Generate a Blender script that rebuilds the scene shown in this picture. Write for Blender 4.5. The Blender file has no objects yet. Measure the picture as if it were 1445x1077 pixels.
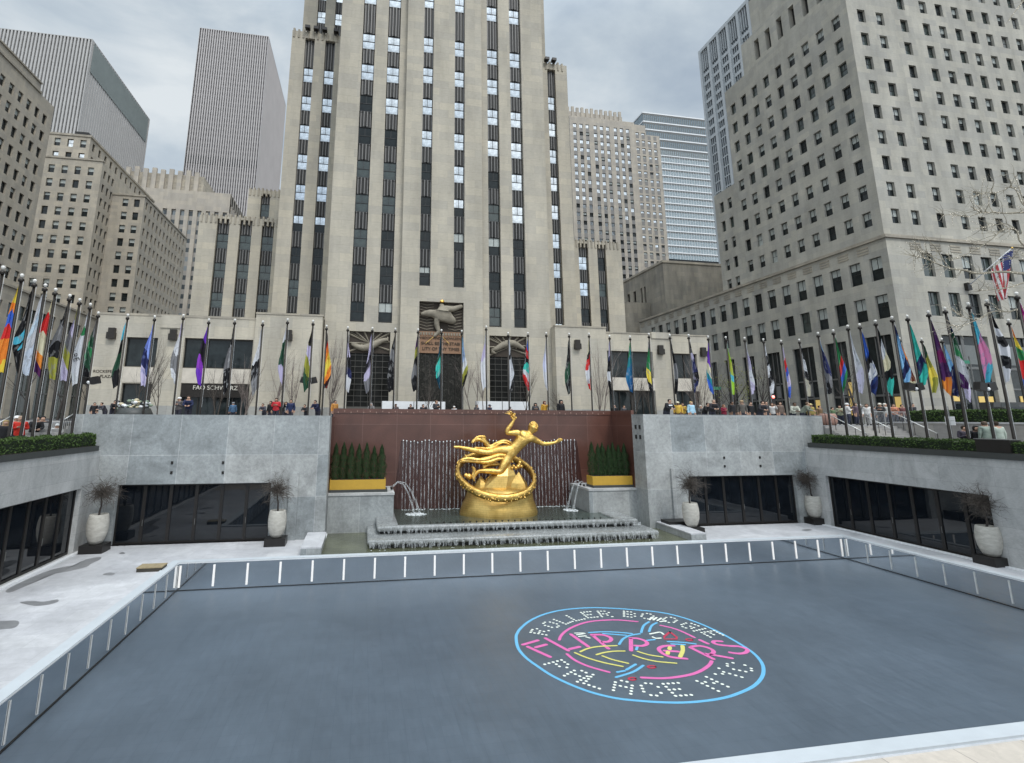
import bpy, math, random
from mathutils import Vector, Matrix
R = math.radians
scene = bpy.context.scene
C = scene.collection
random.seed(7)
# ------------------------------------------------------------------ survey of the photograph (calibrated camera)
CZ = 7.2
FPX, PCX, PCY = 713.104, 640.41, 452.894
YW, PT, RL = .173542715, .192286171, .00560860872
_c, _s = math.cos(YW), math.sin(YW)
FW = Vector((_s*math.cos(PT), _c*math.cos(PT), math.sin(PT)))
_R = Vector((_c, -_s, 0)); _U = _R.cross(FW)
RT = math.cos(RL)*_R + math.sin(RL)*_U
UP = -math.sin(RL)*_R + math.cos(RL)*_U
def at(px, py, X=None, Y=None, Z=None):
    """real-world point (metres) of a surveyed image point on a known plane"""
    d = FW + RT*((px-PCX)/FPX) - UP*((py-PCY)/FPX)
    if X is not None: t = X/d.x
    elif Y is not None: t = Y/d.y
    else: t = (Z-CZ)/d.z
    return Vector((t*d.x, t*d.y, CZ+t*d.z))
def dist(x, y, z): return math.sqrt(x*x+y*y+(z-CZ)**2)
# ------------------------------------------------------------------ materials
def newmat(name):
    m = bpy.data.materials.new(name); m.use_nodes = True
    nt = m.node_tree; b = nt.nodes['Principled BSDF']
    return m, nt, b
def N(nt, t, **kw):
    n = nt.nodes.new(t)
    for k, v in kw.items():
        if hasattr(n, k): setattr(n, k, v)
        else: n.inputs[k].default_value = v
    return n
def mixc(nt, mode, f, a, b):
    n = nt.nodes.new('ShaderNodeMix'); n.data_type = 'RGBA'; n.blend_type = mode
    def put(i, v):
        if isinstance(v, (int, float)): n.inputs[i].default_value = v
        elif isinstance(v, tuple): n.inputs[i].default_value = (v[0], v[1], v[2], 1)
        else: nt.links.new(v, n.inputs[i])
    put(0, f); put(6, a); put(7, b)
    return n.outputs[2]
def ramp(nt, fac, stops, interp='LINEAR'):
    r = nt.nodes.new('ShaderNodeValToRGB'); r.color_ramp.interpolation = interp
    el = r.color_ramp.elements
    while len(el) < len(stops): el.new(.5)
    for e, (p, c) in zip(el, stops):
        e.position = p; e.color = (c[0], c[1], c[2], 1) if isinstance(c, tuple) else (c, c, c, 1)
    nt.links.new(fac, r.inputs[0]); return r.outputs[0]
def coords(nt, kind='Object', scale=(1, 1, 1)):
    tc = nt.nodes.new('ShaderNodeTexCoord'); mp = nt.nodes.new('ShaderNodeMapping')
    mp.inputs['Scale'].default_value = scale
    nt.links.new(tc.outputs[kind], mp.inputs[0]); return mp.outputs[0]
def noise(nt, vec, scale=1., detail=4., rough=.6, dist_=0.):
    n = N(nt, 'ShaderNodeTexNoise'); n.inputs['Scale'].default_value = scale
    n.inputs['Detail'].default_value = detail; n.inputs['Roughness'].default_value = rough
    n.inputs['Distortion'].default_value = dist_
    nt.links.new(vec, n.inputs['Vector']); return n.outputs[0]
def bump(nt, b, h, strength=.3, d=.02):
    n = nt.nodes.new('ShaderNodeBump'); n.inputs['Strength'].default_value = strength
    n.inputs['Distance'].default_value = d
    nt.links.new(h, n.inputs['Height']); nt.links.new(n.outputs[0], b.inputs['Normal'])
def plain(name, col, rough=.6, metal=0., var=.15, scale=3., spec=.5, bmp=0.):
    m, nt, b = newmat(name)
    v = coords(nt)
    f = noise(nt, v, scale, 5)
    c = mixc(nt, 'MULTIPLY', 1., tuple(col), ramp(nt, f, [(.25, 1-var), (.75, 1+var)]))
    nt.links.new(c, b.inputs['Base Color'])
    b.inputs['Roughness'].default_value = rough; b.inputs['Metallic'].default_value = metal
    b.inputs['Specular IOR Level'].default_value = spec
    if bmp: bump(nt, b, noise(nt, v, scale*8, 4), bmp, .02)
    return m
def stone(name, col, bw=1.7, bh=.8, var=.13, joint=.72, streak=.18, msz=.012):
    m, nt, b = newmat(name)
    uv = coords(nt, 'UV')
    br = N(nt, 'ShaderNodeTexBrick'); nt.links.new(uv, br.inputs['Vector'])
    br.offset = .5
    br.inputs['Scale'].default_value = 1.; br.inputs['Brick Width'].default_value = bw; br.inputs['Row Height'].default_value = bh
    br.inputs['Mortar Size'].default_value = msz; br.inputs['Mortar Smooth'].default_value = .2
    a = tuple(x*(1-var) for x in col); c2 = tuple(x*(1+var)*k for x, k in zip(col, (1.02, 1., .95)))
    br.inputs['Color1'].default_value = (*a, 1); br.inputs['Color2'].default_value = (*c2, 1)
    br.inputs['Mortar'].default_value = (*[x*joint for x in col], 1)
    big = noise(nt, coords(nt, 'UV', (.5, .12, 1)), 1., 5)
    fine = noise(nt, coords(nt, 'UV', (2.5, 7, 1)), 1., 6)
    c = mixc(nt, 'MULTIPLY', 1., br.outputs[0], ramp(nt, big, [(.3, 1-streak), (.7, 1+streak*.5)]))
    c = mixc(nt, 'MULTIPLY', 1., c, ramp(nt, fine, [(.25, .9), (.75, 1.08)]))
    nt.links.new(c, b.inputs['Base Color']); b.inputs['Roughness'].default_value = .86
    bump(nt, b, fine, .25, .01)
    return m
def glass(name, col=(.02, .024, .028), rough=.05, wav=.02, spec=.6, metal=0.):
    m, nt, b = newmat(name)
    v = coords(nt, 'Object')
    f = noise(nt, v, 1.3, 3)
    c = mixc(nt, 'MULTIPLY', 1., tuple(col), ramp(nt, f, [(.3, .6), (.7, 1.4)]))
    nt.links.new(c, b.inputs['Base Color']); b.inputs['Roughness'].default_value = rough
    b.inputs['Specular IOR Level'].default_value = spec; b.inputs['Metallic'].default_value = metal
    bump(nt, b, noise(nt, v, .9, 2), wav, .3)
    return m
def emis(name, col, s, base=(.8, .8, .8)):
    m, nt, b = newmat(name); b.inputs['Base Color'].default_value = (*base, 1)
    b.inputs['Emission Color'].default_value = (*col, 1); b.inputs['Emission Strength'].default_value = s
    return m
M = {}
M['lime'] = stone('limestone', (.445, .41, .345), 1.9, .85, .075, .8, .2)
M['lime_base'] = stone('limestone_base', (.455, .42, .355), 1.9, .95, .07, .8, .25)
M['lime_grey'] = stone('limestone_weathered', (.37, .335, .28), 1.5, .7, .15, .72, .28)
M['lime_ap'] = stone('limestone_right', (.41, .395, .355), 2.1, .9, .09, .85, .24)
M['lime_left'] = stone('limestone_left', (.41, .37, .31), 1.9, .85, .08, .85, .2)
M['lime_far'] = stone('limestone_far', (.42, .38, .33), 3, 1.5, .08, .9, .15)
M['granite_base'] = stone('granite_base', (.33, .33, .32), 2.2, 1.2)
M['spandrel'] = None
def spandrel():
    m, nt, b = newmat('fluted_spandrel')
    w = N(nt, 'ShaderNodeTexWave'); w.wave_type = 'BANDS'; w.bands_direction = 'X'
    w.inputs['Scale'].default_value = .95; w.inputs['Distortion'].default_value = .35
    nt.links.new(coords(nt, 'Object'), w.inputs['Vector'])
    c = ramp(nt, w.outputs[1], [(.1, (.018, .018, .017)), (.6, (.05, .048, .046)), (.95, (.16, .155, .15))])
    nt.links.new(c, b.inputs['Base Color']); b.inputs['Roughness'].default_value = .5
    b.inputs['Metallic'].default_value = .35
    bump(nt, b, w.outputs[1], .8, .05); return m
M['spandrel'] = spandrel()
M['pane_dark'] = glass('window_glass', (.018, .023, .024), .05, .03, .32)
M['portal_dark'] = glass('portal_glass', (.010, .010, .009), .12, .03, .12)
M['pane_green'] = glass('window_glass_green', (.045, .06, .056), .06, .04, .7)
M['pane_sky'] = glass('window_glass_sky_mirror', (.66, .69, .71), .06, .015, .5, .85)  # pale metallic copy of the window glass; sky reflection set pane by pane
M['pane_shade'] = plain('window_shade', (.42, .45, .43), .35, 0, .15, 2)
M['frame_dark'] = plain('window_frame_dark', (.035, .035, .035), .4, .4)
M['frame_grey'] = plain('window_frame_grey', (.16, .16, .155), .45, .3)
M['blackmetal'] = plain('black_metal', (.022, .02, .019), .4, .3)
M['bronze'] = plain('dark_bronze', (.035, .03, .026), .35, .5)
M['darkroom'] = plain('dark_interior', (.02, .019, .018), .8)
def granite():
    m, nt, b = newmat('grey_granite')
    uv = coords(nt, 'UV')
    br = N(nt, 'ShaderNodeTexBrick'); nt.links.new(uv, br.inputs['Vector']); br.offset = 0.
    br.inputs['Scale'].default_value = 1.; br.inputs['Brick Width'].default_value = 2.7; br.inputs['Row Height'].default_value = 2.5
    br.inputs['Mortar Size'].default_value = .02; br.inputs['Mortar Smooth'].default_value = .6
    br.inputs['Color1'].default_value = (.25, .27, .275, 1); br.inputs['Color2'].default_value = (.36, .365, .355, 1)
    br.inputs['Mortar'].default_value = (.42, .43, .43, 1)
    v = coords(nt, 'Object')
    n1 = noise(nt, v, .55, 8, .65, .6); n2 = noise(nt, v, 5, 8, .75); n3 = noise(nt, v, 40, 3)
    c = mixc(nt, 'MULTIPLY', 1., br.outputs[0], ramp(nt, n1, [(.25, .60), (.5, 1.0), (.75, 1.38)]))
    c = mixc(nt, 'MULTIPLY', 1., c, ramp(nt, n2, [(.3, .75), (.7, 1.25)]))
    c = mixc(nt, 'MULTIPLY', 1., c, ramp(nt, n3, [(.3, .92), (.7, 1.08)]))
    nt.links.new(c, b.inputs['Base Color'])
    nt.links.new(ramp(nt, n1, [(.3, .45), (.7, .75)]), b.inputs['Roughness'])
    bump(nt, b, n2, .15, .01); return m
M['granite'] = granite()
def granite_pale():
    m, nt, b = newmat('pale_granite')
    br = N(nt, 'ShaderNodeTexBrick'); nt.links.new(coords(nt, 'UV'), br.inputs['Vector']); br.offset = .5
    br.inputs['Scale'].default_value = 1.; br.inputs['Brick Width'].default_value = 2.6; br.inputs['Row Height'].default_value = .98
    br.inputs['Mortar Size'].default_value = .009
    br.inputs['Color1'].default_value = (.40, .405, .40, 1); br.inputs['Color2'].default_value = (.47, .47, .46, 1); br.inputs['Mortar'].default_value = (.33, .33, .33, 1)
    n1 = noise(nt, coords(nt, 'Object', (1, 1, .5)), .8, 9, .75, 1.2); n2 = noise(nt, coords(nt, 'Object', (2, 2, 9)), 3, 6, .75)
    c = mixc(nt, 'MULTIPLY', 1., br.outputs[0], ramp(nt, n1, [(.3, .72), (.5, 1.), (.7, 1.2)]))
    c = mixc(nt, 'MULTIPLY', 1., c, ramp(nt, n2, [(.3, .84), (.7, 1.12)]))
    nt.links.new(c, b.inputs['Base Color']); b.inputs['Roughness'].default_value = .65
    bump(nt, b, n2, .2, .01); return m
M['granite_pale'] = granite_pale()
def deckmat():
    m, nt, b = newmat('deck_marble')
    v = coords(nt, 'Object')
    n1 = noise(nt, v, .25, 8, .65, .8); n2 = noise(nt, v, 2.2, 8, .75, .5)
    br = N(nt, 'ShaderNodeTexBrick'); nt.links.new(v, br.inputs['Vector']); br.offset = .5
    br.inputs['Scale'].default_value = 1.; br.inputs['Brick Width'].default_value = 1.6; br.inputs['Row Height'].default_value = 1.1
    br.inputs['Mortar Size'].default_value = .008
    br.inputs['Color1'].default_value = (.50, .50, .515, 1); br.inputs['Color2'].default_value = (.55, .55, .56, 1)
    br.inputs['Mortar'].default_value = (.43, .43, .44, 1)
    c = mixc(nt, 'MULTIPLY', 1., br.outputs[0], ramp(nt, n1, [(.3, .8), (.7, 1.15)]))
    c = mixc(nt, 'MULTIPLY', 1., c, ramp(nt, n2, [(.3, .85), (.7, 1.12)]))
    nt.links.new(c, b.inputs['Base Color'])
    nt.links.new(ramp(nt, n1, [(.3, .3), (.7, .6)]), b.inputs['Roughness'])
    return m
M['deck'] = deckmat()
def travertine():
    m, nt, b = newmat('travertine')
    v = coords(nt, 'Object')
    br = N(nt, 'ShaderNodeTexBrick'); nt.links.new(v, br.inputs['Vector']); br.offset = .4
    br.inputs['Scale'].default_value = 1.; br.inputs['Brick Width'].default_value = 1.9; br.inputs['Row Height'].default_value = 1.4
    br.inputs['Mortar Size'].default_value = .012
    br.inputs['Color1'].default_value = (.50, .45, .39, 1); br.inputs['Color2'].default_value = (.56, .50, .43, 1); br.inputs['Mortar'].default_value = (.3, .26, .23, 1)
    c = mixc(nt, 'MULTIPLY', 1., br.outputs[0], ramp(nt, noise(nt, v, 2.5, 8, .7, 1.), [(.3, .86), (.7, 1.12)]))
    nt.links.new(c, b.inputs['Base Color']); b.inputs['Roughness'].default_value = .5
    return m
M['travertine'] = travertine()
def rinkfloor():
    m, nt, b = newmat('rink_floor')
    v = coords(nt, 'Object')
    n1 = noise(nt, v, .18, 6, .6, .4); n2 = noise(nt, coords(nt, 'Object', (6, 1.2, 1)), 1.2, 6, .7)
    br = N(nt, 'ShaderNodeTexBrick'); nt.links.new(v, br.inputs['Vector']); br.offset = 0
    br.inputs['Scale'].default_value = 1.; br.inputs['Brick Width'].default_value = .5; br.inputs['Row Height'].default_value = .5
    br.inputs['Mortar Size'].default_value = .006
    br.inputs['Color1'].default_value = (.080, .103, .128, 1); br.inputs['Color2'].default_value = (.085, .108, .134, 1); br.inputs['Mortar'].default_value = (.069, .09, .114, 1)
    c = mixc(nt, 'MULTIPLY', 1., br.outputs[0], ramp(nt, n1, [(.3, .85), (.7, 1.16)]))
    c = mixc(nt, 'MULTIPLY', 1., c, ramp(nt, n2, [(.3, .92), (.7, 1.09)]))
    c = mixc(nt, 'MIX', ramp(nt, noise(nt, coords(nt, 'Object', (1, 3, 1)), .9, 8, .8, 2.5), [(.64, 0.), (.72, .12)]), c, (.2, .23, .26))
    nt.links.new(c, b.inputs['Base Color'])
    nt.links.new(ramp(nt, n2, [(.2, .32), (.8, .46)]), b.inputs['Roughness'])
    b.inputs['Specular IOR Level'].default_value = .3
    bump(nt, b, n2, .05, .01); return m
M['rink'] = rinkfloor()
def mirrorm():
    m, nt, b = newmat('mirror_board'); b.inputs['Metallic'].default_value = 1.; b.inputs['Roughness'].default_value = .05
    nt.links.new(ramp(nt, noise(nt, coords(nt), .5, 3), [(.3, (.74, .77, .80)), (.7, (.86, .88, .90))]), b.inputs['Base Color']); return m
M['mirror'] = mirrorm()
M['cap'] = plain('pale_blue_cap', (.50, .535, .56), .5, 0, .08, 1.2)
M['led'] = emis('light_strip', (1, .93, .82), .3)
M['strip_white'] = plain('white_strip', (.72, .72, .70), .4)
def rednoise():
    m, nt, b = newmat('red_granite')
    v = coords(nt, 'Object')
    uv = coords(nt, 'UV')
    br = N(nt, 'ShaderNodeTexBrick'); nt.links.new(uv, br.inputs['Vector']); br.offset = 0
    br.inputs['Scale'].default_value = 1.; br.inputs['Brick Width'].default_value = 2.5; br.inputs['Row Height'].default_value = 3.4
    br.inputs['Mortar Size'].default_value = .02
    br.inputs['Color1'].default_value = (.088, .038, .028, 1); br.inputs['Color2'].default_value = (.106, .046, .034, 1); br.inputs['Mortar'].default_value = (.14, .075, .06, 1)
    c = mixc(nt, 'MULTIPLY', 1., br.outputs[0], ramp(nt, noise(nt, v, .5, 6, .6, .5), [(.3, .8), (.7, 1.25)]))
    c = mixc(nt, 'MULTIPLY', 1., c, ramp(nt, noise(nt, v, 18, 4), [(.3, .85), (.7, 1.15)]))
    nt.links.new(c, b.inputs['Base Color']); b.inputs['Roughness'].default_value = .28
    return m
M['red'] = rednoise()
def wetred_shaded():
    m, nt, b = newmat('wet_shaded_red_granite')
    v = coords(nt, 'Object', (5, 1, .35))
    f = noise(nt, v, 2.2, 6, .7)
    c = ramp(nt, f, [(.3, (.028, .012, .011)), (.55, (.06, .028, .024)), (.75, (.12, .07, .065)), (.92, (.3, .25, .25))])
    nt.links.new(c, b.inputs['Base Color']); b.inputs['Roughness'].default_value = .2
    bump(nt, b, f, .5, .05); return m
M['wetred_shaded'] = wetred_shaded()
M['yellow'] = plain('yellow_planter', (.50, .30, .035), .5, 0, .08)
def goldm():
    m, nt, b = newmat('gilded_bronze')
    v = coords(nt, 'Object')
    f = noise(nt, v, 2.5, 6, .65)
    c = ramp(nt, f, [(.3, (.50, .28, .06)), (.55, (.84, .55, .16)), (.8, (.95, .70, .28))])
    nt.links.new(c, b.inputs['Base Color']); b.inputs['Metallic'].default_value = .92
    nt.links.new(ramp(nt, f, [(.3, .42), (.7, .28)]), b.inputs['Roughness'])
    bump(nt, b, noise(nt, v, 5, 6, .7), .6, .08); return m
M['gold'] = goldm()
def goldrock():
    m, nt, b = newmat('gilded_rock')
    v = coords(nt, 'Object')
    f = noise(nt, v, .9, 6, .6)
    w = N(nt, 'ShaderNodeTexBrick'); nt.links.new(coords(nt, 'UV'), w.inputs['Vector'])
    w.inputs['Scale'].default_value = 1.; w.inputs['Brick Width'].default_value = .35; w.inputs['Row Height'].default_value = .13; w.inputs['Mortar Size'].default_value = .008
    w.inputs['Color1'].default_value = (.93, .93, .93, 1); w.inputs['Color2'].default_value = (1, 1, 1, 1); w.inputs['Mortar'].default_value = (.7, .7, .7, 1)
    c = mixc(nt, 'MULTIPLY', 1., ramp(nt, f, [(.3, (.42, .27, .07)), (.7, (.76, .53, .18))]), w.outputs[0])
    nt.links.new(c, b.inputs['Base Color']); b.inputs['Metallic'].default_value = .85; b.inputs['Roughness'].default_value = .42
    bump(nt, b, f, .3, .05); return m
M['goldrock'] = goldrock()
def watermat(name, col, rough=.08, foam=.0, sc=3.):
    m, nt, b = newmat(name)
    v = coords(nt, 'Object')
    f = noise(nt, v, sc, 6, .7, .4); g = noise(nt, v, .5, 5, .6)
    c = ramp(nt, g, [(.3, tuple(x*.7 for x in col)), (.7, tuple(x*1.3 for x in col))])
    if foam: c = mixc(nt, 'MIX', ramp(nt, f, [(1-foam-.08, 0.), (1-foam+.08, 1.)]), c, (.7, .74, .75))
    nt.links.new(c, b.inputs['Base Color']); b.inputs['Roughness'].default_value = rough
    bump(nt, b, f, .35, .06); return m
M['pool_green'] = watermat('pool_water', (.095, .10, .062), .06, 0., 2.)
M['pool_dark'] = watermat('basin_water', (.045, .06, .05), .08, .12, 2.6)
M['foam'] = plain('white_foam', (.72, .75, .76), .45, 0, .25, 6, .5, .5)
def streamm():
    m, nt, b = newmat('falling_water')
    v = coords(nt, 'Object', (14, 14, 1.6))
    f = noise(nt, v, 1.5, 6, .75)
    b.inputs['Base Color'].default_value = (.78, .80, .82, 1); b.inputs['Roughness'].default_value = .2
    nt.links.new(ramp(nt, f, [(.42, 0.), (.66, .62)]), b.inputs['Alpha'])
    return m
M['stream'] = streamm()
def wetstone():
    m, nt, b = newmat('wet_basin_granite')
    v = coords(nt, 'Object', (4, 4, .9))
    f = noise(nt, v, 2.0, 8, .75, .3); g = noise(nt, coords(nt, 'Object'), .8, 5)
    c = ramp(nt, f, [(.3, (.13, .135, .13)), (.48, (.24, .25, .245)), (.62, (.34, .35, .35)), (.8, (.52, .54, .55))])
    c = mixc(nt, 'MULTIPLY', 1., c, ramp(nt, g, [(.3, .7), (.7, 1.15)]))
    nt.links.new(c, b.inputs['Base Color']); b.inputs['Roughness'].default_value = .22
    bump(nt, b, f, .25, .03); return m
M['wetstone'] = wetstone()
def potm():
    m, nt, b = newmat('pot_concrete')
    v = coords(nt, 'Object', (1, 1, 2.5))
    f = noise(nt, v, 2.2, 7, .7, .4)
    nt.links.new(ramp(nt, f, [(.3, (.33, .31, .27)), (.6, (.52, .50, .45)), (.8, (.63, .61, .56))]), b.inputs['Base Color'])
    b.inputs['Roughness'].default_value = .8; bump(nt, b, f, .3, .02); return m
M['pot'] = potm()
M['soil'] = plain('soil', (.03, .024, .018), .95)
M['bark'] = plain('bark', (.075, .062, .052), .9, 0, .3, 12)
M['bark_pale'] = plain('bark_pale', (.17, .14, .125), .9, 0, .3, 12)
M['bark_dark'] = plain('bark_dark', (.05, .042, .038), .9, 0, .3, 12)
def leafm(name, a, b_):
    m, nt, b = newmat(name)
    v = coords(nt, 'Object')
    f = noise(nt, v, 5, 5)
    nt.links.new(ramp(nt, f, [(.3, a), (.7, b_)]), b.inputs['Base Color']); b.inputs['Roughness'].default_value = .65
    b.inputs['Specular IOR Level'].default_value = .25
    return m
M['hedge'] = leafm('hedge_leaf', (.025, .05, .012), (.085, .14, .035))
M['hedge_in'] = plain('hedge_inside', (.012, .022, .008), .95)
M['ever'] = leafm('evergreen_leaf', (.018, .042, .016), (.05, .095, .035))
M['budleaf'] = leafm('spring_bud', (.20, .22, .06), (.32, .33, .10))
M['ledge'] = plain('dark_ledge', (.045, .048, .046), .5)
M['white'] = plain('white_paint', (.75, .76, .77), .45, 0, .05)
M['chrome'] = plain('steel_rail', (.62, .62, .60), .3, .6)
M['asphalt'] = plain('asphalt', (.05, .05, .052), .85, 0, .2, 1.5)
M['pave'] = plain('plaza_paving', (.26, .25, .24), .8, 0, .15, 1.)
M['sidestone'] = stone('terrace_stone', (.34, .33, .32), 2, 1)
M['skin'] = plain('skin_tone', (.45, .27, .19), .55)
M['skin_dark'] = plain('skin_tone_dark', (.16, .085, .05), .55)
M['fao'] = emis('sign_letter', (1, .95, .85), .05, (.6, .57, .5))
M['shoplight'] = emis('shop_glow', (1, .72, .25), .35, (.5, .35, .1))
M['lamp'] = emis('lamp_glow', (1, .95, .85), 3.)
M['redlight'] = emis('red_signal', (1, .08, .03), 3.)
M['fairy'] = emis('fairy_light', (1, .88, .66), .8)
# ------------------------------------------------------------------ mesh builder
class MB:
    def __init__(s): s.v = []; s.f = []; s.m = []
    def face(s, pts, m=0):
        i = len(s.v); s.v += [tuple(p) for p in pts]; s.f.append(tuple(range(i, i+len(pts)))); s.m.append(m)
    def box(s, x0, y0, z0, x1, y1, z1, m=0, skip=''):
        p = [(x0, y0, z0), (x1, y0, z0), (x1, y1, z0), (x0, y1, z0), (x0, y0, z1), (x1, y0, z1), (x1, y1, z1), (x0, y1, z1)]
        i = len(s.v); s.v += p
        for k, q in (('b', (0, 3, 2, 1)), ('t', (4, 5, 6, 7)), ('f', (0, 1, 5, 4)), ('r', (1, 2, 6, 5)), ('k', (2, 3, 7, 6)), ('l', (3, 0, 4, 7))):
            if k not in skip: s.f.append(tuple(i+a for a in q)); s.m.append(m)
    def obox(s, c, ax, ay, az, m=0):
        """oriented box: centre and three half-axis vectors"""
        c, ax, ay, az = Vector(c), Vector(ax), Vector(ay), Vector(az)
        i = len(s.v)
        for dz in (-1, 1):
            for dx, dy in ((-1, -1), (1, -1), (1, 1), (-1, 1)): s.v.append(tuple(c+ax*dx+ay*dy+az*dz))
        for q in ((0, 3, 2, 1), (4, 5, 6, 7), (0, 1, 5, 4), (1, 2, 6, 5), (2, 3, 7, 6), (3, 0, 4, 7)):
            s.f.append(tuple(i+a for a in q)); s.m.append(m)
    def tube(s, pts, rad, n=6, m=0, cap=True):
        pts = [Vector(p) for p in pts]
        if not isinstance(rad, (list, tuple)): rad = [rad]*len(pts)
        base = len(s.v); prev = None
        for k, p in enumerate(pts):
            d = (pts[min(k+1, len(pts)-1)]-pts[max(k-1, 0)]).normalized()
            ref = Vector((0, 0, 1)) if abs(d.z) < .9 else Vector((1, 0, 0))
            if prev is None: a = d.cross(ref).normalized()
            else:
                a = (prev-d*prev.dot(d))
                a = a.normalized() if a.length > 1e-6 else d.cross(ref).normalized()
            prev = a; b = d.cross(a)
            for j in range(n):
                t = 2*math.pi*j/n
                s.v.append(tuple(p+(a*math.cos(t)+b*math.sin(t))*rad[k]))
        for k in range(len(pts)-1):
            for j in range(n):
                q = (base+k*n+j, base+k*n+(j+1) % n, base+(k+1)*n+(j+1) % n, base+(k+1)*n+j)
                s.f.append(q); s.m.append(m)
        if cap:
            s.f.append(tuple(base+j for j in reversed(range(n)))); s.m.append(m)
            s.f.append(tuple(base+(len(pts)-1)*n+j for j in range(n))); s.m.append(m)
    def lathe(s, prof, c=(0, 0, 0), n=24, m=0, sx=1., sy=1.):
        b = len(s.v)
        for r, z in prof:
            for j in range(n):
                t = 2*math.pi*j/n; s.v.append((c[0]+r*math.cos(t)*sx, c[1]+r*math.sin(t)*sy, c[2]+z))
        for k in range(len(prof)-1):
            for j in range(n):
                s.f.append((b+k*n+j, b+k*n+(j+1) % n, b+(k+1)*n+(j+1) % n, b+(k+1)*n+j)); s.m.append(m)
        s.f.append(tuple(b+j for j in reversed(range(n)))); s.m.append(m)
        s.f.append(tuple(b+(len(prof)-1)*n+j for j in range(n))); s.m.append(m)
    def leaf(s, p, sz, m=0, rnd=random):
        a = Vector((rnd.uniform(-1, 1), rnd.uniform(-1, 1), rnd.uniform(-1, 1))).normalized()
        b = a.cross(Vector((rnd.uniform(-1, 1), rnd.uniform(-1, 1), rnd.uniform(-1, 1)))).normalized()
        p = Vector(p)
        s.face([p-a*sz, p-b*sz*.45, p+a*sz, p+b*sz*.45], m)
    def mesh(s, name, mats, origin=(0, 0, 0), smooth=False):
        ox, oy, oz = origin
        me = bpy.data.meshes.new(name)
        me.from_pydata([(x-ox, y-oy, z-oz) for x, y, z in s.v], [], s.f)
        for mt in mats: me.materials.append(mt)
        me.polygons.foreach_set('material_index', s.m)
        uv = me.uv_layers.new(name='uv').data
        vs = s.v; out = []
        for p in me.polygons:
            n = p.normal; ax, ay, az = abs(n.x), abs(n.y), abs(n.z)
            f = s.f[p.index]
            for i in f:
                x, y, z = vs[i]
                if az >= ax and az >= ay: out += (x, y)
                elif ax >= ay: out += (y, z)
                else: out += (x, z)
        uv.foreach_set('uv', out)
        if smooth: me.polygons.foreach_set('use_smooth', [True]*len(me.polygons))
        me.update(); return me
    def build(s, name, mats, parent=None, smooth=False, origin=None):
        if not isinstance(mats, (list, tuple)): mats = [mats]
        if origin is None: origin = worldloc(parent) if parent else (0, 0, 0)
        me = s.mesh(name, mats, origin, smooth)
        o = bpy.data.objects.new(name, me); C.objects.link(o)
        if parent: o.parent = parent
        return o
def worldloc(o):
    p = Vector((0, 0, 0))
    while o: p = p+o.location; o = o.parent
    return tuple(p)
def tag(o, label=None, cat=None, group=None, kind=None):
    if label: o['label'] = label
    if cat: o['category'] = cat
    if group: o['group'] = group
    if kind: o['kind'] = kind
    return o
def thing(name, label, cat, loc=(0, 0, 0), group=None, rotz=0):
    o = bpy.data.objects.new(name, None); C.objects.link(o); o.location = loc; o.rotation_euler = (0, 0, rotz)
    o.empty_display_size = .2
    return tag(o, label, cat, group)
def meshobj(name, me, parent=None, loc=(0, 0, 0), rot=(0, 0, 0)):
    o = bpy.data.objects.new(name, me); C.objects.link(o); o.location = loc; o.rotation_euler = rot
    if parent: o.parent = parent
    return o
def skin(name, verts, edges, rad, sub=1, root=0, mats=(), smooth=True, vox=0):
    me = bpy.data.meshes.new(name); me.from_pydata([tuple(v) for v in verts], edges, [])
    o = bpy.data.objects.new(name, me); C.objects.link(o)
    md = o.modifiers.new('s', 'SKIN'); md.use_smooth_shade = True
    for i, d in enumerate(me.skin_vertices[0].data):
        r = rad[i]; d.radius = (r, r) if not isinstance(r, tuple) else r; d.use_root = (i == root)
    if sub:
        m2 = o.modifiers.new('u', 'SUBSURF'); m2.levels = sub; m2.render_levels = sub
    if vox:
        m3 = o.modifiers.new('r', 'REMESH'); m3.mode = 'VOXEL'; m3.voxel_size = vox
        m4 = o.modifiers.new('sm', 'SMOOTH'); m4.factor = .5; m4.iterations = 5
    dg = bpy.context.evaluated_depsgraph_get(); dg.update()
    out = bpy.data.meshes.new_from_object(o.evaluated_get(dg))
    bpy.data.objects.remove(o); bpy.data.meshes.remove(me)
    out.name = name
    for mt in mats: out.materials.append(mt)
    if smooth: out.polygons.foreach_set('use_smooth', [True]*len(out.polygons))
    return out
def textmesh(name, s, size, depth=.02):
    cu = bpy.data.curves.new(name, 'FONT'); cu.body = s; cu.size = size; cu.extrude = depth; cu.align_x = 'CENTER'; cu.align_y = 'CENTER'
    o = bpy.data.objects.new(name, cu); C.objects.link(o)
    dg = bpy.context.evaluated_depsgraph_get(); dg.update()
    me = bpy.data.meshes.new_from_object(o.evaluated_get(dg)); bpy.data.objects.remove(o); bpy.data.curves.remove(cu)
    me.name = name; return me
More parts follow.
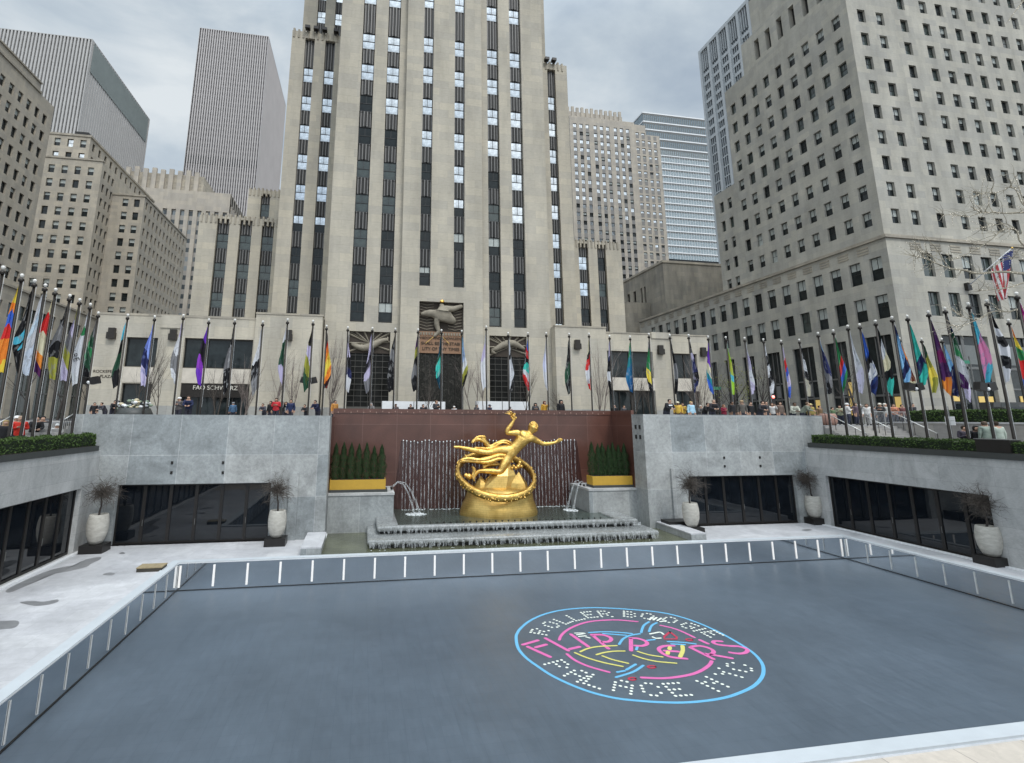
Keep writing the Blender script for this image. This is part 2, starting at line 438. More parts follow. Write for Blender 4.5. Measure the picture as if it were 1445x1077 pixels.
# ------------------------------------------------------------------ facades and windows
def facade(mb, p0, u, W, z0, z1, ops, depth=.3, m=0, mr=None):
    """wall sheet from p0 along unit u, outward normal n = (u.y,-u.x); real openings with reveals"""
    mr = m if mr is None else mr
    n = Vector((u[1], -u[0], 0)); U = Vector((u[0], u[1], 0)); P = Vector((p0[0], p0[1], 0))
    ops = [(max(a, 0), min(b, W), max(c, z0), min(d, z1)) for a, b, c, d in ops if b > 0 and a < W and d > z0 and c < z1]
    def pt(a, z, d=0.): q = P+U*a-n*d; return (q.x, q.y, z)
    zs = sorted(set([z0, z1]+[o[2] for o in ops]+[o[3] for o in ops]))
    for za, zb in zip(zs[:-1], zs[1:]):
        if zb-za < 1e-4: continue
        zc = (za+zb)/2
        segs = sorted((o[0], o[1]) for o in ops if o[2] < zc < o[3])
        a = 0.
        for s0, s1 in segs+[(W, W)]:
            if s0-a > 1e-4: mb.face([pt(a, za), pt(s0, za), pt(s0, zb), pt(a, zb)], m)
            a = max(a, s1)
    for a, b, c, d in ops:
        mb.face([pt(a, c), pt(a, c, depth), pt(a, d, depth), pt(a, d)], mr)
        mb.face([pt(b, c, depth), pt(b, c), pt(b, d), pt(b, d, depth)], mr)
        mb.face([pt(a, c), pt(b, c), pt(b, c, depth), pt(a, c, depth)], mr)
        mb.face([pt(a, d, depth), pt(b, d, depth), pt(b, d), pt(a, d)], mr)
def winparts(w, h, style):
    """frame boxes and pane quads in local coords (x along, y inward, z up, origin bottom centre)"""
    t = .055; fr = []; x0, x1 = -w/2, w/2
    fr += [(x0, 0, 0, x0+t, .08, h), (x1-t, 0, 0, x1, .08, h), (x0+t, 0, 0, x1-t, .08, t*1.3), (x0+t, 0, h-t, x1-t, .08, h)]
    if style['rail']: fr.append((x0+t, .005, h*.5-t*.5, x1-t, .075, h*.5+t*.5))
    if style['mull']: fr.append((-t*.4, .01, h*.5+t*.5 if style['rail'] else t*1.3, t*.4, .07, h-t))
    return fr
_wm = {}
def winmesh(w, h, style, kind):
    key = (round(w, 2), round(h, 2), style['id'], kind)
    if key in _wm: return _wm[key]
    mb = MB()
    for b in winparts(w, h, style): mb.box(*b)
    fm = mb.mesh('window', [style['frame']])
    pb = MB(); y = .05
    panes(pb, w, h, kind, lambda x, y_, z: (x, y_, z))
    pm = pb.mesh('pane', [M['pane_dark'], M['pane_sky'], M['pane_shade'], M['pane_green']])
    _wm[key] = (fm, pm); return _wm[key]
def panes(pb, w, h, kind, tr, m0=0):
    x0, x1 = -w/2+.02, w/2-.02
    def q(z0, z1, m): pb.face([tr(x0, .05, z0), tr(x1, .05, z0), tr(x1, .05, z1), tr(x0, .05, z1)], m+m0)
    if kind == 'dark': q(.02, h-.02, 0)
    elif kind == 'green': q(.02, h-.02, 3)
    elif kind == 'sky': q(.02, h-.02, 1)
    elif kind == 'shade': q(.02, h-.02, 2)
    elif kind == 'half': q(.02, h*.5, 0); q(h*.5, h-.02, 2)
    elif kind == 'q': q(.02, h*.68, 0); q(h*.68, h-.02, 2)
    elif kind == 'halfsky': q(.02, h*.5, 0); q(h*.5, h-.02, 1)
def windows(root, wl, style, limit=100):
    """wl: (x,y,z,angle,w,h,kind); nearest ones as parts of their own, the rest as one"""
    wl = sorted(wl, key=lambda a: dist(a[0], a[1], a[2])/a[5])
    ro = worldloc(root)
    for x, y, z, ang, w, h, kind in wl[:limit]:
        fm, pm = winmesh(w, h, style, kind)
        f = meshobj('window', fm, root, (x-ro[0], y-ro[1], z-ro[2]), (0, 0, ang))
        meshobj('pane', pm, f)
    if len(wl) > limit:
        mb = MB()
        for x, y, z, ang, w, h, kind in wl[limit:]:
            ca, sa = math.cos(ang), math.sin(ang)
            tr = lambda a, b, c: (x+a*ca-b*sa, y+a*sa+b*ca, z+c)
            for b in winparts(w, h, style):
                xa, ya, za, xb, yb, zb = b
                mb.face([tr(xa, ya, za), tr(xb, ya, za), tr(xb, ya, zb), tr(xa, ya, zb)], 4)
            panes(mb, w, h, kind, tr)
        o = mb.build('far_window', [M['pane_dark'], M['pane_sky'], M['pane_shade'], M['pane_green'], style['frame']], root)
        o['kind'] = 'stuff'
ST_T = dict(id='t', rail=True, mull=True, frame=M['frame_dark'])
ST_A = dict(id='a', rail=True, mull=True, frame=M['frame_dark'])
ST_B = dict(id='b', rail=True, mull=False, frame=M['frame_dark'])
ST_G = dict(id='g', rail=False, mull=True, frame=M['frame_grey'])
# ------------------------------------------------------------------ camera, sky, sun
cam = bpy.data.cameras.new('camera'); co = bpy.data.objects.new('camera', cam); C.objects.link(co)
co.matrix_world = Matrix(((RT.x, UP.x, -FW.x, 0), (RT.y, UP.y, -FW.y, 0), (RT.z, UP.z, -FW.z, CZ), (0, 0, 0, 1)))
cam.sensor_fit = 'HORIZONTAL'; cam.sensor_width = 36; cam.lens = FPX/1445*36
cam.shift_x = (722.5-PCX)/1445; cam.shift_y = (PCY-538.5)/1445
cam.clip_start = .2; cam.clip_end = 3000
scene.camera = co
scene.view_settings.view_transform = 'Standard'; scene.view_settings.look = 'None'
scene.view_settings.exposure = 0; scene.view_settings.gamma = 1
w = bpy.data.worlds.new('World'); scene.world = w; w.use_nodes = True
nt = w.node_tree; bg = nt.nodes['Background']
tc = nt.nodes.new('ShaderNodeTexCoord')
mp = nt.nodes.new('ShaderNodeMapping'); mp.inputs['Scale'].default_value = (1, 1, 1.9); nt.links.new(tc.outputs['Generated'], mp.inputs[0])
n1 = noise(nt, mp.outputs[0], 2.6, 7, .55, .5)
n2 = noise(nt, mp.outputs[0], 5.5, 5, .5, .2)
nm = mixc(nt, 'MIX', .25, n1, n2)
cl = ramp(nt, nm, [(.36, (.38, .455, .54)), (.47, (.51, .585, .65)), (.6, (.72, .77, .80))])
sky = nt.nodes.new('ShaderNodeTexSky'); sky.sky_type = 'NISHITA'; sky.sun_disc = False
SUN_EL, SUN_ROT = R(52), R(160)
sky.sun_elevation = SUN_EL; sky.sun_rotation = SUN_ROT
skc = mixc(nt, 'MULTIPLY', 1., sky.outputs[0], (.06, .06, .06))
base = mixc(nt, 'MIX', .9, skc, cl)
sep = nt.nodes.new('ShaderNodeSeparateXYZ'); nt.links.new(tc.outputs['Generated'], sep.inputs[0])
mr = nt.nodes.new('ShaderNodeMapRange'); mr.inputs['From Min'].default_value = .62; mr.inputs['From Max'].default_value = 1.
mr.inputs['To Min'].default_value = 1.; mr.inputs['To Max'].default_value = 3.4; mr.interpolation_type = 'SMOOTHSTEP'
nt.links.new(sep.outputs[2], mr.inputs[0])
mr2 = nt.nodes.new('ShaderNodeMapRange'); mr2.inputs['From Min'].default_value = .1; mr2.inputs['From Max'].default_value = -.7
mr2.inputs['To Min'].default_value = 1.; mr2.inputs['To Max'].default_value = 1.7; mr2.interpolation_type = 'SMOOTHSTEP'
nt.links.new(sep.outputs[1], mr2.inputs[0])
ml = nt.nodes.new('ShaderNodeMath'); ml.operation = 'MULTIPLY'; nt.links.new(mr.outputs[0], ml.inputs[0]); nt.links.new(mr2.outputs[0], ml.inputs[1])
vm = nt.nodes.new('ShaderNodeVectorMath'); vm.operation = 'SCALE'; nt.links.new(base, vm.inputs[0]); nt.links.new(ml.outputs[0], vm.inputs['Scale'])
nt.links.new(vm.outputs[0], bg.inputs[0]); bg.inputs[1].default_value = 1.12
sl = bpy.data.lights.new('sun', 'SUN'); sl.energy = 1.5; sl.angle = R(14); sl.color = (1, .96, .9)
so = bpy.data.objects.new('sun', sl); C.objects.link(so)
# Nishita rotation is measured clockwise from +Y
sd = Vector((math.sin(SUN_ROT)*math.cos(SUN_EL), math.cos(SUN_ROT)*math.cos(SUN_EL), math.sin(SUN_EL)))
so.rotation_euler = (-sd).to_track_quat('-Z', 'Y').to_euler(); so.location = sd*60
# ------------------------------------------------------------------ ground
ST = 6.9; TER = 5.35
WX0, WX1, WY = -15.03, 32.5, 33.6
RX0, RX1, RY0, RY1, RZ = -8.85, 30.3, 11.3, 29.3, -1.3
def struct(name, mb, mats, smooth=False):
    o = mb.build(name, mats, None, smooth); o['kind'] = 'structure'; return o
def sheet_with_hole(X0, Y0, X1, Y1, holes, z):
    mb = MB(); xs = sorted({X0, X1}|{h[0] for h in holes}|{h[2] for h in holes}); ys = sorted({Y0, Y1}|{h[1] for h in holes}|{h[3] for h in holes})
    for a, b in zip(xs[:-1], xs[1:]):
        for c, d in zip(ys[:-1], ys[1:]):
            mx, my = (a+b)/2, (c+d)/2
            if any(h[0] < mx < h[2] and h[1] < my < h[3] for h in holes): continue
            mb.face([(a, c, z), (b, c, z), (b, d, z), (a, d, z)])
    return mb
g = sheet_with_hole(-1500, -1500, 1500, 1500, [(-26, -6, 44, 33.9), (-2.2, 33.8, 19.8, 38.6)], ST-.02)
struct('street_ground', g, M['asphalt'])
g = sheet_with_hole(-30, 33.9, 60, 46.9, [(-2.2, 33.8, 19.8, 38.6)], ST)
g.box(-24, -6, TER-.3, WX0-.4, 33.6, TER); g.box(WX1+.4, -6, TER-.3, 41, 33.6, TER)
g.box(-24, -6, TER-.3, 41, 2.6, TER)
struct('plaza_paving', g, M['pave'])
FX0, FX1, FY0, FY1 = -2.0, 20.6, 29.75, 38.4        # fountain area
PXa, PXb = -3.0, 21.0
g = sheet_with_hole(WX0, 2.6, WX1, WY+.3, [(RX0-.42, RY0-.42, RX1+.42, RY1+.42), (PXa, RY1+.42, PXb, WY+.3)], 0)
struct('marble_deck', g, [M['deck']])
mb = MB(); mb.box(WX0, 2.6, 0.004, WX1, RY0-.5, .012); struct('travertine_walk', mb, M['travertine'])
mb = MB(); mb.box(RX0-.3, RY0-.3, RZ-.2, RX1+.3, RY1+.3, RZ); struct('rink_floor', mb, M['rink'])
# dark wet stains lying on the deck
def puddle(pxs, label, z=.004):
    mb = MB(); pts = [at(x, y, Z=z) for x, y in pxs]
    n = len(pts); c = sum(pts, Vector())/n; sm = []
    for i in range(n):
        a, b, d, e = pts[i-1], pts[i], pts[(i+1) % n], pts[(i+2) % n]
        for k in range(4):
            t = k/4
            sm.append(.5*((2*b)+(-a+d)*t+(2*a-5*b+4*d-e)*t*t+(-a+3*b-3*d+e)*t**3))
    cc = sum(sm, Vector())/len(sm)
    for i in range(len(sm)): mb.face([cc, sm[i], sm[(i+1) % len(sm)]])
    o = mb.build('puddle', M['wetdeck']); o.location.z = 0; tag(o, label, 'puddle', 'puddles on the marble deck')
M['wetdeck'] = plain('wet_marble', (.24, .24, .245), .3, 0, .2, 3)
puddle([(28, 850), (45, 848), (62, 849), (80, 846), (82, 849), (70, 853), (52, 855), (38, 853)], 'slim dark wet patch halfway along the left deck')
puddle([(-8, 878), (10, 876), (24, 876), (27, 880), (20, 886), (4, 888), (-10, 889)], 'rounded dark wet patch cut by the left edge of the photo')
puddle([(10, 832), (40, 817), (70, 805), (90, 800), (108, 797), (120, 790), (140, 786), (142, 789), (128, 796), (122, 800), (98, 806), (76, 810), (60, 815), (38, 826), (14, 836)], 'long ragged wet streak along the foot of the left glass wall')
puddle([(145, 811), (153, 808), (162, 809), (158, 812)], 'small square damp patch in the middle of the left deck')
puddle([(168, 781), (173, 779), (177, 781), (172, 782)], 'tiny damp spot in front of the left doors')
puddle([(1131, 748), (1140, 746.5), (1146, 748), (1138, 749.5)], 'small damp spot near the right rear corner planter')
# ------------------------------------------------------------------ rink boards
def board(name, label, p0, u, L, posts):
    """mirror board standing round the sunken rink: base at p0, direction u, faces the left of u's normal"""
    n = Vector((u[1], -u[0], 0)); U = Vector((*u, 0)); P = Vector((*p0, 0))
    t = thing(name, label, 'rink wall', (p0[0], p0[1], RZ), 'mirror walls round the rink')
    ro = Vector((p0[0], p0[1], RZ))
    mb = MB()
    def q(a0, a1, z0, z1, d): return [P+U*a0+n*d+Vector((0, 0, z0)), P+U*a1+n*d+Vector((0, 0, z0)), P+U*a1+n*d+Vector((0, 0, z1)), P+U*a0+n*d+Vector((0, 0, z1))]
    mb.face(q(0, L, RZ, 0, 0)); mb.build('mirror_panel', M['mirror'], t)
    mb = MB(); mb.obox(P+U*(L/2)-n*.19+Vector((0, 0, .02+(.003 if u[1] else 0))), U*(L/2+.38), n*.21, Vector((0, 0, .03))); mb.build('cap_rail', M['cap'], t)
    mb = MB(); mb.obox(P+U*(L/2)+n*.02+Vector((0, 0, .0)), U*(L/2), n*.012, Vector((0, 0, .022))); mb.build('white_trim', M['white'], t)
    mb = MB(); mb.obox(P+U*(L/2)+n*.02+Vector((0, 0, RZ+.03)), U*(L/2), n*.012, Vector((0, 0, .014))); mb.build('skirting', M['frame_dark'], t)
    sw_ = .05 if abs(u[0]) > .5 else .032; sm = MB(); sm.box(-sw_, -.012, 0, sw_, 0, 1.02); me = sm.mesh('light_strip', [M['led'] if abs(u[0]) > .5 else M['strip_white']])
    ang = math.atan2(u[1], u[0])
    for a in posts:
        w_ = P+U*a+n*.012+Vector((0, 0, RZ+.16)); meshobj('light_strip', me, t, w_-ro, (0, 0, ang))
def bd(name, label, p0, p1, posts):
    d = Vector((p1[0]-p0[0], p1[1]-p0[1])); L = d.length; d.normalize(); board(name, label, p0, (d.x, d.y), L, posts)
bd('rink_wall', 'rear mirror wall of the rink with pale light strips, below the fountain', (RX0, RY1), (RX1, RY1), [.1]+[1.7+1.615*k for k in range(23)]+[RX1-RX0-.2])
bd('rink_wall', 'left mirror wall of the rink running towards the camera', (RX0, RY0), (RX0, RY1), [RY1-RY0-.1-1.385*k for k in range(13)])
bd('rink_wall', 'right mirror wall of the rink beside the narrow deck', (RX1, RY1), (RX1, RY0), [.1+1.4*k for k in range(13)])
bd('rink_wall', 'near mirror wall of the rink under the lowest pale blue cap', (RX1, RY0), (RX0, RY0), [1+1.6*k for k in range(24)])
# ------------------------------------------------------------------ logo painted on the rink
LZ = RZ+.004
def L1(x, y): return (720+x/7.225, 845+y/7.225)
def L2(x, y): return (890+x/6.95, 845+y/6.95)
def L3(x, y): return (700+x/3.6125, 840+y/3.6125)
def smooth(pts, k=6):
    if len(pts) < 3: return pts
    P = [pts[0]]+pts+[pts[-1]]; out = []
    for i in range(1, len(P)-2):
        a, b, c, d = P[i-1], P[i], P[i+1], P[i+2]
        for j in range(k):
            t = j/k; out.append(.5*((2*b)+(-a+c)*t+(2*a-5*b+4*c-d)*t*t+(-a+3*b-3*c+d)*t**3))
    return out+[pts[-1]]
def stroke(mb, fn, pts, wd, z=LZ, sm=True):
    p = [at(*fn(*q), Z=z) for q in pts]
    if sm: p = smooth(p)
    h = wd/2; n = len(p); L = []; Rr_ = []
    for i in range(n):
        d = (p[min(i+1, n-1)]-p[max(i-1, 0)]); d.z = 0; d.normalize(); s_ = Vector((-d.y, d.x, 0))*h
        L.append(p[i]+s_); Rr_.append(p[i]-s_)
    for i in range(n-1): mb.face([Rr_[i], Rr_[i+1], L[i+1], L[i]])
    for e, sg in ((0, -1), (n-1, 1)):
        d = (p[min(e+1, n-1)]-p[max(e-1, 0)]); d.z = 0; d.normalize(); s_ = Vector((-d.y, d.x, 0))
        fan = [p[e]+s_*h*math.cos(a)+d*sg*h*math.sin(a) for a in [math.pi*k/6 for k in range(7)]]
        mb.face(fan if sg < 0 else fan[::-1])
PINK = plain('pink_paint', (.66, .14, .38), .45, 0, .08); BLUE = plain('blue_paint', (.13, .42, .66), .45, 0, .05)
YEL = plain('yellow_paint', (.62, .58, .16), .45, 0, .05); REDP = plain('red_paint', (.45, .03, .07), .45, 0, .05); WHP = plain('white_dots', (.74, .78, .70), .45, 0, .05)
logo = thing('floor_logo', "round neon-style roller rink emblem reading FLIPPER'S painted on the grey rink floor", 'logo', (10.45, 19.85, RZ))
mb = MB(); ctr = Vector((10.45, 19.85, 0))
ringpx = [L1(*q) for q in ((60, 395), (75, 345), (110, 298), (200, 225), (350, 157), (550, 112), (800, 92), (1000, 95), (1200, 107))]+[L2(*q) for q in ((250, 128), (450, 167), (650, 232), (850, 320), (1050, 430), (1200, 530), (1280, 620), (1303, 700), (1280, 780), (1200, 860), (1050, 930), (900, 975), (700, 1005), (500, 1018), (300, 1015), (100, 1002))]+[L3(*q) for q in ((600, 523), (450, 483), (300, 418), (204, 357), (148, 314), (112, 268))]
rp = [at(*q, Z=LZ) for q in ringpx]; rc = sum(rp, Vector())/len(rp); n_ = len(rp); rp2 = []
for i in range(n_):
    a, b, c, d = rp[i-1], rp[i], rp[(i+1) % n_], rp[(i+2) % n_]
    for k in range(5): t = k/5; rp2.append(.5*((2*b)+(-a+c)*t+(2*a-5*b+4*c-d)*t*t+(-a+3*b-3*c+d)*t**3))
for i in range(len(rp2)):
    a, b = rp2[i], rp2[(i+1) % len(rp2)]; u1, u2 = (a-rc).normalized()*.06, (b-rc).normalized()*.06
    mb.face([a-u1, a+u1, b+u2, b-u2])
blue = mb
for q in ([(805, 345), (950, 337), (1100, 342), (1240, 355)], [(950, 355), (1080, 365), (1180, 373)], [(1320, 357), (1220, 375), (1150, 410), (1110, 465)], [(1415, 235), (1360, 275), (1335, 345)]): stroke(blue, L1, q, .10)
for q in ([(255, 235), (205, 265), (180, 322)], [(365, 420), (500, 427), (635, 443)], [(400, 443), (530, 450)], [(165, 408), (235, 400)], [(65, 470), (55, 500)]): stroke(blue, L2, q, .10)
for q in ([(750, 358), (700, 390), (612, 418)], [(712, 352), (665, 380)], [(655, 385), (618, 392)]): stroke(blue, L3, q, .10)
blue.build('blue_lines', BLUE, logo)
mb = MB()
for q in ([(130, 468), (280, 425)], [(180, 490), (405, 592)], [(262, 495), (365, 467)], [(360, 403), (590, 528)], [(610, 512), (705, 490)], [(620, 363), (795, 487)], [(850, 380), (1000, 508)],
          [(830, 368), (940, 368), (1010, 390), (1030, 415), (1000, 437), (945, 440)], [(1230, 410), (1232, 528)], [(1225, 402), (1300, 405), (1375, 430), (1395, 460), (1350, 480), (1275, 478)]): stroke(mb, L1, q, .155, LZ+.003)
for q in ([(420, 460), (340, 462), (285, 480), (280, 505), (320, 540), (400, 572), (545, 588)], [(335, 510), (465, 518)], [(585, 478), (810, 590)], [(600, 470), (670, 462), (750, 478), (805, 505), (810, 530), (770, 545), (740, 540)],
          [(790, 547), (990, 583)], [(680, 405), (755, 440)], [(890, 418), (825, 415), (810, 430), (850, 448), (960, 462), (1060, 468), (1130, 490), (1145, 510), (1120, 530), (1060, 538), (975, 527)]): stroke(mb, L2, q, .155, LZ+.003)
stroke(mb, L1, [(500, 420), (520, 375), (580, 320), (680, 270), (800, 235), (940, 220), (1100, 217), (1295, 233)], .12, LZ+.003)
stroke(mb, L3, [(362, 300), (400, 330), (470, 362), (575, 392)], .12, LZ+.003)
stroke(mb, L2, [(295, 262), (400, 285), (500, 320), (625, 380)], .12, LZ+.003)
stroke(mb, L2, [(795, 612), (770, 650), (700, 700), (600, 740), (450, 768), (300, 780), (108, 773)], .13, LZ+.003)
mb.build('pink_lettering', PINK, logo)
mb = MB()
for q in ([(715, 540), (790, 508), (900, 487), (1085, 478)], [(880, 570), (960, 548), (1060, 535), (1165, 533)], [(660, 550), (780, 600), (950, 650), (1145, 690)], [(940, 583), (1050, 622), (1200, 658)]): stroke(mb, L1, q, .09, LZ+.006)
for q in ([(70, 517), (180, 550), (310, 570)], [(25, 553), (130, 588), (260, 615), (445, 632)], [(508, 462), (510, 510), (485, 568)], [(385, 475), (380, 495)], [(366, 520), (362, 540)]): stroke(mb, L2, q, .09 if len(q) > 3 or q[0][0] < 100 else .15, LZ+.006)
mb.build('yellow_lines', YEL, logo)
mb = MB()
stroke(mb, L2, [(385, 325), (330, 370), (330, 395), (450, 395), (450, 375), (385, 325)], .1, LZ+.006, False)
for cx_, cy_, rx_, ry_ in ((575, 402, 32, 10), (205, 668, 38, 12), (15, 785, 34, 13)):
    stroke(mb, L2, [(cx_+rx_*math.cos(a), cy_+ry_*math.sin(a)) for a in [2*math.pi*k/12 for k in range(13)]], .08, LZ+.006, False)
mb.build('red_shapes', REDP, logo)
mb = MB()
for q in ([(660, 350), (750, 350)], [(680, 368), (760, 355)], [(700, 385), (770, 378)], [(775, 390), (810, 400)]): stroke(mb, L1, q, .08, LZ+.006)
for q in ([(190, 345), (240, 335), (290, 328), (320, 348)], [(215, 375), (250, 388), (295, 385)], [(185, 207), (205, 183)], [(222, 208), (255, 184)], [(262, 214), (300, 190)], [(290, 225), (345, 215)]): stroke(mb, L2, q, .09, LZ+.006)
DOT = dict(R=['1110', '1001', '1110', '1010', '1001'], O=['0110', '1001', '1001', '1001', '0110'], L=['1000', '1000', '1000', '1000', '1111'], E=['1111', '1000', '1110', '1000', '1111'],
           B=['1110', '1001', '1110', '1001', '1110'], G=['0111', '1000', '1011', '1001', '0110'], I=['0100', '0100', '0100', '0100', '0100'], P=['1110', '1001', '1110', '1000', '1000'],
           A=['0110', '1001', '1111', '1001', '1001'], C=['0110', '1001', '1000', '1001', '0110'], N=['1001', '1101', '1011', '1001', '1001'], Y=['1001', '0110', '0010', '0010', '0010'])
lets = [('R', L1(300, 335), 1), ('O', L1(415, 265), 1), ('L', L1(540, 222), 1), ('L', L1(665, 190), 1), ('E', L1(805, 163), 1), ('R', L1(965, 155), 1), ('B', L1(1215, 160), 1), ('O', L2(165, 172), 1), ('O', L2(385, 208), 1), ('G', L2(570, 265), 1), ('I', L2(690, 312), 1), ('E', L2(800, 345), 1),
        ('P', L3(315, 358), 0), ('A', L3(415, 408), 0), ('L', L3(510, 440), 0), ('A', L3(648, 466), 0), ('C', L3(790, 480), 0), ('E', L3(922, 480), 0), ('N', L2(800, 835), 0), ('Y', L2(965, 745), 0), ('C', L2(1065, 672), 0)]
for ch, (px, py), top in lets:
    p = at(px, py, Z=LZ); d = p-ctr; d.z = 0; up = d.normalized()*(1 if top else -1); rt = Vector((up.y, -up.x, 0))
    sp = .16 if top else .185
    for r_, row in enumerate(DOT[ch]):
        for c_, v_ in enumerate(row):
            if v_ == '1':
                q = p+rt*(c_-1.5)*sp*.95+up*(2-r_)*sp; q.z = LZ+.003
                mb.face([q+Vector((math.cos(a)*.058, math.sin(a)*.058, 0)) for a in [math.pi*2*k/8 for k in range(8)]])
mb.build('white_dots', WHP, logo)
# ------------------------------------------------------------------ granite walls round the sunken court
def glazing(root, p0, u, W, z1, n_, ang):
    """row of dark framed glass doors"""
    U = Vector((*u, 0)); n = Vector((u[1], -u[0], 0)); ro = Vector(worldloc(root)); st = W/n_
    for k in range(n_):
        a = Vector((*p0, 0))+U*(st*(k+.5))-n*.25
        mb = MB(); h = z1; w2 = st/2
        for b in ((-w2, 0, 0, -w2+.09, .1, h), (w2-.09, 0, 0, w2, .1, h), (-w2+.09, 0, 0, w2-.09, .1, .12), (-w2+.09, 0, h-.1, w2-.09, .1, h)): mb.box(*b)
        d = meshobj('glass_door', mb.mesh('glass_door', [M['blackmetal']]), root, a-ro, (0, 0, ang))
        mb = MB(); mb.face([(-w2+.09, .05, .12), (w2-.09, .05, .12), (w2-.09, .05, h-.1), (-w2+.09, .05, h-.1)])
        meshobj('pane', mb.mesh('pane', [M['doorglass']]), d)
        if k % 2: mb = MB(); mb.box(-w2+.03, -.05, 1., -w2+.055, -.03, 1.35); meshobj('handle', mb.mesh('handle', [M['frame_grey']]), d)
M['doorglass'] = glass('door_glass', (.006, .008, .011), .02, .006, .6)
def wall(name, label, p0, u, W, z0, z1, ops, mat, thick, ndoors):
    t = thing(name, label, 'wall', (p0[0], p0[1], z0))
    mb = MB(); facade(mb, p0, u, W, z0, z1, ops, .3)
    U = Vector((*u, 0)); n = Vector((u[1], -u[0], 0)); P = Vector((*p0, 0)); A = P-n*thick
    def v(p, z): return (p.x, p.y, z)
    mb.face([v(P, z1), v(P+U*W, z1), v(A+U*W, z1), v(A, z1)])
    mb.face([v(A, z0), v(P, z0), v(P, z1), v(A, z1)]); mb.face([v(P+U*W, z0), v(A+U*W, z0), v(A+U*W, z1), v(P+U*W, z1)])
    mb.face([v(A+U*W, z0), v(A, z0), v(A, z1), v(A+U*W, z1)])
    mb.build('wall', mat, t)
    ang = math.atan2(u[1], u[0])
    for (a, b, c, d), k in zip(ops, ndoors): glazing(t, (P+U*a)[:2], u, b-a, d, k, ang)
    return t
wl_ = wall('court_wall', 'tall grey granite wall left of the fountain with a row of dark glass doors', (-16.6, WY), (1, 0), 16.6-2.05, 0, 7.38, [(2.7, 11.25, 0, 3.34)], M['granite'], 1.6, [6])
wr_ = wall('court_wall', 'tall grey granite wall right of the fountain with dark glass doors and two pots', (19.55, WY), (1, 0), 34.3-19.55, 0, 7.62, [(3.2, 11.8, 0, 3.34)], M['granite'], 1.6, [6])
wall('court_side_wall', 'pale granite side wall of the court at the left edge above black glass doors', (WX0, 6), (0, 1), WY-6, 0, 5.3, [(1, 26.05, 0, 3.37)], M['granite_pale'], .5, [19]).location
# right wall faces -X: walk from far to near
wall('court_side_wall', 'pale granite side wall of the court on the right above black glass doors', (WX1, WY), (0, -1), WY-6, 0, 5.32, [(1.4, 11.1, 0, 3.42), (12.9, 26.5, 0, 3.42)], M['granite_pale'], .5, [7, 9])
# anchor bolts and vents on the walls
def studs(root, pts, Y):
    mb = MB()
    for x, y in pts:
        p = at(x, y, Y=Y); mb.box(p.x-.06, Y-.05, p.z-.08, p.x+.06, Y, p.z+.08)
    mb.build('wall_bracket', M['blackmetal'], root)
studs(wl_, [(243, 653), (242, 667), (315, 653), (314.5, 667)], WY)
studs(wr_, [(1021.7, 646), (1022.5, 658), (1072, 645.5), (1073, 657.5)], WY)
mb = MB()
for z in (6.75, 6.05):
    for y in (34.0, 34.55): mb.box(19.5, y, z-.16, 19.56, y+.2, z+.12)
mb.build('vent', M['darkroom'], wr_)
mb = MB(); mb.box(-3.6, WY-.02, .0, -2.45, WY, 1.2); mb.build('access_panel', M['granite'], wl_)
mb = MB(); mb.box(-4.3, WY-.14, .0, -3.75, WY, 3.9); mb.build('pilaster', M['granite'], wl_)
mb = MB(); mb.box(21.35, WY-.14, .0, 22.2, WY, 3.9); mb.build('pilaster', M['granite'], wr_)
mb = MB(); mb.box(20.2, WY-1.3, 0, 22.0, WY-.3, .62); tag(mb.build('black_box', M['blackmetal']), 'low black equipment box between the fountain and the right pot', 'box')
# thin pale sill strips at the foot of the glass
mb = MB(); mb.box(WX0, 6, 0, WX0+.25, WY-.9, .05); mb.box(WX1-.25, 6, 0, WX1, WY-.9, .05); struct('deck_sill', mb, M['white'])
# ledges with hedges over the side walls
def hedge(label, x0, y0, x1, y1, z0, z1, n, name='hedge', grp=None, leafsz=.05, sd=1):
    rnd = random.Random(sd)
    t = thing(name, label, 'hedge', ((x0+x1)/2, (y0+y1)/2, z0), grp)
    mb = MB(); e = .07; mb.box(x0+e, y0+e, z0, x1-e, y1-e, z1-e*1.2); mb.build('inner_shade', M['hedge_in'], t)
    mb = MB()
    for _ in range(n):
        f = rnd.random(); wv = .04*math.sin(y0+rnd.random()*0)  # noqa
        x = rnd.uniform(x0, x1); y = rnd.uniform(y0, y1); z = rnd.uniform(z0, z1)
        s = rnd.random(); j = .045*math.sin(y*3.1+x*2)+.03*math.sin(y*9.7+x*7)
        if s < .42: z = z1+rnd.uniform(-.08, .03)+j
        elif s < .62: x = x0+rnd.uniform(-.03, .08)-j
        elif s < .82: x = x1-rnd.uniform(-.03, .08)+j
        elif s < .9: y = y0+rnd.uniform(-.03, .08)
        elif s < .98: y = y1-rnd.uniform(-.03, .08)
        mb.leaf((x, y, z), leafsz*rnd.uniform(.7, 1.5), 0, rnd)
    mb.build('foliage', M['hedge'], t); return t
def ledge(label, x0, x1, y0, y1, z0, z1):
    t = thing('planter_ledge', label, 'planter', ((x0+x1)/2, y0, z0))
    mb = MB(); mb.box(x0, y0, z0, x1, y1, z1); mb.build('trough', M['ledge'], t)
    mb = MB(); mb.box(x0+.1, y0+.1, z1, x1-.1, y1-.1, z1+.02); mb.build('soil', M['soil'], t)
ledge('dark stone planter ledge along the top of the left side wall', WX0-.85, WX0+.06, 6, 33.2, 5.3, 5.58)
ledge('dark stone planter ledge along the top of the right side wall', WX1-.1, WX1+.9, 6, 33.25, 5.32, 5.64)
hedge('trimmed green hedge in the planter ledge over the left side wall', WX0-.75, 8, WX0-.08, 33.0, 5.58, 6.24, 15000, sd=3)
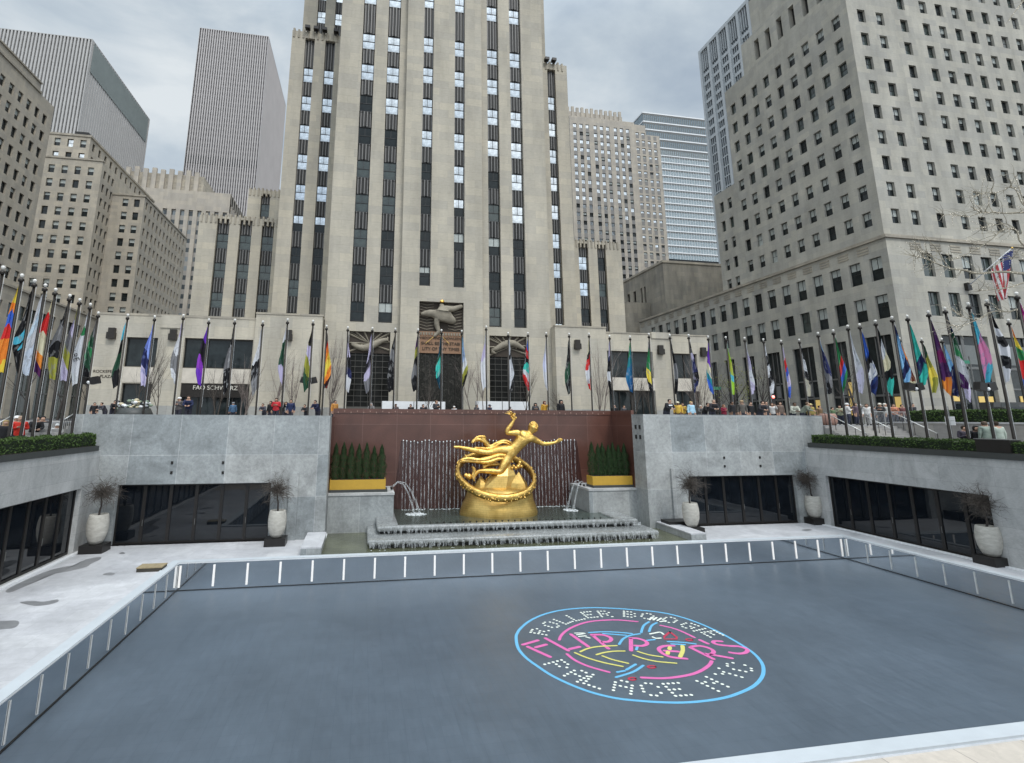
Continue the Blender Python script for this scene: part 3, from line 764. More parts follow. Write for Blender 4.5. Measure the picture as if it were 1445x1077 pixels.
hedge('trimmed green hedge in the planter ledge over the right side wall', WX1+.08, 8, WX1+.8, 33.0, 5.64, 6.2, 15000, sd=4)
p = at(1406, 623, X=WX1+.3)
tag_ = thing('floodlight_box', 'low black lighting box set into the right hedge', 'light box', (WX1+.4, p.y, 5.64))
mb = MB(); mb.box(WX1-.02, p.y-.75, 5.66, WX1+.75, p.y+.75, 6.3); mb.build('housing', M['blackmetal'], tag_); mb = MB(); mb.box(WX1-.04, p.y-.8, 6.3, WX1+.8, p.y+.8, 6.34); mb.build('lid', M['frame_grey'], tag_)
# small timber step at the rink's left rear corner
t = thing('timber_step', 'low wooden step box on the deck by the rink corner', 'step', at(209, 806, Z=0))
a, b = at(192, 808, Z=0), at(222, 800, Z=0); mb = MB(); mb.box(a.x, a.y, 0, a.x+1.1, a.y+.7, .16); mb.build('side_board', plain('dark_timber', (.05, .045, .035), .8), t)
mb = MB(); mb.box(a.x-.02, a.y-.02, .16, a.x+1.12, a.y+.72, .2); mb.build('top_board', plain('timber', (.30, .24, .14), .75, 0, .3, 6), t)
# ------------------------------------------------------------------ pots with bare ornamental trees
def pot(px, py, lw, hz, label, sd, lean=0.):
    rnd = random.Random(sd); p = at(px, py, Z=0); x, y = p.x, p.y
    t = thing('potted_tree', label, 'potted tree', (x, y, 0), 'bare trees in tall pale pots')
    mb = MB(); mb.box(x-.58, y-.5, 0, x+.58, y+.5, .42); mb.build('plinth', M['blackmetal'], t)
    k = hz; prof = [(.22, .42), (.3, .45), (.40, .62), (.50, .95), (.535, 1.3), (.52, 1.62), (.47, 1.9), (.44, 1.96), (.40, 1.96), (.39, 1.85)]
    mb = MB(); mb.lathe([(r*k, .42+(z-.42)*k) for r, z in prof], (x, y, 0), 28); mb.build('pot', M['pot'], t, True)
    zt = .42+1.43*k
    mb = MB(); mb.lathe([(.38*k, 0), (.3, .03), (.1, .05)], (x, y, zt-.02), 16); mb.build('soil', M['soil'], t)
    mb = MB(); z = zt; tr = [Vector((x, y, zt))]
    H = 1.35
    for i in range(1, 6): tr.append(Vector((x+lean*i*.07+rnd.uniform(-.05, .05), y+rnd.uniform(-.04, .04), zt+H*i/5)))
    mb.tube(tr, [.06, .05, .045, .045, .04, .04], 7); mb.build('trunk', M['bark_dark'], t)
    mb = MB(); top = tr[-1]
    for i in range(190):
        a = rnd.uniform(0, 6.28); el = rnd.uniform(-.45, 1.15); r = rnd.uniform(.5, 1.3); d = Vector((math.cos(a)*math.cos(el), math.sin(a)*math.cos(el)*.8, math.sin(el)*.72))+Vector((lean*1.6+rnd.uniform(-.25, .25), 0, rnd.uniform(-.2, .2)))
        pts = [top+Vector((0, 0, rnd.uniform(-.3, .1)))]; q = pts[0]; dd = d.copy()
        for s in range(5):
            dd = (dd+Vector((rnd.uniform(-.85, .85), rnd.uniform(-.85, .85), rnd.uniform(-.85, .6)))).normalized()
            q = q+dd*r*.23; pts.append(q)
        mb.tube(pts, [.014, .011, .008, .006, .005, .003], 3, 0, False)
        for _ in range(4):
            b0 = pts[rnd.randint(1, 4)]; e = b0+Vector((rnd.uniform(-1, 1), rnd.uniform(-1, 1), rnd.uniform(-.8, .8)))*.25
            mb.tube([b0, (b0+e)/2+Vector((0, 0, .03)), e], [.006, .005, .003], 3, 0, False)
    mb.build('bare_twigs', M['bark'], t)
pot(133, 779, 0, 1.0, 'bare twiggy tree in a tall pale pot at the left rear corner of the court', 11, .1)
pot(389, 769, 0, .97, 'bare wind-swept tree in a pale pot just left of the fountain', 12, -.2)
pot(977, 753, 0, .97, 'bare tree in a pale pot just right of the fountain', 13, .1)
pot(1151, 739, 0, .97, 'bare tree in a pale pot at the right rear corner of the court', 14, -.5)
pot(1402, 797, 0, .96, 'bare tree in the large pale pot nearest the camera at the right edge', 15, -.05)
# ------------------------------------------------------------------ fountain
POOLZ = .0
mb = MB(); mb.box(PXa, RY1+.42, -.4, PXb, 35.2, POOLZ-.35); struct('pool_bottom', mb, M['ledge'])
mb = MB(); mb.face([(PXa+1.05, RY1+.42, POOLZ), (PXb-1, RY1+.42, POOLZ), (PXb-1, 35.2, POOLZ), (PXa+1.05, 35.2, POOLZ)]); struct('pool_water', mb, M['pool_green'])
def curb(label, x0, x1):
    t = thing('pool_curb', label, 'curb', (x0, RY1, 0)); mb = MB(); mb.box(x0, RY1+.44, -.3, x1, WY-.02, .36); mb.build('curb_base', M['granite'], t)
    mb = MB(); mb.box(x0-.03, RY1+.44, .36, x1+.03, WY-.1, .43); mb.build('coping', M['deck'], t)
curb('pale stone curb bounding the pool on its left side', PXa, PXa+1.05); curb('pale stone curb bounding the pool on its right side', PXb-1, PXb)
RWY = 38.4
t = thing('fountain_wall', 'polished dark red granite wall behind the golden statue', 'wall', (8.8, RWY, 0))
mb = MB(); mb.box(-2.15, RWY, 0, 19.75, RWY+.8, 7.6); mb.box(19.56, 35.2, 0, 19.75, RWY, 7.6); mb.box(-2.15, 35.2, 0, -2.04, RWY, 7.3); mb.build('granite_panels', M['red'], t)
mb = MB(); mb.box(-2.15, RWY-.05, 7.6, 19.75, RWY+.8, 7.93); mb.box(19.54, 35.2, 7.6, 19.75, RWY-.05, 7.93); mb.build('coping', M['red'], t)
mb = MB(); rnd = random.Random(5)
for k in range(46):
    x = -1.8+k*.46; z = 7.74+(.0 if k % 2 else -.08); mb.box(x-.03, RWY-.075, z-.05, x+.03, RWY-.05, z+.05)
mb.build('fixings', plain('pale_fixing', (.32, .2, .16), .5), t)
mb = MB(); zt, zb = at(640, 622, Y=RWY).z, .6; xa, xb = at(566, 622, Y=RWY).x, at(812, 622, Y=RWY).x
mb.face([(xa-.5, RWY-.03, zb), (xb+.6, RWY-.03, zb), (xb+.1, RWY-.03, zt), (xa, RWY-.03, zt)]); mb.build('wet_shaded_niche', M['wetred_shaded'], t)  # flat panel; the recess's shadow is painted in as darker wet stone
wc = MB(); nf = MB(); n_ = 50
for k in range(n_):
    x = xa+.15+(xb-xa-.3)*k/(n_-1)+rnd.uniform(-.03, .03); z0 = zt-.05+rnd.uniform(-.1, .1); y = RWY-.12
    nf.lathe([(.012, -.05), (.045, -.01), (.04, .04), (.012, .08)], (x, y-.02, z0), 6)
    wd = .03; pts = [(x, y, z0)]; zz = z0
    while zz > .7:
        z2 = zz-rnd.uniform(.4, .9); w2 = rnd.uniform(.012, .055); x2 = x+rnd.uniform(-.02, .02)
        wc.face([(x-wd, y, zz), (x+wd, y, zz), (x2+w2, y-.02, max(z2, .65)), (x2-w2, y-.02, max(z2, .65))]); zz = z2; wd = w2
t2 = thing('water_curtain', 'thin white water jets streaming down the red wall behind the statue', 'waterfall', (9, RWY-.2, .6))
o = wc.build('falling_water', M['stream'], t2); o['kind'] = 'stuff'; nf.build('jet_foam', M['foam'], t2, True)['kind'] = 'stuff'
def sideledge(label, x0, x1, hole):
    t = thing('fountain_ledge', label, 'ledge', (x0, 35.1, 0)); mb = MB(); mb.box(x0, 35.1, 0, x1, RWY, 2.28); mb.build('ledge_wall', M['granite'], t)
    mb = MB(); mb.box(x0-.04 if hole > 0 else x0, 35.04, 2.28, x1+.04 if hole < 0 else x1, RWY, 2.43); mb.build('coping', M['granite_pale'], t)
sideledge('grey granite ledge left of the basin carrying a yellow planter', -2.03, 2.2, -1); sideledge('grey granite ledge right of the basin carrying a yellow planter', 15.9, 19.54, 1)
def yplanter(label, x0, x1, y0, sd):
    t = thing('yellow_planter', label, 'planter', ((x0+x1)/2, y0, 2.43), 'yellow planters beside the fountain')
    mb = MB(); mb.box(x0, y0-.1, 2.43, x1+.12, y0+1.1, 2.6); mb.build('dark_base', M['ledge'], t)
    mb = MB(); mb.box(x0+.01, y0, 2.6, x1, y0+1., 3.22); mb.build('trough', M['yellow'], t)
    mb = MB(); mb.box(x0+.08, y0+.07, 3.22, x1-.07, y0+.93, 3.235); mb.build('soil', M['soil'], t)
    rnd = random.Random(sd)
    for k in range(7):
        x = x0+.3+(x1-x0-.6)*k/6; y = y0+.5+rnd.uniform(-.1, .1); h = rnd.uniform(2.0, 2.35); r0 = .40
        a = thing('evergreen_shrub', ['far left', 'second from the left', 'third from the left', 'middle', 'third from the right', 'second from the right', 'far right'][k]+' slim dark evergreen in the yellow planter '+('left' if sd == 1 else 'right')+' of the statue', 'shrub', (x, y, 3.22), 'slim evergreens in the yellow planters')
        mb = MB(); mb.tube([(x, y, 3.22), (x, y, 3.22+h*.8)], [.03, .01], 5); mb.build('stem', M['bark_dark'], a)
        mb = MB()
        for _ in range(2300):
            f = rnd.random()**1.05; z = f*h; r = r0*(1-f**2.6)*(.35+.65*min(1, f*5+.4)) * math.sqrt(rnd.uniform(.3, 1))*(1+.15*math.sin(f*23+k)); an = rnd.uniform(0, 6.283)
            p = Vector((x+r*math.cos(an), y+r*math.sin(an), 3.24+z)); up = Vector((math.cos(an)*.3, math.sin(an)*.3, 1)).normalized()*rnd.uniform(.05, .11); sd_ = Vector((-math.sin(an), math.cos(an), rnd.uniform(-.4, .4)))*.022
            mb.face([p-sd_, p+sd_, p+up])
        mb.build('foliage', M['ever'], a)
yplanter('yellow trough planter with slim evergreens left of the statue', -2.0, 1.66, 35.5, 1)
yplanter('yellow trough planter with slim evergreens right of the statue', 16.4, 19.5, 35.5, 2)
def bevelled(mb, name, mat, parent, wd=.08, seg=3):
    o = mb.build(name, mat, parent); m = o.modifiers.new('b', 'BEVEL'); m.width = wd; m.segments = seg; m.limit_method = 'ANGLE'
    o.data.polygons.foreach_set('use_smooth', [True]*len(o.data.polygons)); return o
B = thing('fountain_basin', 'stepped grey granite basin overflowing with water round the golden statue', 'fountain basin', (9.65, 33, 0))
x0, x1, y0, y1 = 1.06, 17.8, 31.95, 38.36
mb = MB(); mb.box(x0, y0, .62, x1, y0+.5, .93); bevelled(mb, 'upper_rim', M['wetstone'], B, .13)
mb = MB(); mb.box(x0, y0+.5, .62, x0+1.3, y1, .92); mb.box(x1-1.3, y0+.5, .62, x1, y1, .92); bevelled(mb, 'side_rim', M['wetstone'], B, .1)
mb = MB(); mb.box(x0+.3, y0+.4, -.1, x1-.3, y1, .65); mb.build('basin_wall', M['ledge'], B)
mb = MB(); mb.box(.5, 30.55, .2, 18.4, 32.5, .48); mb.box(.5, 32.5, .2, 1.3, 35.0, .48); mb.box(17.6, 32.5, .2, 18.4, 35.0, .48); bevelled(mb, 'lower_rim', M['wetstone'], B, .13)
mb = MB(); mb.box(.8, 30.9, -.3, 18.1, 35.0, .2); mb.build('plinth', M['ledge'], B)
mb = MB(); mb.face([(x0+1.1, y0+.4, .82), (x1-1.1, y0+.4, .82), (x1-1.1, RWY-.02, .82), (x0+1.1, RWY-.02, .82)]); w_ = mb.build('water_surface', M['pool_dark'], B)
def sheet(xa_, xb_, y_, za, zb, seed, nm='spilling_water'):
    rnd = random.Random(seed); mb = MB(); x = xa_
    while x < xb_:
        wd = rnd.uniform(.03, .28); zl = zb+rnd.uniform(0, (za-zb)*.35)
        mb.face([(x, y_, za), (x+wd, y_, za), (x+wd*.8, y_-.05, zl), (x+wd*.2, y_-.05, zl)]); x += wd+rnd.uniform(0, .25)
    o = mb.build(nm, M['stream2'], B); o['kind'] = 'stuff'
def s2():
    m, nt, b = newmat('spilling_water'); v = coords(nt, 'Object', (9, 9, 2.5)); f = noise(nt, v, 1.5, 7, .8)
    b.inputs['Base Color'].default_value = (.70, .73, .74, 1); b.inputs['Roughness'].default_value = .25
    nt.links.new(ramp(nt, f, [(.42, 0.), (.68, .6)]), b.inputs['Alpha']); return m
M['stream2'] = s2()
sheet(1.2, 17.7, y0-.03, .76, .48, 1); sheet(.6, 18.3, 30.52, .36, .0, 2); sheet(.6, 18.3, 30.48, .36, .0, 3)
mb = MB(); rnd = random.Random(9)
def foamblob(cx, cy, z, sx, sy, n):
    for _ in range(n):
        a = rnd.uniform(0, 6.28); r = math.sqrt(rnd.random()); x = cx+math.cos(a)*r*sx; y = cy+math.sin(a)*r*sy; s = rnd.uniform(.02, .07)
        mb.lathe([(s, 0), (s*.8, s*.12), (s*.2, s*.2)], (x, y, z), 6)
foamblob(3.8, 36.3, .82, .7, .6, 220); foamblob(15.0, 36.3, .82, .5, .6, 160)
for k in range(260): foamblob(xa+(xb-xa)*rnd.random(), RWY-.2-rnd.random()*.35, .82, .12, .1, 1)
for k in range(70): foamblob(rnd.uniform(.5, 18.3), 30.4-rnd.random()*.15, POOLZ-.01, .1, .05, 1)
mb.build('foam', M['foam'], B, True)['kind'] = 'stuff'
mb = MB()
for k in range(28): p = at(650+k*4.6, 731, Z=.68); mb.lathe([(.05, 0), (.05, .07)], (8.0-3.6+k*.42, 33.1, .82), 6)
mb.build('underwater_light', M['blackmetal'], B)
def jet(label, p0, pts):
    t = thing('water_jet', label, 'water jet', p0, 'arching side jets')
    mb = MB(); mb.tube([Vector(q) for q in pts], [.03, .03, .04, .055, .08, .11][:len(pts)], 6); mb.tube([Vector(q)+Vector((.05, .03, 0)) for q in pts], [.015]*6, 4); mb.build('arc', M['stream2'], t, True)
    mb = MB(); q0 = Vector(pts[0]); mb.tube([q0+Vector((0, 0, -.12)), q0+Vector((0, 0, .02))], .07, 8); mb.build('spout', M['bronze'], t)
for yy, s in ((36.0, 1.0), (36.6, 1.25)):
    jet('arching white jet falling from the left ledge into the basin, '+('nearer' if yy < 36.3 else 'farther')+' of the pair', (2.1, yy, 2.5), [(2.1, yy, 2.6), (2.1+.35*s, yy, 2.95), (2.1+.75*s, yy, 2.85), (2.1+1.1*s, yy, 2.3), (2.1+1.4*s, yy, 1.5), (2.1+1.6*s, yy, .85)])
    jet('arching white jet falling from the right ledge into the basin, '+('nearer' if yy < 36.3 else 'farther')+' of the pair', (15.95, yy, 2.5), [(15.95, yy, 2.6), (15.95-.15*s, yy, 2.85), (15.95-.35*s, yy, 2.75), (15.95-.55*s, yy, 2.2), (15.95-.75*s, yy, 1.4), (15.95-.9*s, yy, .85)])
# ------------------------------------------------------------------ gilded statue
SY = 36.0
def S(x, y, d=0.): return at(630+x/6.333, 570+y/6.333, Y=SY+d)
sb = S(455, 1040); sb.z = .6
G = thing('golden_statue', 'gilded bronze statue of a flying male figure above a ring on a gilded rock', 'statue', tuple(sb))
rnd = random.Random(21)
mb = MB(); nn = 22
def lay(zpx, x0, x1, dy, jit):
    a, b = S(x0, zpx), S(x1, zpx); c = (a+b)/2; r = (b-a).x/2
    return [(c.x+math.cos(2*math.pi*j/nn)*r*(1+jit[j]), SY+math.sin(2*math.pi*j/nn)*r*dy*(1+jit[j]), c.z) for j in range(nn)]
rows = []
for zpx, xa_, xb_ in ((1085, 115, 800), (1000, 112, 803), (940, 120, 805), (900, 135, 785), (850, 165, 765), (800, 195, 755), (765, 215, 735), (740, 300, 650)):
    j = [.05*math.sin(q*1.7+zpx*.013)+rnd.uniform(-.02, .02) for q in range(nn)]; j[0] = j[nn//2] = 0; rows.append(lay(zpx, xa_, xb_, .8, j))
b0 = len(mb.v); mb.v += [p for r in rows for p in r]
for k in range(len(rows)-1):
    for j in range(nn): mb.f.append((b0+k*nn+j, b0+k*nn+(j+1) % nn, b0+(k+1)*nn+(j+1) % nn, b0+(k+1)*nn+j)); mb.m.append(0)
mb.f.append(tuple(b0+(len(rows)-1)*nn+j for j in range(nn))); mb.m.append(0)
mb.build('rock_base', M['goldrock'], G, True)
mb = MB()
def crag(apex, base, z0px, sd, n=7):
    r_ = random.Random(sd); (ax, ay, ad) = apex; A = S(ax, ay, ad)
    x0_, x1_, d0, d1 = base; lo = []; mid = []
    a, b = S(x0_, z0px), S(x1_, z0px); c = (a+b)/2; r = (b.x-a.x)/2
    for j in range(n):
        t_ = 2*math.pi*j/n; q = Vector((c.x+math.cos(t_)*r, SY+ad+math.sin(t_)*d1, c.z)); lo.append(q); m_ = q.lerp(A, .55)+Vector((math.cos(t_), math.sin(t_)*.6, 0))*r*.16*r_.uniform(.3, 1.6); mid.append(m_)
    for j in range(n):
        k = (j+1) % n; mb.face([lo[j], lo[k], mid[k], mid[j]]); mb.face([mid[j], mid[k], A+Vector((.05, 0, 0))])
crag((640, 608, -.2), (500, 740, 0, .9), 820, 2); crag((545, 490, .15), (250, 660, 0, 1.0), 820, 4, 9); crag((470, 560, .3), (270, 560, 0, .8), 820, 5, 8)
crag((300, 640, .2), (215, 420, 0, .7), 820, 6)
mb.build('rock_peak', M['goldrock'], G)
# ring
c0 = S(438, 628); Rr = (S(765, 640).x-S(108, 640).x)/2; ca, sa = math.cos(R(28)), math.sin(R(28))
mb = MB(); nseg = 72; prof = [(-.10, -.24), (.10, -.24), (.16, 0), (.10, .24), (-.10, .24), (-.08, 0)]
cz = S(438, 628).z; b0 = 0
for k in range(nseg):
    t_ = 2*math.pi*k/nseg
    for pr, ph in prof:
        rr = Rr+pr+.012*math.sin(k*2.1); u_ = Vector((math.cos(t_)*rr, math.sin(t_)*rr, ph))
        y_, z_ = u_.y*ca-u_.z*sa*.6, u_.y*sa+u_.z*ca
        mb.v.append((c0.x+u_.x, SY-.1+y_, cz+z_))
npf = len(prof)
for k in range(nseg):
    for j in range(npf): mb.f.append((k*npf+j, k*npf+(j+1) % npf, ((k+1) % nseg)*npf+(j+1) % npf, ((k+1) % nseg)*npf+j)); mb.m.append(0)
ring = mb.build('ring', M['gold'], G, True)
mb = MB()
for k in range(150):
    t_ = 2*math.pi*(k+rnd.random())/150; rr = Rr+.12; y_, z_ = math.sin(t_)*rr*ca, math.sin(t_)*rr*sa; s = rnd.uniform(.05, .09)
    mb.lathe([(s*.4, -s), (s, 0), (s*.5, s)], (c0.x+math.cos(t_)*rr, SY-.1+y_, cz+z_+rnd.uniform(-.2, .2)), 6)
for (x, y, s) in ((95, 635, .16), (100, 665, .13), (768, 720, .15), (770, 750, .14), (130, 690, .12), (200, 650, .22), (175, 640, .16), (655, 525, .14), (600, 560, .14), (640, 560, .16), (620, 575, .13), (585, 575, .12), (650, 545, .13), (670, 560, .12), (100, 650, .1)):
    p = S(x, y, -.15); mb.lathe([(s*.3, -s), (s*.85, -s*.55), (s, 0), (s*.85, s*.55), (s*.3, s)], tuple(p), 9)
mb.build('ring_relief', M['gold'], ring, True)
# figure: one continuous body
k_ = 1/6.333/20.2
J = {}; verts = []; edges = []; rad = []
def jn(n, x, y, d, r, par=None):
    J[n] = len(verts); verts.append(S(x, y, d)); rad.append(r)
    if par is not None: edges.append((J[par], J[n]))
jn('pelvis', 590, 430, 0, .42); jn('waist', 620, 395, -.02, .34, 'pelvis'); jn('belly', 650, 355, -.05, .40, 'waist'); jn('chest', 690, 305, -.08, .47, 'belly'); jn('chest2', 712, 278, -.08, .42, 'chest')
jn('neck', 740, 258, -.1, .16, 'chest2'); jn('head0', 758, 240, -.12, .26, 'neck'); jn('head1', 775, 215, -.14, .38, 'head0'); jn('head2', 780, 195, -.12, .34, 'head1')
jn('ls', 655, 262, -.05, .24, 'chest2'); jn('ls2', 615, 258, -.05, .2, 'ls'); jn('le', 535, 262, -.1, .15, 'ls2'); jn('le2', 540, 235, -.12, .145, 'le'); jn('lf', 575, 190, -.15, .13, 'le2'); jn('lw', 598, 155, -.18, .09, 'lf'); jn('lh', 604, 138, -.2, .12, 'lw')
jn('rs', 775, 312, -.1, .23, 'chest2'); jn('rs2', 808, 330, -.12, .19, 'rs'); jn('re', 862, 358, -.15, .14, 'rs2'); jn('rf', 915, 357, -.18, .13, 're'); jn('rw', 968, 348, -.2, .085, 'rf'); jn('rh', 1000, 330, -.2, .11, 'rw')
jn('h1', 545, 405, .0, .34, 'pelvis'); jn('t1', 470, 415, .05, .28, 'h1'); jn('k1', 375, 440, .08, .2, 't1'); jn('c1', 290, 425, .1, .2, 'k1'); jn('a1', 120, 388, .12, .1, 'c1'); jn('f1', 60, 385, .12, .085, 'a1')
jn('h2', 545, 480, -.15, .33, 'pelvis'); jn('t2', 515, 545, -.25, .28, 'h2'); jn('k2', 478, 612, -.3, .2, 't2'); jn('c2', 400, 600, -.25, .19, 'k2'); jn('a2', 285, 600, -.2, .11, 'c2'); jn('f2', 250, 640, -.2, .1, 'a2'); jn('f2b', 240, 680, -.25, .06, 'f2')
def fingers(base, tip, d, n, ln, spread, par, curl):
    B0 = verts[J[base]]; T = (tip-B0).normalized(); sdv = T.cross(Vector((0, 1, 0))).normalized()
    for i in range(n):
        o_ = (i-(n-1)/2)*spread; p0 = B0+sdv*o_+T*.1; q = p0+T*ln[i]*.5+Vector((0, curl, 0)); q2 = q+T*ln[i]*.5+Vector((0, curl*1.5, curl))
        for a, r in ((p0, .04), (q, .034), (q2, .026)):
            verts.append(a); rad.append(r)
        m_ = len(verts); edges.extend([(J[base], m_-3), (m_-3, m_-2), (m_-2, m_-1)])
fingers('rh', S(1055, 305, -.25), 0, 4, [.2, .27, .25, .19], .06, 'rh', -.02)
p = verts[J['rh']]; verts += [p+Vector((-.02, -.08, .12)), p+Vector((.03, -.12, .22))]; rad += [.04, .03]; m_ = len(verts); edges += [(J['rh'], m_-2), (m_-2, m_-1)]
fingers('lh', S(606, 100, -.2), 0, 4, [.12, .16, .15, .11], .055, 'lh', -.03)
me = skin('body', verts, edges, [r*1.2 for r in rad], 2, 0, [M['gold']], True, .035)
for v in me.vertices: v.co -= Vector(sb)
body = meshobj('body', me, G)
mb = MB(); hp = verts[J['head1']]
mb.lathe([(.33*math.cos(a), .39*math.sin(a)) for a in [i*math.pi/14 for i in range(7)]]+[(.01, .39)], tuple(hp+Vector((.03, .05, .02))), 14)
for k in range(110):       # curls of hair and the face
    a = rnd.uniform(0, 6.283); e = rnd.uniform(.1, 1.55); q = hp+Vector((.03, .03, .02))+Vector((math.cos(a)*math.cos(e)*.31, math.sin(a)*math.cos(e)*.30, math.sin(e)*.40)); s = rnd.uniform(.05, .085)
    mb.lathe([(s*.4, -s*.8), (s, 0), (s*.4, s*.8)], tuple(q), 6)
mb.build('hair', M['gold'], body, True, tuple(sb))
mb = MB(); f = hp+Vector((.1, -.33, -.1)); mb.tube([f+Vector((0, 0, .14)), f+Vector((.01, -.09, .0)), f+Vector((0, -.02, -.03))], [.03, .06, .02], 6)
mb.tube([f+Vector((-.07, 0, -.1)), f+Vector((0, -.045, -.11)), f+Vector((.08, .01, -.1))], [.015, .035, .015], 6)
for s in (-1, 1): mb.lathe([(.02, -.03), (.05, 0), (.02, .03)], tuple(f+Vector((s*.11, .015, .13))), 8); mb.tube([f+Vector((s*.05, -.01, .19)), f+Vector((s*.2, .05, .19))], .03, 5)
mb.build('face', M['gold'], body, True, tuple(sb))
mb = MB(); hd = verts[J['lh']]
for k in range(34):
    a = rnd.uniform(0, 6.28); r = rnd.uniform(.02, .2); z = rnd.uniform(-.02, .38); s = rnd.uniform(.04, .085)
    mb.lathe([(s*.3, -s), (s, 0), (s*.4, s)], (hd.x-.03+math.cos(a)*r, hd.y+math.sin(a)*r*.8, hd.z+z), 6)
for q in ([(590, 105), (560, 92), (520, 82)], [(585, 95), (555, 75), (535, 72)], [(600, 90), (575, 70), (560, 62)]): mb.tube([S(*a, -.2) for a in q], [.06, .045, .008], 6)
mb.build('flame', M['gold'], G, True)
def ribbon(name, pts, wd, dep, ths=.05, ex=0):
    wd *= 1.35; dep *= 1.2
    P = smooth([S(*q) for q in pts], 6); v = []; n = len(P); mb = MB()
    for i, p in enumerate(P):
        w2 = wd*(.35+.65*math.sin(math.pi*min(1, (i+1)/n*1.0)))
        for a in range(8):
            t_ = 2*math.pi*a/8; fl = 1+.18*math.sin(a*3+i*.4)
            d = (P[min(i+1, n-1)]-P[max(i-1, 0)]).normalized(); up_ = d.cross(Vector((0, 1, 0))).normalized()
            v.append(p+up_*math.cos(t_)*w2*fl+Vector((0, 1, 0))*math.sin(t_)*dep*fl)
    mb.v = [tuple(q) for q in v]
    for i in range(n-1):
        for a in range(8): mb.f.append((i*8+a, i*8+(a+1) % 8, (i+1)*8+(a+1) % 8, (i+1)*8+a)); mb.m.append(0)
    mb.f.append(tuple(range(8))); mb.m.append(0); mb.f.append(tuple((n-1)*8+a for a in range(8))); mb.m.append(0)
    return mb.build(name, M['gold'], G, True)
ribbon('drapery', [(575, 345, .15), (520, 330, .2), (450, 355, .25), (390, 385, .25), (345, 340, .25), (310, 300, .25), (265, 310, .25), (235, 345, .2)], .13, .12)
ribbon('drapery', [(570, 365, .1), (500, 345, .15), (430, 385, .2), (370, 400, .2), (310, 395, .2), (250, 390, .2)], .09, .1)
ribbon('drapery', [(350, 350, .22), (300, 320, .2), (250, 325, .2), (225, 350, .2)], .11, .1)
ribbon('drapery', [(340, 330, .22), (345, 300, .2), (320, 292, .2), (270, 300, .2), (240, 325, .2)], .07, .08)
ribbon('drapery', [(590, 520, -.1), (560, 475, -.15), (480, 462, -.15), (380, 490, -.15), (300, 505, -.15), (200, 490, -.15), (125, 500, -.15)], .14, .12)
ribbon('drapery', [(590, 500, -.1), (550, 500, -.2), (470, 492, -.2), (370, 522, -.2), (250, 515, -.15), (160, 510, -.15), (115, 515, -.15)], .10, .1)
ribbon('drapery', [(470, 540, .2), (400, 540, .2), (340, 560, .2), (345, 590, .2)], .14, .12)
ribbon('drapery', [(230, 560, -.2), (250, 600, -.2), (235, 650, -.2), (250, 690, -.2)], .10, .09)
ribbon('drapery', [(165, 455, -.1), (180, 490, -.15), (150, 515, -.15), (120, 500, -.15)], .09, .08)
# ------------------------------------------------------------------ flagpoles and flags
def poleobj(x, y, zb, zt, r, label, cat='flagpole'):
    t = thing('flagpole', label, cat, (x, y, zb), 'flagpoles round the plaza')
    mb = MB(); mb.tube([(x, y, zb), (x, y, zb+.5), (x, y, zt-.32)], [r*1.25, r, r*.8], 8); mb.build('pole', M['bronze'], t, True)
    mb = MB(); mb.lathe([(r*1.7, -.32), (r*1.8, -.2), (r*.7, -.13)], (x, y, zt), 8); mb.build('truck', M['bronze'], t, True)
    mb = MB(); s = .08; mb.lathe([(.03, -.13), (s*.7, -s*.75), (s, -.03), (s*.95, .04), (s*.6, s*.8), (.01, s)], (x, y, zt), 12); mb.build('ball', M['whiteball'], t, True)
    mb = MB(); mb.tube([(x+r+.05, y-.03, zt-.3), (x+r+.03, y-.03, zb+1)], .008, 3); mb.build('halyard', M['white'], t)
    return t
M['whiteball'] = plain('white_ball', (.72, .70, .66), .3)
def flagmat(cols, sd, sc=1.6, mixamt=.16):
    m, nt, b = newmat('flag_cloth'); uv = nt.nodes.new('ShaderNodeUVMap'); uv.uv_map = 'fl'
    mp = nt.nodes.new('ShaderNodeMapping'); mp.inputs['Location'].default_value = (sd*1.7, sd*.9, 0); nt.links.new(uv.outputs[0], mp.inputs[0])
    f = noise(nt, mp.outputs[0], sc*1.6, 2, .45, .8)
    sep = nt.nodes.new('ShaderNodeSeparateXYZ'); nt.links.new(uv.outputs[0], sep.inputs[0])
    ma = nt.nodes.new('ShaderNodeMath'); ma.operation = 'MULTIPLY_ADD'; nt.links.new(f, ma.inputs[0]); ma.inputs[1].default_value = mixamt*3; nt.links.new(sep.outputs[1], ma.inputs[2])
    mb_ = nt.nodes.new('ShaderNodeMath'); mb_.operation = 'SUBTRACT'; nt.links.new(ma.outputs[0], mb_.inputs[0]); mb_.inputs[1].default_value = mixamt*1.5
    n = len(cols); c = ramp(nt, mb_.outputs[0], [(i/n, col) for i, col in enumerate(cols)], 'CONSTANT')
    pn = noise(nt, mp.outputs[0], 11., 2, .5, .6)
    c2 = cols[(int(sd)*3+1) % n] if n > 1 else (.1, .1, .1)
    c2 = tuple(.5*x+.5*(.55 if sum(c2) < .6 else .02) for x in c2)
    c = mixc(nt, 'MIX', ramp(nt, pn, [(.565, 0.), (.59, .55 if int(sd) % 3 else .15)]), c, c2)
    nt.links.new(c, b.inputs['Base Color']); b.inputs['Roughness'].default_value = .75; b.inputs['Specular IOR Level'].default_value = .2
    return m
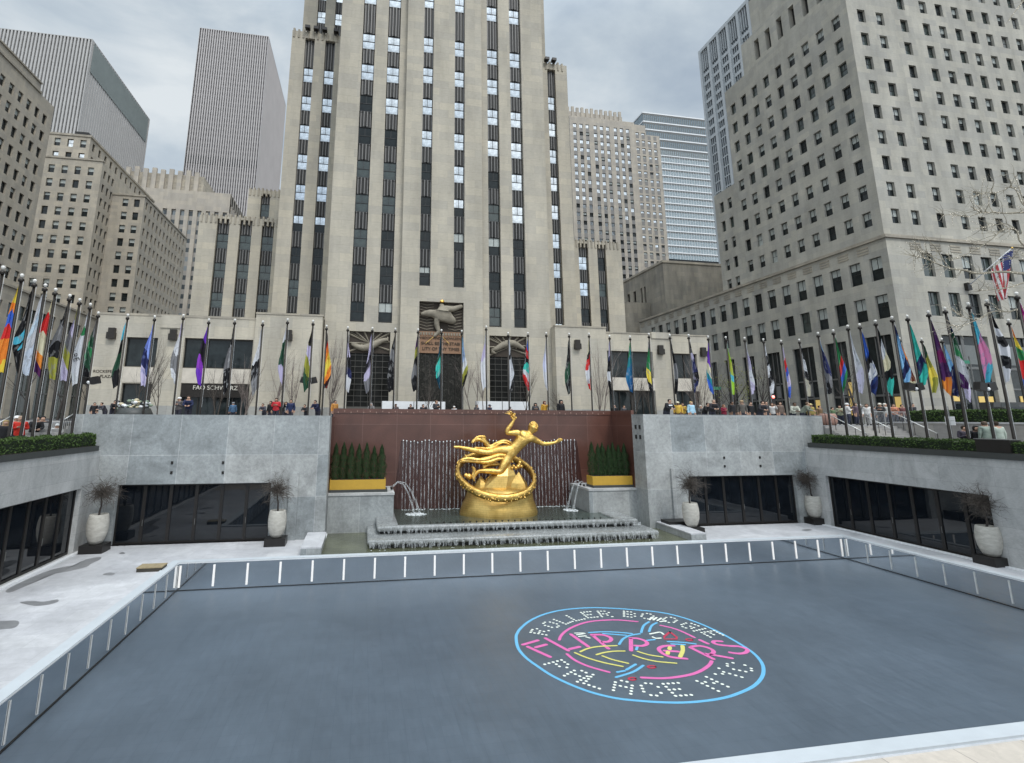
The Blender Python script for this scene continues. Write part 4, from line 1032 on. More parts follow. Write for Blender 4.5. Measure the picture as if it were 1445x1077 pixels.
def flag(x, y, ztop, ln, wd, side, cols, label, sd, mixamt=.16, turn=0.):
    rnd = random.Random(sd*13+5); nu, nv = 15, 26; V = []; F = []; UVs = []
    ca, sa = math.cos(turn), math.sin(turn); ph = rnd.uniform(0, 6.28); am = rnd.uniform(.06, .10); w0 = rnd.uniform(.85, 1.15); kx = rnd.uniform(.55, .75); tail = rnd.uniform(.0, .2)
    for j in range(nv):
        v = j/(nv-1)
        wv = (.10+.90*min(1, (v/kx))**1.15)*(1 if v < .82 else 1-(v-.82)*2.2)
        for i in range(nu):
            u = i/(nu-1)
            xx = side*(.05+u*wd*w0*wv)+.07*wd*math.sin(v*9+ph)*u; yy = am*math.sin(u*9+v*2.5+ph)*min(1, v*2.5+.1)+.035*math.sin(u*21+v*2+ph)
            zz = ztop-v*ln*(1-.16*u*(1-tail*3)+tail*u*v)-.25*u*(1-v)-.03*v*math.sin(u*7+ph)
            V.append((x+xx*ca-yy*sa, y+xx*sa+yy*ca, zz)); UVs.append((u*.22, v+(u-.5)*.2*math.sin(ph)))
    for j in range(nv-1):
        for i in range(nu-1): a = j*nu+i; F.append((a, a+nu, a+nu+1, a+1))
    me = bpy.data.meshes.new('flag'); me.from_pydata([(p[0]-x, p[1]-y, p[2]-ztop) for p in V], [], F); me.materials.append(flagmat(cols, sd, 1.6, mixamt))
    ul = me.uv_layers.new(name='fl').data
    for p in me.polygons:
        p.use_smooth = True
        for li, vi in zip(p.loop_indices, p.vertices): ul[li].uv = UVs[vi]
    o = meshobj('flag', me, None, (x, y, ztop)); tag(o, label, 'flag', 'flags hanging limp from the plaza poles'); return o
K_ = (.012, .012, .014); WH = (.60, .61, .64); LI = (.50, .46, .62); NV = (.02, .025, .09); TE = (.02, .22, .26); GR = (.03, .22, .08); PU = (.15, .04, .45); BL = (.05, .14, .55); LB = (.25, .50, .75); OR = (.75, .25, .04); YE = (.72, .58, .08); RE = (.60, .03, .03); GY = (.18, .18, .19); CY = (.10, .50, .65); PK = (.70, .25, .45); MG = (.5, .03, .3); LM = (.35, .60, .05); MI = (.45, .70, .55); TQ = (.05, .50, .42); DG = (.02, .07, .04); CR = (.65, .60, .42); DP = (.07, .02, .10); OL = (.30, .30, .05)
flags = [
 (180.6, 444.5, -1, [CY, K_, DG, K_], 'black flag with a cyan top, leftmost pole of the rear row'),
 (218.6, 446.7, -1, [(.25, .33, .75), (.22, .30, .7), NV, LI], 'periwinkle blue flag hanging in front of the toy shop corner'),
 (259, 445, -1, [LI, WH, GY, WH], 'white flag with grey marks beside the long shop window'),
 (295, 451, -1, [PU, K_, (.25, .05, .45), PU], 'deep purple flag in front of the toy shop window'),
 (331.6, 451.5, -1, [K_, GY, K_], 'plain black flag right of the purple one'),
 (371, 454, -1, [WH, WH, K_, GY], 'white flag ending in black at the shop entrance'),
 (406, 451, -1, [WH, DG, DG, LI], 'dark green flag with a pale streak'),
 (442, 453, -1, [K_, LI, OL, DG], 'narrow black and olive flag above twin floodlights'),
 (461, 460, 1, [K_, RE, OR, YE, OR, K_], 'red, orange and yellow flag with black ends'),
 (491, 462, 1, [NV, LI, K_, NV, WH], 'navy and white patterned flag in front of the left entrance'),
 (525.6, 463, -1, [LI, LI, K_, LI, GY], 'lilac flag with a black band'),
 (558, 464, -1, [K_, GY, K_, K_], 'long black flag right of the left entrance'),
 (590, 465, -1, [DP, OL, K_, GY, K_], 'dark plum and olive flag left of the carved doorway'),
 (623, 466, -1, [(.01, .06, .10), DG, TQ, (.01, .06, .10)], 'dark teal and green flag before the carved doorway'),
 (651.6, 467, 1, [LB, (.3, .4, .6), WH, OL, K_], 'pale blue flag with a yellow and black lower end'),
 (686, 461, -1, [WH, LI, WH, WH], 'white lavender flag on the taller pole'),
 (717, 470, 1, [WH, K_, WH, WH, K_], 'white flag with a wide black band'),
 (745, 470, -1, [BL, RE, K_, TQ, WH, RE], 'busy blue, red and teal flag before the right entrance'),
 (770.7, 470, -1, [WH, (.6, .62, .75), WH], 'plain white flag right of the right entrance'),
 (803, 471, -1, [K_, K_, DG, K_], 'slim black flag against the bare limestone wall'),
 (831, 471, -1, [CR, K_, RE, WH, RE], 'cream flag with black and red shapes'),
 (860, 474, -1, [LI, NV, K_, WH, K_], 'navy flag with a white panel before the right wing window'),
 (889, 475, -1, [GR, TE, (.02, .15, .3), (.02, .12, .3)], 'flag fading from green to teal blue'),
 (915.5, 471.5, -1, [NV, GR, GR, YE, K_], 'navy, green and yellow flag'),
 (945, 473, 1, [K_, K_, GY, K_], 'black flag with a small round mark on the right wing'),
 (971.5, 473, 1, [K_, LI, NV, K_, NV], 'black flag with lilac middle'),
 (999, 475, -1, [PU, PU, CR, TE, BL], 'purple flag with teal and blue lower half'),
 (1024, 476, 1, [MI, LM, (.5, .55, .1), CY, LM], 'mint flag turning lime green at its tip'),
 (1050.5, 477, 1, [WH, LI, WH, LI], 'white lavender flag right of the lime one'),
 (1077, 479, 1, [WH, K_, WH, K_, WH], 'black and white striped flag'),
 (1102, 481, 1, [LI, RE, BL, LI, BL], 'lilac, red and bright blue flag'),
 (1127.6, 479.6, 1, [K_, WH, K_, (.4, .38, .3)], 'black flag with a pale zigzag, rightmost of the rear row'),
 (1154, 470, 1, [LB, NV, NV, GY, K_], 'navy flag, first pole of the right-hand row'),
 (1175.5, 466.4, 1, [GR, GR, RE, BL, GR], 'green flag with red and blue lower part'),
 (1196, 460, 1, [WH, WH, (.6, .58, .7)], 'long white flag next to the green one'),
 (1212.7, 458, 1, [BL, BL, K_, WH, NV], 'blue flag with navy and white lower end'),
 (1235, 453, 1, [K_, WH, CR, K_, TQ], 'white and pale yellow flag with a black eye shape'),
 (1258.4, 447.8, 1, [NV, LB, LB, NV, LB], 'light blue and navy flag'),
 (1280, 446, 1, [TQ, TQ, NV, TQ], 'turquoise flag with navy marks'),
 (1309.6, 440, 1, [DP, DP, (.2, .02, .12), DP, OR], 'dark plum flag with a bright orange corner'),
 (1333, 435, 1, [NV, DG, GR, WH, DP], 'navy flag with green and white lower half'),
 (1366, 428.5, 1, [CY, CY, PK, PK, CY], 'sky blue and pink banded flag'),
 (1392, 424, 1, [K_, WH, K_, WH, K_, WH], 'black and white speckled flag'),
 (1434, 414, 1, [MG, PK, (.6, .15, .5), PU, MG], 'magenta and pink flag nearest the right edge'),
 (139, 441.4, -1, [GY, DG, GR, DG, K_], 'dark green flag at the far end of the left row'),
 (127.8, 429.4, -1, [WH, GR, WH, WH, WH], 'white flag with a green top and black lettering'),
 (115.8, 423, -1, [OL, LI, GY, OL, LI], 'grey lilac flag with yellow rings'),
 (100, 417, -1, [K_, GY, K_, OL], 'dark grey patterned flag'),
 (86.5, 408.8, -1, [CR, RE, RE, CR, OR, DP], 'bright red flag with a cream stripe'),
 (69, 402.6, -1, [WH, (.55, .66, .75), WH, (.6, .66, .75)], 'white and pale blue flag on the left row'),
 (53, 396.3, -1, [K_, K_, CY, K_], 'black flag with a cyan patch'),
 (38, 388.8, -1, [YE, OR, BL, RE, OR, YE], 'multicoloured orange, blue and red flag'),
 (18, 378, -1, [NV, PU, PU, MG, K_], 'purple and magenta flag at the left edge'),
]
where = lambda px: 'left' if px < 150 else ('rear' if px < 1140 else 'right')
for i, (px, py, side, cols, lab) in enumerate(flags):
    p = at(px, py, Z=13.75); x, y = p.x, p.y
    if where(px) == 'rear': y = 39.5 if 455 < px < 895 else min(max(y, 35.7), 38.0); p = at(px, py, Y=y); x = p.x; zb = ST
    elif where(px) == 'left': x = min(x, WX0-1.05); zb = TER
    else: zb = TER
    poleobj(x, y, zb, p.z, .062 if where(px) == 'rear' else .072, 'dark pole flying the '+lab)
    tn = {'rear': 0, 'left': R(35), 'right': R(-40)}[where(px)]
    flag(x, y-.02, p.z-.5, 4.3 if y > 39 else 4.1, .42, side, cols, lab, i, .16, tn)
far = [(1269, 477.4, 1, [OR, (.3, .08, .03), (.2, .06, .03), CR], 'rust brown flag on the farther right-hand row'), (1300, 478.2, 1, [DG, OL, YE, OL], 'olive and yellow flag on the farther right-hand row'),
       (1328.5, 478.4, 1, [LB, LB, NV, NV], 'pale blue to navy flag on the farther right-hand row'), (1345, 479, 1, [WH, DG, WH, LI], 'narrow white flag on the farther right-hand row'), (1422.7, 451.8, 1, [OR, YE, GR, RE, BL], 'rainbow flag behind the magenta one')]
for i, (px, py, side, cols, lab) in enumerate(far):
    p = at(px, py, X=43.5 if i < 4 else 39.5)
    poleobj(p.x, p.y, ST, p.z, .07, 'dark pole flying the '+lab); flag(p.x, p.y-.02, p.z-.4, 3.9, .44, side, cols, lab, 80+i, .14, R(-40))
# lettering on the white flag of the left row
tm = textmesh('flag_lettering', 'SHARE', .42, .004)
fo = [o for o in C.objects if o.get('label') == 'white flag with a green top and black lettering'][0]
fl = meshobj('flag_lettering', tm, fo, (-.42, -.34, -2.35), (R(90), R(62), R(30))); tm.materials.append(M['blackmetal'])
# ------------------------------------------------------------------ buildings
def block(mb, X0, X1, Y0, Y1, z0, z1, f=(), l=(), r=(), d=.35, m=0, top=True):
    """f: openings (x0,x1,z0,z1) on the -Y face; l / r: openings (y0,y1,z0,z1) on the -X / +X faces"""
    facade(mb, (X0, Y0), (1, 0), X1-X0, z0, z1, [(a-X0, b-X0, c, e) for a, b, c, e in f], d, m)
    facade(mb, (X0, Y1), (0, -1), Y1-Y0, z0, z1, [(Y1-b, Y1-a, c, e) for a, b, c, e in l], d, m)
    facade(mb, (X1, Y0), (0, 1), Y1-Y0, z0, z1, [(a-Y0, b-Y0, c, e) for a, b, c, e in r], d, m)
    mb.face([(X1, Y1, z0), (X0, Y1, z0), (X0, Y1, z1), (X1, Y1, z1)], m)
    if top: mb.face([(X0, Y0, z1), (X1, Y0, z1), (X1, Y1, z1), (X0, Y1, z1)], m)
FR, LT, RTT = 0., -math.pi/2, math.pi/2
def wf(x, y, z, w, h, k, d=.27): return (x, y+d, z, FR, w, h, k)
def wl(x, y, z, w, h, k, d=.27): return (x+d, y, z, LT, w, h, k)
def wr(x, y, z, w, h, k, d=.27): return (x-d, y, z, RTT, w, h, k)
# ---- the central tower
T = thing('limestone_tower', 'towering beige limestone skyscraper with dark vertical window strips behind the fountain', 'skyscraper', (7.2, 48, ST))
S0, SP, WH_ = 16.36, 3.7, 1.92
wins = []; spans = []
mbA = MB(); ro = Vector(worldloc(T))
def column(pxa, pxb, py, Yp, ks, extra, kinds, fops, ztop, zbase=None):
    a, b = at(pxa, py, Y=Yp).x, at(pxb, py, Y=Yp).x
    zb = S0+SP*ks[0]-.12 if zbase is None else zbase
    fops.append((a, b, zb, ztop))
    zs = [S0+SP*k for k in ks]+extra
    for i, z in enumerate(zs):
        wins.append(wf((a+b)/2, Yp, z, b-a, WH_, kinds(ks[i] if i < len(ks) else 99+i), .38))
        nz = zs[i+1] if i+1 < len(zs) else ztop
        if nz-(z+WH_) > .2: spans.append(((a+b)/2, Yp+.34, z+WH_, b-a, nz-z-WH_))
    if zbase is not None and zs[0]-zbase > .3: spans.append(((a+b)/2, Yp+.34, zbase, b-a, zs[0]-zbase))
EX = [51.55+3.7*j for j in range(9)]
rk = random.Random(77)
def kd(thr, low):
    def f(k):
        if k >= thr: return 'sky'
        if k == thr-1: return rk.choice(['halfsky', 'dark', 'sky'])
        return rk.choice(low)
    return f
LOW = ['dark', 'green', 'dark', 'half', 'dark', 'q']
ZT = 86.
fl_, fc_, fr_ = [], [], []
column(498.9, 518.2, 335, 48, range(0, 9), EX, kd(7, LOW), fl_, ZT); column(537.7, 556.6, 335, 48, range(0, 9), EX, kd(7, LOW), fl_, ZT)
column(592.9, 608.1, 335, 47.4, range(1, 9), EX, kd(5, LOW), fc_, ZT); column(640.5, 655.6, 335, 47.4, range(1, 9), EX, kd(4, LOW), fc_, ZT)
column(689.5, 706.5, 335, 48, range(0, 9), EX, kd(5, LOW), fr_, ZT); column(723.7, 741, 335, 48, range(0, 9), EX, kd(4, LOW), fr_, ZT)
xa1, xa2, xb1, xb2 = 3.12, 11.2, -3.88, 18.4
dl = (-1.58, 2.27, ST, 15.34); dr = (12.0, 15.84, ST, 15.36); dc = (4.93, 9.28, ST, 18.4)
block(mbA, xb1, xa1, 48, 56, ST, ZT+1, fl_+[dl], d=.5); block(mbA, xa2, xb2, 48, 56, ST, ZT+1, fr_+[dr], d=.5)
block(mbA, xa1, xa2, 47.4, 56, ST, ZT+1, fc_+[dc], d=.5)
# shoulders, slab and wings
fs = []; column(409.6, 424.3, 359, 54.8, range(0, 9), [], kd(4, ['dark', 'green']), fs, 51.6); column(441, 456, 359, 54.8, range(0, 9), [], kd(4, ['dark']), fs, 51.6)
block(mbA, -10.0, xb1-.01, 54.8, 62.4, ST, 52.4, fs, d=.5)
fs = []; column(773.2, 784.4, 131, 54.8, range(0, 9), [], kd(2, ['dark', 'halfsky']), fs, 51.6)
block(mbA, xb2+.01, 24.3, 54.8, 62.4, ST, 52.4, fs, d=.5)
fs = []; a_ = at(448, 10, Y=62.6).x; b_ = at(459.7, 10, Y=62.6).x
column(448.5, 460, 10, 62.6, range(9, 20), [], kd(2, ['dark']), fs, ZT, 52.); column(473.5, 485, 10, 62.6, range(9, 20), [], kd(2, ['dark']), fs, ZT, 52.)
block(mbA, -10.15, 24.5, 62.6, 80, ST, ZT, fs, d=.5)
fs = []
for a, b in ((299.6, 317.4), (332.6, 350.2), (364.6, 381.8)): column(a, b, 385, 62.5, range(0, 4), [], kd(9, ['green', 'dark', 'green']), fs, 31.2)
block(mbA, -20.55, -10.2, 62.5, 80, ST, 31.5, fs, d=.5)
fs = []; column(367.5, 380.5, 290, 70, range(3, 6), [], kd(9, ['green']), fs, 38.2, 30.5); block(mbA, -17.0, -10.25, 70, 79, 31.5, 38.7, fs, d=.4)
fs = []
for i, (a, b) in enumerate(((816.6, 830.3), (843, 855))): column(a, b, 360, 62.5, range(0, 4), [], kd(9 if i else 3, ['green', 'dark']), fs, 31.2)
block(mbA, 24.55, 34.7, 62.5, 80, ST, 31.5, fs, d=.5)
mbA.build('wall', M['lime'], T)
wins_t = wins
windows(T, wins, ST_T, 110)
sm = {}
for x, y, z, w, h in spans:
    key = (round(w, 1), round(h, 1))
    if key not in sm:
        b = MB(); b.box(-w/2, 0, 0, w/2, .1, h, 0); b.box(-w/2, -.04, h-.1, w/2, 0, h, 0); b.box(-w/2+w*.3, -.05, .05, -w/2+w*.42, 0, h-.1); b.box(w/2-w*.42, -.05, .05, w/2-w*.3, 0, h-.1); b.box(-.06, -.09, .05, .06, 0, h-.1); sm[key] = b.mesh('spandrel', [M['spandrel']])
spans.sort(key=lambda s: dist(s[0], s[1], s[2]))
for x, y, z, w, h in spans[:110]: meshobj('spandrel', sm[(round(w, 1), round(h, 1))], T, Vector((x, y, z))-ro)
mb = MB()
for x, y, z, w, h in spans[110:]: mb.box(x-w/2, y, z, x+w/2, y+.1, z+h)
mb.build('far_spandrel', M['spandrel'], T)['kind'] = 'stuff'
# fluted parapets and floodlights on the shoulders
mb = MB()
for X0, X1, Yp, zt in ((-10, -4, 54.8, 52.4), (18.5, 24.3, 54.8, 52.4), (-20.5, -10.2, 62.5, 31.5), (24.6, 34.7, 62.5, 31.5), (-17, -10.2, 70, 38.7)):
    x = X0+.1
    while x < X1-.3: mb.box(x, Yp-.08, zt-.9, x+.22, Yp+.3, zt+.18+.1*((int(x*3)) % 2)); x += .55
    mb.build('fluted_parapet', M['lime_grey'], T); mb = MB()
for px, py in ((434, 43), (446, 44), (458, 46), (474, 49), (772, 88), (782, 90)):
    p = at(px, py, Y=54.4); mb = MB(); mb.box(p.x-.28, 54.2, 52.55, p.x+.28, 54.8, 52.9); mb.box(p.x-.06, 54.5, 52.2, p.x+.06, 54.6, 52.6); mb.build('roof_floodlight', M['blackmetal'], T)
# portals
def portal(x0, x1, z0, z1, y, rows, cols, zrel):
    mb = MB(); mb.face([(x0, y+.45, z0), (x1, y+.45, z0), (x1, y+.45, zrel), (x0, y+.45, zrel)]); f = mb.build('portal_glass', M['portal_dark'], T)
    mb = MB()
    for i in range(rows+1): z = z0+1.3+(zrel-z0-1.5)*i/rows; mb.box(x0, y+.38, z-.02, x1, y+.44, z+.02)
    for i in range(1, cols): x = x0+(x1-x0)*i/cols; mb.box(x-.015, y+.36, z0+1.3, x+.015, y+.42, zrel)
    mb.box(x0, y+.3, z0+1.0, x1, y+.42, z0+1.4)
    mb.build('glazing_bars', plain('portal_bar', (.085, .08, .07), .5), f)
portal(dl[0], dl[1], ST, 15.3, 48, 9, 6, 13.3); portal(dr[0], dr[1], ST, 15.3, 48, 9, 6, 13.3)
M['relief'] = plain('carved_limestone', (.26, .23, .18), .8, 0, .25, 2, .3, .5)
def carved(x0, x1, z0, z1, y, sd, name='carved_relief'):
    """plain stand-in relief: swelling rounded forms over radiating flutes"""
    r_ = random.Random(sd); mb = MB(); mb.face([(x0, y+.3, z0), (x1, y+.3, z0), (x1, y+.3, z1), (x0, y+.3, z1)], 1)
    cxx, czz = (x0+x1)/2, z0+(z1-z0)*.45
    for k in range(14):
        a = -.2+k*math.pi*1.15/13; L_ = 3.0; e = Vector((max(x0+.05, min(x1-.05, cxx+math.cos(a)*L_)), y+.24, max(z0+.05, min(z1-.05, czz+math.sin(a)*L_)))); mb.tube([(cxx, y+.26, czz), tuple(e)], [.03, .09], 4, 0)
    mb.build(name, [M['relief'], M['brown_relief']], T)
    mb = MB()
    pts = [Vector((x0+(x1-x0)*t, y+.12+r_.uniform(-.03, .03), czz+(z1-z0)*.22*math.sin(t*5+sd))) for t in [.06+.88*i/9 for i in range(10)]]
    mb.tube(pts, [.1+.3*(z1-z0)*.4*math.sin(math.pi*(i+.5)/10) for i in range(10)], 9)
    for k in range(5): q = pts[2*k]; mb.tube([q, q+Vector((r_.uniform(-.5, .5), -.05, r_.uniform(-.35, .35)*(z1-z0)*.5)), q+Vector((r_.uniform(-.8, .8), 0, r_.uniform(-.4, .4)*(z1-z0)*.5))], [.16, .13, .06], 7)
    mb.build('relief_figure', M['relief'], T, True)
M['brown_relief'] = plain('brown_relief', (.045, .034, .025), .8)
carved(dl[0], dl[1], 13.3, 15.34, 48, 3); carved(dr[0], dr[1], 13.3, 15.36, 48, 5)
# central doorway: rays, a bearded figure stand-in, inscription band and glass screen
mb = MB(); mb.face([(dc[0], 47.85, 15.5), (dc[1], 47.85, 15.5), (dc[1], 47.85, 18.4), (dc[0], 47.85, 18.4)]); pr = mb.build('dark_panel', M['brown_relief'], T)
mb = MB(); c_ = Vector((7.25, 47.8, 17.0))
for k in range(9):
    for s in (-1, 1):
        z = 15.65+k*.3; mb.tube([(7.1+s*.7, 47.8, z+.2), (7.1+s*1.4, 47.78, z+.05), (7.1+s*2.1, 47.8, z+.22)], .028, 4)
mb.build('ray_lines', M['relief'], T)
vs = [(7.15, 0, 17.25), (7.1, 0, 17.7), (7.12, 0, 18.0), (7.14, 0, 18.3), (6.0, 0, 17.3), (5.05, 0, 17.15), (8.2, 0, 17.75), (9.25, 0, 18.15), (7.9, 0, 16.8), (8.6, 0, 16.45), (6.6, 0, 16.7), (6.7, 0, 16.0), (6.9, 0, 15.5), (6.35, 0, 14.95)]
vs = [Vector((a, 47.62, c)) for a, b, c in vs]
me = skin('relief_figure', vs, [(0, 1), (1, 2), (2, 3), (0, 4), (4, 5), (1, 6), (6, 7), (0, 8), (8, 9), (0, 10), (10, 11), (11, 12), (12, 13)], [.62, .55, .24, .28, .42, .14, .32, .2, .55, .32, .36, .26, .2, .12], 2, 0, [M['relief']])
for v in me.vertices: v.co -= ro
meshobj('relief_figure', me, T)
mb = MB(); mb.lathe([(.1, -.1), (.26, 0), (.2, .16), (.02, .22)], (7.14, 47.5, 18.42), 10); mb.tube([(6.35, 47.5, 14.95), (5.6, 47.5, 14.3)], .03, 5); mb.tube([(7.2, 47.5, 15.0), (7.9, 47.5, 14.3)], .03, 5); mb.build('gilt_detail', M['gold'], T)
mb = MB(); mb.box(dc[0]+.05, 47.7, 13.4, dc[1]-.05, 47.86, 15.5); mb.build('inscription_band', plain('terracotta_band', (.26, .15, .09), .8), T)
mb = MB()
for k in range(16): mb.box(dc[0]+.15+k*.27, 47.62, 15.15, dc[0]+.3+k*.27, 47.7, 15.4)
mb.build('band_ornament', M['relief'], T)
for i, s_ in enumerate(('WISDOM AND KNOWLEDGE', 'SHALL BE THE STABI', 'LITY OF THY TIMES')):
    tm = textmesh('inscription', s_, .42 if i else .34, .02); tm.materials.append(M['brown_relief'])
    meshobj('inscription', tm, T, Vector(((dc[0]+dc[1])/2, 47.67, 14.85-i*.52))-ro, (R(90), 0, 0))
mb = MB(); mb.face([(dc[0], 47.84, ST), (dc[1], 47.84, ST), (dc[1], 47.84, 13.4), (dc[0], 47.84, 13.4)])
def castglass():
    m, nt, b = newmat('cast_glass'); v = coords(nt, 'Object'); f = noise(nt, v, 1.4, 7, .7, 2.5)
    nt.links.new(ramp(nt, f, [(.35, (.008, .008, .007)), (.55, (.028, .027, .023)), (.7, (.10, .092, .08))]), b.inputs['Base Color']); b.inputs['Roughness'].default_value = .45; b.inputs['Specular IOR Level'].default_value = .15; bump(nt, b, f, .8, .1); return m
cg = mb.build('cast_glass_screen', castglass(), T)
mb = MB()
for k in range(1, 6): x = dc[0]+(dc[1]-dc[0])*k/6; mb.box(x-.025, 47.78, ST, x+.025, 47.83, 13.4)
mb.build('glazing_bars', M['bronze'], cg)
# low front wings of the tower
mb = MB(); YL = 47.2; ops1 = [(-20.3, -17.8, 11.45, 14.0), (-15.65, -9.95, 11.45, 14.08), (-20.2, -17.85, ST, 10.05), (-15.55, -9.95, ST, 10.12)]
block(mb, -22.7, -9.8, YL, 62.4, ST, 16.05, ops1, d=.4); block(mb, -9.8, -4.0, YL-.3, 54.7, ST, 16.5); mb.box(-17.7, YL-.1, 14.9, -15.8, YL+.0, 16.0); mb.build('low_wing_wall', M['lime_base'], T); mb = MB()
ops2 = [(23.95, 29.0, 11.4, 14.1), (31.3, 34.0, 11.45, 14.02), (23.95, 29.0, ST, 10.12), (31.3, 34.0, ST, 10.2)]
block(mb, 18.42, 23.84, YL-.3, 54.7, ST, 16.4); block(mb, 23.84, 35.5, YL, 62.4, ST, 15.95, ops2, d=.4)
mb.box(28.95, YL-.12, 15.5, 31.1, YL+.6, 16.15)
mb.build('low_wing_wall', M['lime_base'], T)
mb = MB(); mb.box(-22.75, YL-.04, 15.9, -9.8, YL+.5, 16.1); mb.box(-9.82, YL-.36, 16.4, -3.9, YL+.3, 16.56); mb.box(18.4, YL-.36, 16.3, 23.86, YL+.3, 16.46); mb.box(23.86, YL-.06, 15.9, 28.9, YL+.5, 16.02); mb.box(31.15, YL-.06, 15.9, 35.55, YL+.5, 16.02); mb.build('coping', M['lime_grey'], T)
mb = MB()
for a, b in ((-22.72, -20.22), (-17.83, -15.57), (-9.93, -9.8), (23.84, 23.93), (29.02, 31.28), (34.02, 35.52)): mb.box(a, YL-.03, ST, b, YL, 8.2)
mb.box(-9.8, YL-.33, ST, -4, YL-.3, 8.2); mb.box(18.42, YL-.33, ST, 23.84, YL-.3, 8.2)
for a, b in ((-3.88, -1.6), (2.3, 3.1), (11.25, 11.95), (15.9, 18.4)): mb.box(a, 47.97, ST, b, 48, 8.2)
mb.build('granite_plinth', M['granite_base'], T)
def shop(x0, x1, z0, z1, y, n, sh=None, axis='f'):
    mb = MB(); mb.face([(x0, y+.36, z0), (x1, y+.36, z0), (x1, y+.36, z1), (x0, y+.36, z1)]); g_ = mb.build('shop_window', M['pane_dark'], T)
    mb = MB()
    for i in range(n+1): x = x0+(x1-x0)*i/n; mb.box(x-.05, y+.28, z0, x+.05, y+.35, z1)
    mb.box(x0, y+.27, z1-.12, x1, y+.35, z1); mb.box(x0, y+.27, z0, x1, y+.35, z0+.1); mb.build('frame', M['bronze'], g_)
for (a, b, c, d_), n in zip(ops1, (1, 3, 1, 4)): shop(a, b, c, d_, YL, n)
for (a, b, c, d_), n in zip(ops2, (2, 2, 4, 3)): shop(a, b, c, d_, YL, n)
PPM = plain('pale_limestone', (.54, .49, .42), .8, 0, .2, 1.5)
for a, b in ((-20.2, -17.85), (-15.55, -9.95), (23.95, 29.0), (31.3, 34)): mb = MB(); mb.box(a, YL-.02, 10.15, b, YL, 11.4); mb.build('pale_panel', PPM, T)
mb = MB(); mb.box(-15.5, YL+.05, 8.95, -10, YL+.3, 10.05); mb.build('sign_fascia', M['bronze'], T)
tm = textmesh('shop_sign', 'FAO SCHWARZ', .52, .03); tm.materials.append(M['fao']); meshobj('shop_sign', tm, T, Vector((-12.75, YL, 9.75))-ro, (R(90), 0, 0))
for i, s_ in enumerate(('ROCKEFELLER', 'PLAZA')):
    tm = textmesh('carved_lettering', s_, .34, .01); tm.materials.append(M['brown_relief']); meshobj('carved_lettering', tm, T, Vector((-21.45, YL-.02, 11.0-i*.42))-ro, (R(90), 0, 0))
for px, py in ((156.5, 470.5), (243.5, 472.7), (408, 474), (814, 487), (933.5, 494), (994, 497)):
    p = at(px, py, Y=YL-.3); mb = MB(); y0 = YL-.3 if -9.8 < p.x < 23.8 else YL
    for a, b, c, e in ((-.32, .32, -.45, .1), (-.26, .26, .1, .5)): mb.box(p.x+a, y0-.4+(.1 if c > 0 else 0), p.z+c, p.x+b, y0, p.z+e)
    mb.build('wall_lantern', M['bronze'], T)
# ---- building on the right
A = thing('limestone_building', 'large grey limestone office block with a grid of sash windows, filling the right side', 'office building', (62, 48.7, ST))
AX, AY = 62., 48.7; wins = []; L_, F_ = [], []; rk = random.Random(5)
def ak(z): return rk.choice(['dark', 'green', 'half', 'green', 'q']) if z > 40 else rk.choice(['half', 'dark', 'half', 'q', 'shade' if rk.random() < .3 else 'half'])
zr = [61.0-3.585*k for k in range(9)]
for z in zr+[64.6+3.585*k for k in range(3)]:
    for k in range(9):
        y = 50.5+2.49*k
        if z < 63 : L_.append((y-.6, y+.6, z-1, z+.95)); wins.append(wl(AX, y, z-1, 1.2, 1.95, ak(z), .3))
    for x in (64.2, 67.2): F_.append((x-.62, x+.62, z-1, z+.95)); wins.append(wf(x, AY, z-1, 1.24, 1.95, ak(z), .3))
mb = MB(); block(mb, AX, 69.6, AY, 72.0, 29.2, 65.3, [o for o in F_ if o[3] < 65.3], L_, d=.35)
F2 = []
for z in [z_+.3 for z_ in zr]+[64.9+3.585*k for k in range(4)]:
    for i, x in enumerate((72.1, 75.9, 78.7, 81.5, 84.2, 86.95, 89.7, 92.4, 95.2)):
        F2.append((x-.62, x+.62, z-1, z+.95)); wins.append(wf(x, AY+.7, z-1, 1.24, 1.95, 'sky' if z > 60 and i > 4 and rk.random() < .7 else ak(z), .3))
block(mb, 69.6, 98, AY+.7, 72.0, 29.2, 79, F2, d=.35)
# attic arcade set back on the left face
AR = [(52.0+2.35*k, 53.0+2.35*k, 66.3, 69.9) for k in range(6)]
block(mb, AX+.35, 69.55, AY+.5, 67.5, 65.3, 71.4, [(63.6, 64.7, 66.3, 69.9), (66.5, 67.6, 66.3, 69.9)], AR, d=.8)
block(mb, AX+1.5, 69.55, AY+1.5, 66, 71.4, 79)
# rear wing
BW = []
for z in [44.8-3.585*k for k in range(5)]:
    for y in (73.6, 75.6): BW.append((y-.5, y+.5, z-1, z+.95)); wins.append(wl(AX+.02, y, z-1, 1.0, 1.95, ak(z), .3))
block(mb, AX+.02, 80, 72.0, 77.3, 29.2, 47.7, (), BW)
mb.build('wall', M['lime_ap'], A)
mb = MB()
for a, b, c, d_ in AR: mb.face([(AX+.35+.75, b, c), (AX+.35+.75, a, c), (AX+.35+.75, a, d_), (AX+.35+.75, b, d_)])
mb.build('arcade_glass', M['darkroom'], A)
